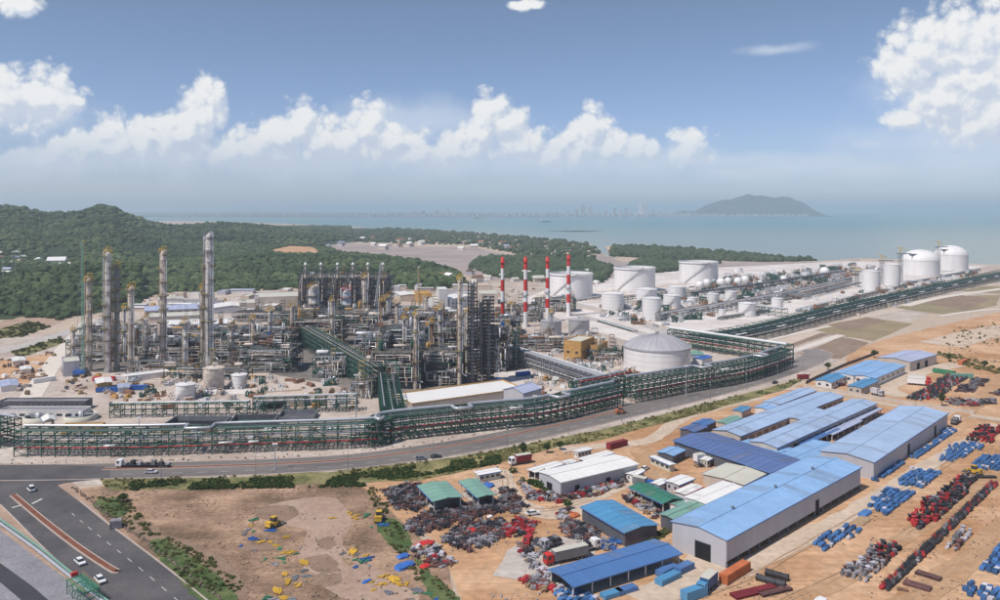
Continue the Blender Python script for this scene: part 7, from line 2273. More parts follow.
for k, (nm, key, q, sx, sy, lb, cat) in enumerate(LOTS):
    f = {'crate': 0.66, 'pipe_spool': 0.74, 'gate_valve': 0.78, 'scrap_bundle': 0.66, 'scaffold_bundle': 0.6}[nm]
    sp = grid(q, sx * f, sy * f, len(GM[key]), 300 + k, 0.9 if 'scaf' not in nm else 0.6, spin=0.2 if nm in ('crate', 'pipe_spool', 'gate_valve') else 3.1, jit=0.16 if nm != 'scaffold_bundle' else 1.4, smin=(0.6 if nm in ('crate', 'gate_valve') else 0.42) * f / 0.66, smax=(0.82 if nm in ('crate', 'gate_valve') else 1.15) * f / 0.66)
    for x, y, a, sc_, m in sp:
        ALLG.setdefault(nm, []).append((y, x, a, sc_, GM[key][m], lb, cat))
for nm, L_ in ALLG.items():
    L_.sort(key=lambda r_: r_[0])
    for y, x, a, sc_, me, lb, cat in L_[:290]:
        cw = CW.get(me.materials[0].name, '')
        tag(obj(nm, me, None, (x, y, Z2 + 0.075), a, (sc_, sc_, sc_)), (cw + ' ' + lb).strip(), cat, 'lot of ' + (cw + ' ' + lb).strip())
    if len(L_) > 290:                        # what is past the count, further off: one body
        joined(nm + '_mass', [(x, y, Z2 + 0.075, a, sc_, me) for y, x, a, sc_, me, lb, cat in L_[290:]], 'further rows of goods stored in the yard')
    print(nm, len(L_))

# single heaps with a colour of their own
for lb, px, py, m, s in [('bright red tarped heap beside the grassy corner', 424, 545, 'red_paint', (5.2, 2.6, 1.2)), ('bright blue tarped long heap below the red one', 405, 567, 'tarp_blue', (5.0, 2.6, 1.5)), ('small blue tarped heap left of the long blue one', 403, 557, 'tarp_blue', (3.0, 2.0, 1.0)), ('small red heap at the corner of the field', 425, 567, 'red_paint', (2.4, 1.8, 1.0)),
                         ('tall red heap standing up in the dark scrap', 472, 532, 'red_paint', (1.6, 2.4, 1.8)), ('orange red tarp by the teal shed', 574, 516, 'orange_paint', (3.2, 2.4, 1.2)), ('red heap below the white workshop', 602, 488, 'red_paint', (2.0, 1.6, 1.6)), ('small white bag by the scrap yard lane', 490, 517, 'white_paint', (1.6, 1.1, 0.7)), ('blue tarped stack near the grey green sheds', 488, 486, 'tarp_blue', (3.0, 3.6, 1.4)),
                         ('dark blue sack on the brown field', 367, 582, 'tarp_blue', (2.4, 1.0, 0.7)), ('white tarp at the lower edge of the crate yard', 820, 602, 'white_paint', (4.0, 2.0, 0.9)), ('brown timber pad among the blue crates', 862, 521, 'timber', (7.0, 3.0, 0.6)), ('flat blue tarp on the brown pad', 865, 514, 'crate_blue', (5.5, 2.4, 1.1))]:
    v, tr = ico(3)
    q = v * np.array([1 + 0.16 * mnoise.noise(Vector(p) * 2.1 + Vector((px, py, 0))) for p in v])[:, None]
    # boxy soft heap
    q = np.sign(q) * np.abs(q) ** 0.55
    q = q * np.array([1 + 0.22 * mnoise.noise(Vector(p) * 4.3 + Vector((py, px, 0))) for p in v])[:, None]
    q[:, 2] = np.maximum(q[:, 2], -0.02)
    q = q * np.array(s) * 0.62
    o = obj('tarped_heap', numpy_mesh('tarped_heap', q, tr, m, False), None, G(px, py)[:2] + (Z2 + 0.05,) if False else (G(px, py).x, G(px, py).y, Z2 + 0.06), YY)
    tag(o, lb, 'heap')

# steel beams, large pipes and containers laid out at the bottom right
def beam_stack(lb, a, b, n, m, w_=0.5):
    p, q = G(*a), G(*b)
    t = thing('beam_stack', lb, 'steel beams', p[:])
    d = (q - p); nrm = Vector((-d.y, d.x, 0)).normalized()
    for k in range(n):
        o = nrm * (k - (n - 1) / 2) * (w_ * 1.25)
        mb = MB()
        for z in (0.25, 0.25 + w_):
            mb.bar(o + Vector((0, 0, z)), d + o + Vector((0, 0, z)), w_, 0.09)
        mb.bar(o + Vector((0, 0, 0.25 + w_ / 2)), d + o + Vector((0, 0, 0.25 + w_ / 2)), 0.1, w_)
        mb.build('beam', m, t)
    mb = MB()
    for f in (0.2, 0.8):
        mb.bar(d * f - nrm * n * w_ * 0.7 + Vector((0, 0, 0.1)), d * f + nrm * n * w_ * 0.7 + Vector((0, 0, 0.1)), 0.3, 0.2)
    mb.build('bearer', 'timber', t)
beam_stack('rusty brown steel beams, upper pair right of the long valve row', (916, 573), (941, 581), 4, 'machine_brown')
beam_stack('rusty brown steel beams, lower pair right of the long valve row', (904, 583), (931, 591), 5, 'machine_brown')
beam_stack('reddish steel beams at the bottom edge beside the orange container', (733, 598), (775, 588), 5, 'dark_red')
beam_stack('thin grey beams under the black pipes at the bottom edge', (760, 596), (790, 589), 4, 'machine_brown')
beam_stack('dark beams by the yellow loader', (975, 478), (996, 478), 3, 'machine_black')
beam_stack('single rust red beam at the foot of the valve row', (897, 590), (908, 592), 2, 'rust')
for k, (a, b, lb) in enumerate([((757, 580), (785, 588), 'large black pipe, nearer of the two at the bottom'), ((766, 575), (788, 581), 'large black pipe, further of the two at the bottom')]):
    p, q = G(*a), G(*b)
    t = thing('steel_pipe', lb, 'pipe', p[:])
    mb = MB(); d = q - p
    mb.tube([Vector((0, 0, 0.95)), d + Vector((0, 0, 0.95))], 0.85, 16); mb.build('pipe_wall', 'machine_black', t)
    for f in (0.0, 0.33, 0.66, 1.0):
        mb = MB(); mb.tube([d * f - d.normalized() * 0.12 + Vector((0, 0, 0.95)), d * f + d.normalized() * 0.12 + Vector((0, 0, 0.95))], 0.95, 16); mb.build('flange', 'machine_black', t)


def container(lb, px, py, yaw, m, L=12.2, doors=True, z=Z2, name='shipping_container', loc=None):
    p = loc or G(px, py)
    t = thing(name, lb, 'container', (p.x, p.y, z), yaw)
    mb = MB(); mb.b2(-L / 2, L / 2, -1.2, 1.2, 0.15, 2.6); mb.build('body', m, t)
    mb = MB()
    n = int(L / 0.55)
    for i in range(n):
        x = -L / 2 + 0.3 + (L - 0.6) * i / (n - 1)
        for s in (-1, 1):
            mb.b2(x - 0.12, x + 0.12, s * 1.2 - 0.05, s * 1.2 + 0.05, 0.35, 2.45)
    mb.build('side_ribs', m, t)
    for sx in (-1, 1):
        for sy in (-1, 1):
            mb = MB(); mb.b2(sx * L / 2 - 0.09, sx * L / 2 + 0.09, sy * 1.2 - 0.09, sy * 1.2 + 0.09, 0, 2.68); mb.build('corner_post', m, t)
    if doors:
        for s in (-1, 1):
            mb = MB(); mb.b2(-L / 2 - 0.07, -L / 2 - 0.01, s * 0.57 - 0.54, s * 0.57 + 0.54, 0.25, 2.5); mb.build('door', m, t)
    return t


container('orange container by the blue cabbed truck at the bottom', 735, 577, yaw_of((722, 585), (746, 570)), 'orange_paint')
container('dark red container beside the verge above the yard', 617, 447.5, yaw_of((610, 449), (626, 445)), 'dark_red', 10)
container('dark red container at the junction of the upper lane', 803, 379, 0.2, 'dark_red', 6.1)
container('teal container behind the dense dark block', 944, 374, yaw_of((938, 374), (950, 376)), 'green_paint')
container('grey green container right of the teal one', 962, 378, yaw_of((955, 377), (968, 377)), 'roof_green_pale')
container('orange container by the far scrub', 963, 364, yaw_of((958, 366), (967, 362)), 'orange_paint')
container('white long container behind the deep blue open shed', 620, 536, yaw_of((605, 533), (627, 545)), 'white_paint')
container('blue container, nearer of the stack right of the deep blue shed', 668, 581, yaw_of((655, 586), (678, 575)), 'roof_teal', 8).scale = (1, 1, 0.6)
container('pale blue container behind the nearer one at the deep blue shed', 667, 573, yaw_of((655, 578), (674, 568)), 'roof_shed', 7).scale = (1, 1, 0.6)
container('blue container at the corner of the deep blue shed', 684, 571, yaw_of((675, 575), (692, 567)), 'roof_shed', 6).scale = (1, 1, 0.7)
for k in range(2):
    container('blue flat container, %s of the pair below the deep blue shed' % ('left', 'right')[k], 612 + 14 * k, 596 - 4.2 * k, yaw_of((606, 596), (632, 588)), 'roof_shed' if k else 'roof_teal', 6.0).scale = (1, 1, 0.45)
container('blue container at the bottom edge left of the blue truck', 694, 598, yaw_of((684, 601), (704, 594)), 'roof_teal', 7)
container('small grey container on the verge beside the side road', 116, 528, 0.4, 'machine_grey', 3.2)
container('white container beside the white plant road', 44, 382, 0.9, 'white_paint', 12)
container('blue container in the concrete yard by the crane', 108, 392, 0.1, 'blue_paint', 12)
container('second blue container in the concrete yard', 137, 390, 0.05, 'blue_paint', 12)
container('red container behind the crane in the concrete yard', 104, 381, 0.1, 'red_paint', 12)
container('white container right of the red one in the concrete yard', 122, 380, 0.1, 'white_paint', 12)
container('blue container on the pale yard by the grey diagonal rack', 523, 376, 0.5, 'blue_paint', 9)

# ---- vehicles
def wheels(t, xs, w_, r=0.5):
    for x in xs:
        for s in (-1, 1):
            mb = MB(); mb.tube([(x, s * (w_ - 0.28), r), (x, s * w_, r)], r, 12); tyre = mb.build('wheel', 'rubber', t)
            mb = MB(); mb.tube([(x, s * (w_ + 0.005), r), (x, s * (w_ + 0.03), r)], r * 0.5, 8); mb.build('rim', 'steel_grey', tyre)


def car(lb, px, py, yaw, m, van=False):
    p = G(px, py)
    t = thing('car', lb, 'car', (p.x, p.y, Z2 + 0.06), yaw)
    h = 1.95 if van else 1.45
    mb = MB()
    prof = [(-2.2, 0.35), (2.2, 0.35), (2.25, 0.75), (1.3, 0.95), (-2.15, 0.98), (-2.25, 0.7)]
    v = [(x, -0.88, z) for x, z in prof] + [(x, 0.88, z) for x, z in prof]
    n = 6
    mb.add(v, [tuple(range(n)), tuple(range(2 * n - 1, n - 1, -1))] + [(i + 1 if i < n - 1 else 0, i, i + n, (i + 1 if i < n - 1 else 0) + n) for i in range(n)])
    mb.build('body', m, t)
    cab = [(-2.05, 0.985), (1.25, 0.965), (0.55, h), (-1.75 if van else -1.4, h)]
    mb = MB()
    v = [(x, -0.78 if z < 1.2 else -0.66, z) for x, z in cab] + [(x, 0.78 if z < 1.2 else 0.66, z) for x, z in cab]
    mb.add(v, [(0, 1, 2, 3), (7, 6, 5, 4)] + [((i + 1) % 4, i, i + 4, (i + 1) % 4 + 4) for i in range(4)])
    mb.build('windows', 'glass_dark', t)
    mb = MB(); mb.b2(-1.7 if van else -1.35, 0.5, -0.64, 0.64, h, h + 0.05); mb.build('roof', m, t)
    wheels(t, (-1.35, 1.4), 0.9, 0.33)
    for s in (-1, 1):
        mb = MB(); mb.b2(2.2, 2.27, s * 0.62 - 0.16, s * 0.62 + 0.16, 0.6, 0.74); mb.build('headlight', 'white_paint', t)


def semi(lb, px, py, yaw, cabm, trailer, L=12.5, load='flat', z=Z2 + 0.06, name='truck'):
    p = G(px, py)
    t = thing(name, lb, 'truck', (p.x, p.y, z), yaw)
    c0 = L / 2
    mb = MB()
    prof = [(c0 + 0.4, 0.6), (c0 + 2.7, 0.6), (c0 + 2.75, 1.7), (c0 + 2.45, 3.0), (c0 + 0.9, 3.15), (c0 + 0.4, 3.0)]
    v = [(x, -1.2, z_) for x, z_ in prof] + [(x, 1.2, z_) for x, z_ in prof]
    n = 6
    mb.add(v, [tuple(range(n)), tuple(range(2 * n - 1, n - 1, -1))] + [((i + 1) % n, i, i + n, (i + 1) % n + n) for i in range(n)])
    mb.build('cab', cabm, t)
    mb = MB(); v = [(c0 + 2.78, -1.0, 1.75), (c0 + 2.78, 1.0, 1.75), (c0 + 2.5, 1.0, 2.85), (c0 + 2.5, -1.0, 2.85)]
    mb.add(v, [(0, 1, 2, 3)]); mb.b2(c0 + 1.3, c0 + 2.2, -1.23, 1.23, 1.8, 2.7); mb.build('windows', 'glass_dark', t)
    mb = MB(); mb.b2(-L / 2, c0 + 2.2, -0.45, 0.45, 0.62, 0.95); mb.build('chassis', 'rubber', t)
    if load == 'flat':
        mb = MB(); mb.b2(-L / 2, c0, -1.25, 1.25, 0.96, 1.25); mb.build('trailer_bed', trailer, t)
        for i in range(7):
            mb = MB(); x = -L / 2 + 0.8 + (L - 1.6) * i / 6
            mb.b2(x - 0.7, x + 0.7, -1.15, 1.15, 1.26, 1.7 + 0.5 * ((i * 7) % 3)); mb.build('load_block', 'machine_black' if i % 2 else 'machine_grey', t)
    else:
        mb = MB(); mb.b2(-L / 2, c0, -1.25, 1.25, 0.98, 3.6); mb.build('trailer_box', trailer, t)
        mb = MB(); mb.b2(-L / 2 - 0.02, c0 + 0.02, -1.28, 1.28, 3.601, 3.66); mb.build('trailer_roof', 'roof_beige', t)
    wheels(t, (-L / 2 + 1.0, -L / 2 + 2.3, -L / 2 + 3.6, c0 + 0.6, c0 + 1.9), 1.25, 0.5)


semi('long flatbed truck with white cab driving on the main road', 147, 467.5, math.pi, 'white_paint', 'machine_black', 18)
car('pale grey car overtaken by the long flatbed truck', 151, 473.5, 0.02, 'crate_pale')
car('silver van at the junction above the traffic island', 31, 491, yaw_of((28, 487), (36, 495)) + math.pi, 'tank_white', True)
car('white car, upper of the two parked beside the traffic island', 80, 564, yaw_of((76, 560), (84, 567)), 'white_paint')
car('white car, lower of the two near the green gantry', 100, 582, yaw_of((96, 578), (104, 586)), 'white_paint')
car('black car driving right on the main road', 436, 458, 0.3, 'machine_black')
car('grey car behind the black car on the main road', 421, 460, 0.3, 'steel_grey')
semi('dark red tipper truck at the yard gate by the verge', 523, 463.5, yaw_of((532, 462), (514, 465)), 'white_paint', 'dark_red', 6.5, 'box')
semi('red cabbed truck with long grey box trailer behind the open shed', 570, 560, yaw_of((582, 557), (555, 563)), 'red_paint', 'steel_grey', 11, 'box')
semi('small grey truck standing on the sandy truck lot', 554, 546, yaw_of((559, 544), (549, 548)), 'crate_pale', 'machine_grey', 5, 'flat')
semi('truck with bright blue cab and load at the bottom edge', 709, 588, yaw_of((718, 580), (702, 595)), 'roof_teal', 'crate_blue', 6, 'box')
for k in range(2):
    semi('white bus like truck with red front, %s of the pair in the compound' % ('nearer', 'further')[k], 916 + k, 385 - 3.5 * k, yaw_of((908, 384), (925, 385.5)), 'red_paint', 'white_paint', 9, 'box')
semi('dusty small truck on the lane below the compound', 875, 395, yaw_of((871, 395), (880, 397)), 'crate_pale', 'crate_pale', 4, 'box')
car('dark car on the main road beside the far rack', 775, 383.5, 0.8, 'machine_black')
car('white car among the huts below the navy shed', 714, 461, 0.5, 'white_paint')
car('white pickup in the alley of the dark green shed', 648, 503, -0.5, 'white_paint')

for k, (px, py, a_, m_, w_) in enumerate([(806, 443, 0.8, 'white_paint', 'under the strip canopy, nearest'), (813, 440, 0.8, 'machine_grey', 'under the strip canopy, second'), (820, 437, 0.8, 'white_paint', 'under the strip canopy, third'), (827, 434, 0.8, 'dark_red', 'under the strip canopy, fourth'), (858, 428, 0.8, 'white_paint', 'in the court before the right warehouse'), (866, 424, 0.8, 'machine_black', 'in the court further along'),
                                         (720, 457, 0.5, 'crate_pale', 'beside the navy shed wall'), (728, 461, 0.5, 'machine_black', 'beside the navy shed, nearer'), (645, 470, 0.9, 'white_paint', 'on the orange lane by the huts'), (838, 384, 0.4, 'white_paint', 'outside the corner house of the compound'), (842, 386, 0.4, 'dark_red', 'outside the corner house, nearer'), (533, 515, 0.3, 'white_paint', 'on the sandy lane bend')]):
    car('%s car %s' % ({'white_paint': 'white', 'machine_grey': 'grey', 'dark_red': 'dark red', 'machine_black': 'black', 'crate_pale': 'pale grey'}[m_], w_), px, py, a_, m_, k % 3 == 0)
for k, (px, py, a_, cm, tm, L_) in enumerate([(700, 463, 0.5, 'white_paint', 'white_paint', 5), (640, 487, -0.6, 'blue_paint', 'steel_grey', 5), (583, 552, 0.5, 'white_paint', 'machine_grey', 6), (540, 549, 2.6, 'machine_red', 'machine_grey', 5), (955, 424, 0.8, 'white_paint', 'machine_grey', 6), (985, 404, 0.1, 'machine_grey', 'machine_black', 6)]):
    semi(('small white box truck among the huts', 'small blue cabbed truck beside the dark green shed', 'white cabbed truck behind the open shed', 'red cabbed truck at the left of the truck lot', 'white cabbed truck on the lane by the red spools', 'grey truck beside the white scrap heap')[k], px, py, a_, cm, tm, L_, 'box' if k < 2 else 'flat')


def loader(lb, px, py, yaw, m='yellow_paint', z=Z2 + 0.02):
    p = G(px, py)
    t = thing('wheel_loader', lb, 'loader', (p.x, p.y, z), yaw)
    mb = MB(); mb.b2(-2.6, 0.6, -1.1, 1.1, 0.7, 1.9); mb.b2(-2.7, -1.6, -1.15, 1.15, 1.901, 2.3); mb.build('body', m, t)
    mb = MB(); mb.b2(-0.9, 0.7, -0.85, 0.85, 1.92, 3.2); mb.build('cab', 'glass_dark', t)
    mb = MB(); mb.b2(-1.0, 0.8, -0.9, 0.9, 3.21, 3.32); mb.build('cab_roof', m, t)
    mb = MB()
    for s in (-0.7, 0.7):
        mb.bar((0.5, s, 1.7), (2.2, s, 1.3), 0.25); mb.bar((2.2, s, 1.3), (3.2, s, 0.6), 0.25)
    mb.build('arm', m, t)
    mb = MB(); mb.add([(3.0, -1.3, 0.1), (4.1, -1.3, 0.15), (3.2, -1.3, 1.0), (3.0, 1.3, 0.1), (4.1, 1.3, 0.15), (3.2, 1.3, 1.0)], [(0, 1, 2), (5, 4, 3), (0, 3, 4, 1), (0, 2, 5, 3)]); mb.build('bucket', 'steel_grey', t)
    wheels(t, (-1.7, 1.2), 1.2, 0.75)


loader('orange loader on the roadside in front of the rack', 621, 414, 0.3, 'orange_paint')
loader('yellow loader among the blue crates and dark beams', 974, 474, 2.2)
loader('yellow loader beside the right hall of the compound', 887, 378, 0.8)
loader('yellow loader on the pale yard near the grey diagonal rack', 571, 377, 0.4)
loader('small yellow loader on the brown field', 274, 527, 1.0)
loader('yellow loader beside the grassy corner of the field', 379, 521, 1.6)

# ---- bottom left: pipelines, gantry
def pipeline(lb, pts, r, m, z):
    P = W(pts)
    t = thing('pipeline', lb, 'pipeline', P[0][:])
    Q = [p - P[0] + Vector((0, 0, z)) for p in P]
    mb = MB(); mb.tube(Q, r, 8); mb.build('pipe', m, t)
    sm = MB(); sm.b2(-0.25, 0.25, -0.25, 0.25, 0, z - r + 0.02); me = sm.mesh('support', 'concrete')
    for q in resample(Q, 8):
        obj('support', me, t, (q.x, q.y, 0))
PL = [(-60, 487), (0, 526), (35, 551), (66, 576), (112, 612), (140, 640)]
pipeline('pale pipeline, inner one of the pair on the gravel strip', PL, 0.42, 'silver_pipe', 0.9)
pipeline('white pipeline, outer one of the pair on the gravel strip', [(x + 4, y - 1.5) for x, y in PL], 0.32, 'roof_green_pale', 0.9)
p = G(80, 596)
a = yaw_of((66, 576), (112, 612))
t = thing('pipe_gantry', 'green steel gantry frame over the pipelines at the bottom left', 'gantry', (p.x, p.y, 0), a)
t.scale = (0.72, 0.72, 0.72)
for x in (-5, 0, 5, 10):
    for y in (-2.6, 2.6):
        mb = MB(); mb.b2(x - 0.11, x + 0.11, y - 0.11, y + 0.11, 0, 5.2); mb.build('post', 'green_paint', t)
    mb = MB(); mb.b2(x - 0.14, x + 0.14, -2.8, 2.8, 5.0, 5.35); mb.b2(x - 0.1, x + 0.1, -2.6, 2.6, 2.6, 2.85); mb.build('cross_beam', 'green_paint', t)
for y in (-2.6, 2.6):
    mb = MB(); mb.b2(-5, 10, y - 0.12, y + 0.12, 5.36, 5.6); mb.build('stringer', 'green_paint', t)
    mb = MB()
    for x in (-5, 0, 5):
        mb.bar((x, y, 0.2), (x + 5, y, 5), 0.14); mb.bar((x + 5, y, 0.2), (x, y, 5), 0.14)
    mb.build('brace', 'green_paint', t)
for k in range(7):
    mb = MB(); mb.b2(-5, 10, -2.2 + 0.72 * k, -1.95 + 0.72 * k, 5.37, 5.5); mb.build('deck_plank', 'roof_green', t)
for y in (-2.7, 2.7):
    mb = MB()
    for zz in (6.1, 6.6):
        mb.b2(-5, 10, y - 0.04, y + 0.04, zz, zz + 0.07)
    for k in range(8):
        mb.b2(-5 + 15 * k / 7 - 0.04, -5 + 15 * k / 7 + 0.04, y - 0.04, y + 0.04, 5.6, 6.65)
    mb.build('handrail', 'rail_yellow', t)
mb = MB(); mb.b2(-6.0, -4.9, -1.0, 1.2, 5.6, 7.0); mb.build('control_box', 'red_paint', t)

# ---- kerb blocks and shrubs along the side road
ROCKS = clump_templates(1, 4, 0.5, 0.3)
P = resample([q for q in offset(SIDE_C[14:], 12.6)], 1.5)
scatter_mesh('roadside_rubble', ROCKS, np.array([[q.x + rng.normal() * 0.4, q.y + rng.normal() * 0.4, 0.2] for q in P for _ in range(2)]), rng.uniform(0.2, 0.5, len(P) * 2), 'rock')

def bushes(name, poly, n, smin, smax, material, templ, label):
    P = np.array([[p[0], p[1]] for p in poly])
    X = rng.uniform(P[:, 0].min(), P[:, 0].max(), n * 6); Y = rng.uniform(P[:, 1].min(), P[:, 1].max(), n * 6)
    ok = in_np(poly, X, Y)
    X, Y = X[ok][:n], Y[ok][:n]
    # keep clumps together
    keep = np.array([mnoise.noise(Vector((x * 0.09, y * 0.09, 3.3))) + 0.25 * mnoise.noise(Vector((x * 0.4, y * 0.4, 1.3))) > -0.12 for x, y in zip(X, Y)])
    X, Y = X[keep], Y[keep]
    o = scatter_mesh(name, templ, np.stack([X, Y, np.full(len(X), 0.1)], -1), rng.uniform(smin, smax, len(X)), material, squash=(0.6, 1.2))
    o['label'] = label
LT = leaf_templates(5, 26, 0.34)
bushes('shrubs', BANK, 5200, 0.25, 0.75, 'bush_dry', LT, 'low shrubs and weeds on the bank along the road')
bushes('shrubs', W([(130, 482), (250, 480), (360, 474), (500, 456), (500, 464), (400, 480), (360, 487), (130, 491)]), 3800, 0.3, 0.85, 'tree_leaf', LT, 'darker shrubs on the left part of the bank')
bushes('shrubs', W([(152, 545), (168, 538), (205, 555), (245, 585), (252, 612), (214, 612), (182, 582)]), 420, 0.2, 0.7, 'bush_leaf', LT, 'low green weeds beside the side road')
bushes('shrubs', W([(92, 498), (125, 498), (165, 540), (140, 545), (112, 520)]), 160, 0.2, 0.8, 'bush_leaf', LT, 'low green weeds at the corner of the field')
bushes('shrubs', W([(366, 488), (376, 486), (412, 548), (470, 612), (440, 612), (392, 548)]), 300, 0.25, 0.7, 'bush_leaf', LT, 'weeds along the right edge of the field')
bushes('shrubs', W([(930, 352), (960, 356), (1010, 372), (1010, 378), (955, 364)]), 160, 0.6, 1.4, 'bush_dry', LT, 'scrub behind the upper compound')
bushes('shrubs', W([(950, 330), (1010, 320), (1030, 330), (980, 350), (940, 345)]), 120, 0.5, 1.2, 'bush_dry', LT, 'sparse scrub on the vacant ground at right')
bushes('shrubs', W([(512, 472), (530, 478), (548, 494), (575, 490), (590, 486), (560, 497), (520, 480)]), 220, 0.7, 1.6, 'tree_leaf', LT, 'bushes in front of the white workshop')
bushes('shrubs', W([(0, 330), (28, 322), (50, 327), (20, 338), (-20, 341)]), 260, 0.8, 1.8, 'bush_leaf', LT, 'low scrub on the grassy triangle at the left edge')
bushes('shrubs', W([(10, 352), (60, 338), (66, 342), (20, 358)]), 160, 0.6, 1.4, 'bush_leaf', LT, 'low scrub beside the white plant road')
bushes('shrubs', W([(640, 540), (665, 530), (672, 532), (650, 545)]), 90, 0.4, 0.8, 'bush_leaf', LT, 'weeds between teal shed and open shed')


def tree(lb, px, py, h, w_):
    p = G(px, py)
    t = thing('tree', lb, 'tree', (p.x, p.y, 0.05), 0, 'single trees of the yard')
    mb = MB()
    mb.tube([(0, 0, 0), (0.1, 0.05, h * 0.3), (0.0, 0.1, h * 0.7)], [0.22, 0.16, 0.06], 7)
    for k in range(5):
        a = k * 1.26; mb.tube([(0.05, 0.05, h * (0.3 + 0.06 * k)), (math.cos(a) * w_ * 0.35, math.sin(a) * w_ * 0.35, h * (0.5 + 0.08 * k))], [0.09, 0.03], 5)
    mb.build('trunk', 'bark', t)
    V, T = [], []
    for j in range(330):
        d = rng.normal(size=3); d /= np.linalg.norm(d)
        lump = 0.75 + 0.35 * mnoise.noise(Vector(d) * 2.2 + Vector((px, py, 0)))
        r = rng.uniform(0.25, 1.0) ** 0.5 * lump
        c = d * r * np.array([w_ / 2, w_ / 2, h * 0.36]) + np.array([0, 0, h * 0.64])
        a_ = rng.normal(size=3); a_ /= np.linalg.norm(a_)
        b_ = np.cross(a_, rng.normal(size=3)); b_ /= np.linalg.norm(b_)
        s = rng.uniform(0.22, 0.5)
        o = len(V); V += [c + a_ * s, c - a_ * s * 0.5 + b_ * s * 0.7, c - a_ * s * 0.9, c - a_ * s * 0.5 - b_ * s * 0.7]
        T += [(o, o + 1, o + 2), (o, o + 2, o + 3)]
    me = numpy_mesh('crown', np.array(V), np.array(T), 'tree_leaf')
    obj('crown', me, t)
for lb, px, py, h, w_ in [('round dark tree by the dusty gate at the verge', 523, 457, 6.5, 4.0), ('small tree at the left corner of the white workshop', 543, 482, 5, 4.5), ('bushy tree at the front corner of the white workshop', 568, 487, 4.5, 5.0), ('upright dark tree beside the white scrap heap', 942, 406, 7, 4.5), ('small tree at the top of the compound', 949, 362, 6, 4), ('small tree beside the lilac hall', 874, 358, 6, 5),
                          ('small tree left of the compound wall', 828, 370, 5, 5), ('bush by the teal shed corner', 568, 509, 3, 3.4), ('scrubby tree on the bank above the yard', 560, 450, 4, 4), ('scrubby tree right on the bank above the yard', 547, 453, 4.5, 4), ('lone bush at the right scrub edge', 985, 368, 5, 5), ('leafy bush by the grass corner of the field', 123, 502, 3, 4.5)]:
    tree(lb, px, py, h, w_)

# small stones and litter on bare ground
def litter(name, poly, n, smin, smax, m, label):
    P = np.array([[p[0], p[1]] for p in poly])
    X = rng.uniform(P[:, 0].min(), P[:, 0].max(), n * 5); Y = rng.uniform(P[:, 1].min(), P[:, 1].max(), n * 5)
    ok = in_np(poly, X, Y); X, Y = X[ok][:n], Y[ok][:n]
    keep = np.array([mnoise.noise(Vector((x * 0.05, y * 0.05, 8.3))) + 0.5 * mnoise.noise(Vector((x * 0.17, y * 0.17, 2.0))) > 0.02 for x, y in zip(X, Y)])
    X, Y = X[keep], Y[keep]
    o = scatter_mesh(name, ROCKS, np.stack([X, Y, np.full(len(X), 0.16)], -1), smin + (smax - smin) * rng.random(len(X)) ** 3, m, squash=(0.4, 0.9))
    o['label'] = label
FW = W(FIELD); YW = W([(450, 600), (440, 545), (380, 490), (480, 470), (560, 450), (640, 470), (590, 500), (600, 535), (550, 560), (540, 600)])
litter('stones', FW, 2600, 0.08, 0.36, 'rock', 'scattered stones and litter on the brown field')
litter('stones', FW, 700, 0.06, 0.26, 'concrete_warm', 'pale rubble on the brown field')
litter('stones', YW, 1500, 0.10, 0.45, 'machine_grey', 'grey litter on the scrap yard ground')
litter('stones', W([(700, 600), (760, 570), (900, 500), (1000, 440), (1010, 600)]), 1500, 0.10, 0.35, 'rock', 'small stones on the crate yard ground')
litter('stones', W([(940, 350), (1010, 315), (1060, 330), (1010, 372)]), 800, 0.3, 1.0, 'rock', 'stones on the vacant ground at right')
P = resample(offset(ROAD_C[10:], 12.0), 1.2)
rows = np.array([[q.x + rng.normal() * 1.2, q.y + rng.normal() * 1.2, 0.12] for q in P])
scatter_mesh('roadside_rubble', ROCKS, rows, 0.1 + 0.5 * rng.random(len(rows)) ** 3, 'rock')

# wheel tracks
mat('track_mark', (0.36, 0.225, 0.13), 0.95, col2=(0.50, 0.34, 0.22), scale=0.15, detail=8, fine=0.2)
for k, (pts, m) in enumerate([([(700, 598), (760, 572), (830, 532), (900, 492), (1000, 432)], 'track_mark'), ([(780, 602), (840, 575), (900, 538), (1000, 462)], 'track_mark'), ([(900, 602), (940, 575), (1000, 540)], 'track_mark'), ([(502, 472), (510, 495), (540, 510), (590, 500)], 'track_mark'),
                              ([(810, 391), (860, 398), (930, 410), (1000, 422)], 'track_mark'), ([(640, 445), (660, 462), (650, 480)], 'track_mark')]):
    P = smooth_path(W(pts), 10)
    P = [p + Vector((mnoise.noise(p * 0.06), mnoise.noise(p * 0.06 + Vector((9, 0, 0))), 0)) * 1.0 for p in P]
    for s_ in (-0.95, 0.95):
        strip('wheel_track', offset(P, s_), 0.45, Z3 + 0.035 + 0.004 * k + (0.002 if s_ > 0 else 0), m)

# ------------------------------------------------------------------ far away: houses, city
def house(lb, px, d, yaw, s, m, rm, group):
    x = (px - CX) / FOC * d
    z = float(terrain(np.array([x]), np.array([d]))[0])
    lb = lb.replace('ROOF', CW[rm])
    t = thing('house', lb, 'house', (x, d, z - 0.3), yaw, group)
    mb = MB(); mb.b2(-s, s, -s * 0.6, s * 0.6, 0, s * 0.8); mb.build('wall', m, t)
    mb = MB(); v = [(-s * 1.1, -s * 0.72, s * 0.8), (s * 1.1, -s * 0.72, s * 0.8), (s * 1.1, s * 0.72, s * 0.8), (-s * 1.1, s * 0.72, s * 0.8), (-s * 1.1, 0, s * 1.25), (s * 1.1, 0, s * 1.25)]
    mb.add(v, [(0, 1, 5, 4), (2, 3, 4, 5), (0, 4, 3), (1, 2, 5), (3, 2, 1, 0)]); mb.build('roof', rm, t)
rd = random.Random(5)
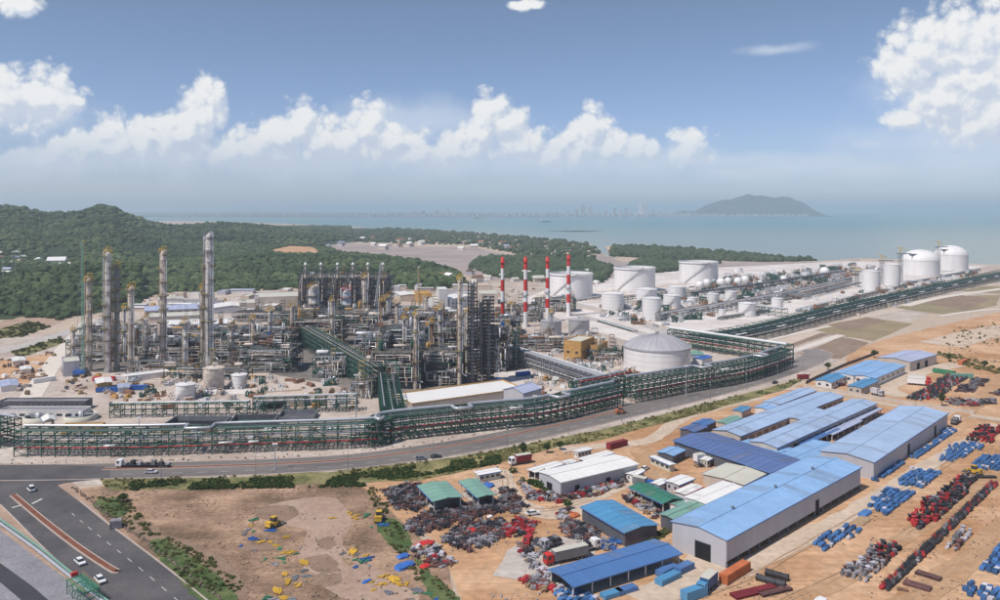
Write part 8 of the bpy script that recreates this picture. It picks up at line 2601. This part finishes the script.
for k in range(34):
    px = rd.uniform(-5, 66); d = rd.uniform(1050, 1500)
    house('small house with ROOF roof in the trees at far left', px, d, rd.uniform(0, 3), rd.uniform(4, 8), rd.choice(('wall_white', 'wall_beige', 'wall_grey')), rd.choice(('roof_white', 'roof_beige', 'rust', 'roof_lilac')), 'houses in the trees at far left')
house('larger white roofed house on the forest edge at left', 57, 1330, 0.3, 13, 'wall_white', 'roof_white', 'houses in the trees at far left')
for k in range(26):
    px = rd.uniform(310, 520); d = 785 * 100 / (rd.uniform(240, 250) - 210)
    house('tiny house with ROOF roof at the edge of the mud flats', px, d, rd.uniform(0, 3), rd.uniform(6, 12), rd.choice(('wall_white', 'wall_beige')), rd.choice(('roof_white', 'rust', 'roof_lilac')), 'houses at the mud flats')
for k in range(30):
    px = rd.uniform(440, 600); d = 785 * 100 / (rd.uniform(272, 284) - 210)
    house('tiny hut with ROOF roof on the flats behind the red stacks', px, d, rd.uniform(0, 3), rd.uniform(4, 8), rd.choice(('wall_white', 'wall_beige', 'wall_grey')), rd.choice(('roof_white', 'rust', 'roof_beige')), 'huts behind the stacks')
# city across the bay
def tower_block(px, d, w_, h, style):
    x = (px - CX) / FOC * d
    o = MB()
    o.b2(-w_ / 2, w_ / 2, -w_ * 0.4, w_ * 0.4, 0, h)
    if style == 1:
        o.b2(-w_ * 0.3, w_ * 0.3, -w_ * 0.25, w_ * 0.25, h, h * 1.12)
    elif style == 2:
        o.b2(-w_ * 0.9, w_ * 0.9, -w_ * 0.6, w_ * 0.41, 0.0, h * 0.25); o.b2(-w_ * 0.12, w_ * 0.12, -w_ * 0.12, w_ * 0.12, h, h * 1.2)
    n = int(h / 9)
    for k in range(1, n):
        o.b2(-w_ / 2 - 0.8, w_ / 2 + 0.8, -w_ * 0.4 - 0.8, w_ * 0.4 + 0.8, h * k / n, h * k / n + 1.6)
    b = obj('city_building', o.mesh('city_building', 'city_wall'), None, (x, d, 0.5), rd.uniform(-0.4, 0.4))
    return b
for (px, w_, hpx, st) in [(436, 40, 5, 1), (423, 36, 4.5, 0), (448, 30, 5.5, 1), (414, 34, 3.5, 0), (583, 46, 9, 1), (590, 40, 8, 0), (576, 34, 6, 2), (641, 50, 10, 2), (645, 38, 11, 1), (620, 34, 5.5, 0), (614, 30, 6.5, 1), (606, 34, 5, 0), (631, 30, 5, 2), (568, 30, 5, 0), (556, 30, 4, 0), (653, 30, 5.5, 0), (661, 34, 4, 2), (672, 30, 4.5, 0), (688, 40, 4, 0), (536, 30, 3.5, 1), (521, 30, 3, 0), (598, 30, 4.5, 0), (626, 26, 7, 1), (455, 30, 3.4, 0), (400, 30, 3.0, 0), (385, 36, 2.8, 0), (695, 36, 3.2, 0), (680, 34, 5, 1)]:
    b = tower_block(px, rd.uniform(11300, 11900), w_ * 1.25, hpx * 1.25 * 11500 / FOC, st)
    tag(b, '%s hazy %s in the %s part of the far city' % ('tall' if hpx > 6 else 'mid height' if hpx > 4 else 'low', ('block', 'block with a roof house', 'tower on a broad base')[st], 'left' if px < 500 else 'middle' if px < 610 else 'right'), 'building', 'high rise blocks of the far city')
# low town: nobody could count these roofs
mb = MB()
for k in range(3200):
    px = rd.choice((rd.uniform(560, 705), rd.uniform(400, 700), rd.uniform(170, 700), rd.uniform(660, 808)))
    d = rd.uniform(11150, 11800) if px < 690 else rd.uniform(11650, 11950)
    h = rd.choice((8, 10, 12, 16, 22, 30, 42))
    w_ = rd.uniform(14, 46)
    mb.box(((px - CX) / FOC * d, d, h / 2 + 0.5), (w_, w_ * 0.7, h), rd.uniform(0, 1.5))
tag(mb.build('low_town', 'city_wall'), 'mass of low pale houses along the far shore', kind='stuff')
# ships in the bay
for px, py, lb in ((545, 222, 'small dark ship far out in the bay'), (476, 219, 'tiny pale boat near the far city')):
    p = G(px, py)
    t = thing('ship', lb, 'ship', (p.x, p.y, -1.0), 0.2)
    mb = MB(); mb.add([(-40, -7, 0), (34, -7, 0), (46, 0, 0), (34, 7, 0), (-40, 7, 0), (-42, -8, 8), (36, -8, 8), (52, 0, 9), (36, 8, 8), (-42, 8, 8)], [(0, 1, 6, 5), (1, 2, 7, 6), (2, 3, 8, 7), (3, 4, 9, 8), (4, 0, 5, 9), (5, 6, 7, 8, 9)]); mb.build('hull', 'steel_dark', t)
    mb = MB(); mb.b2(-36, -22, -6, 6, 8, 22); mb.b2(-34, -28, -2, 2, 22, 28); mb.build('deckhouse', 'white_paint', t)
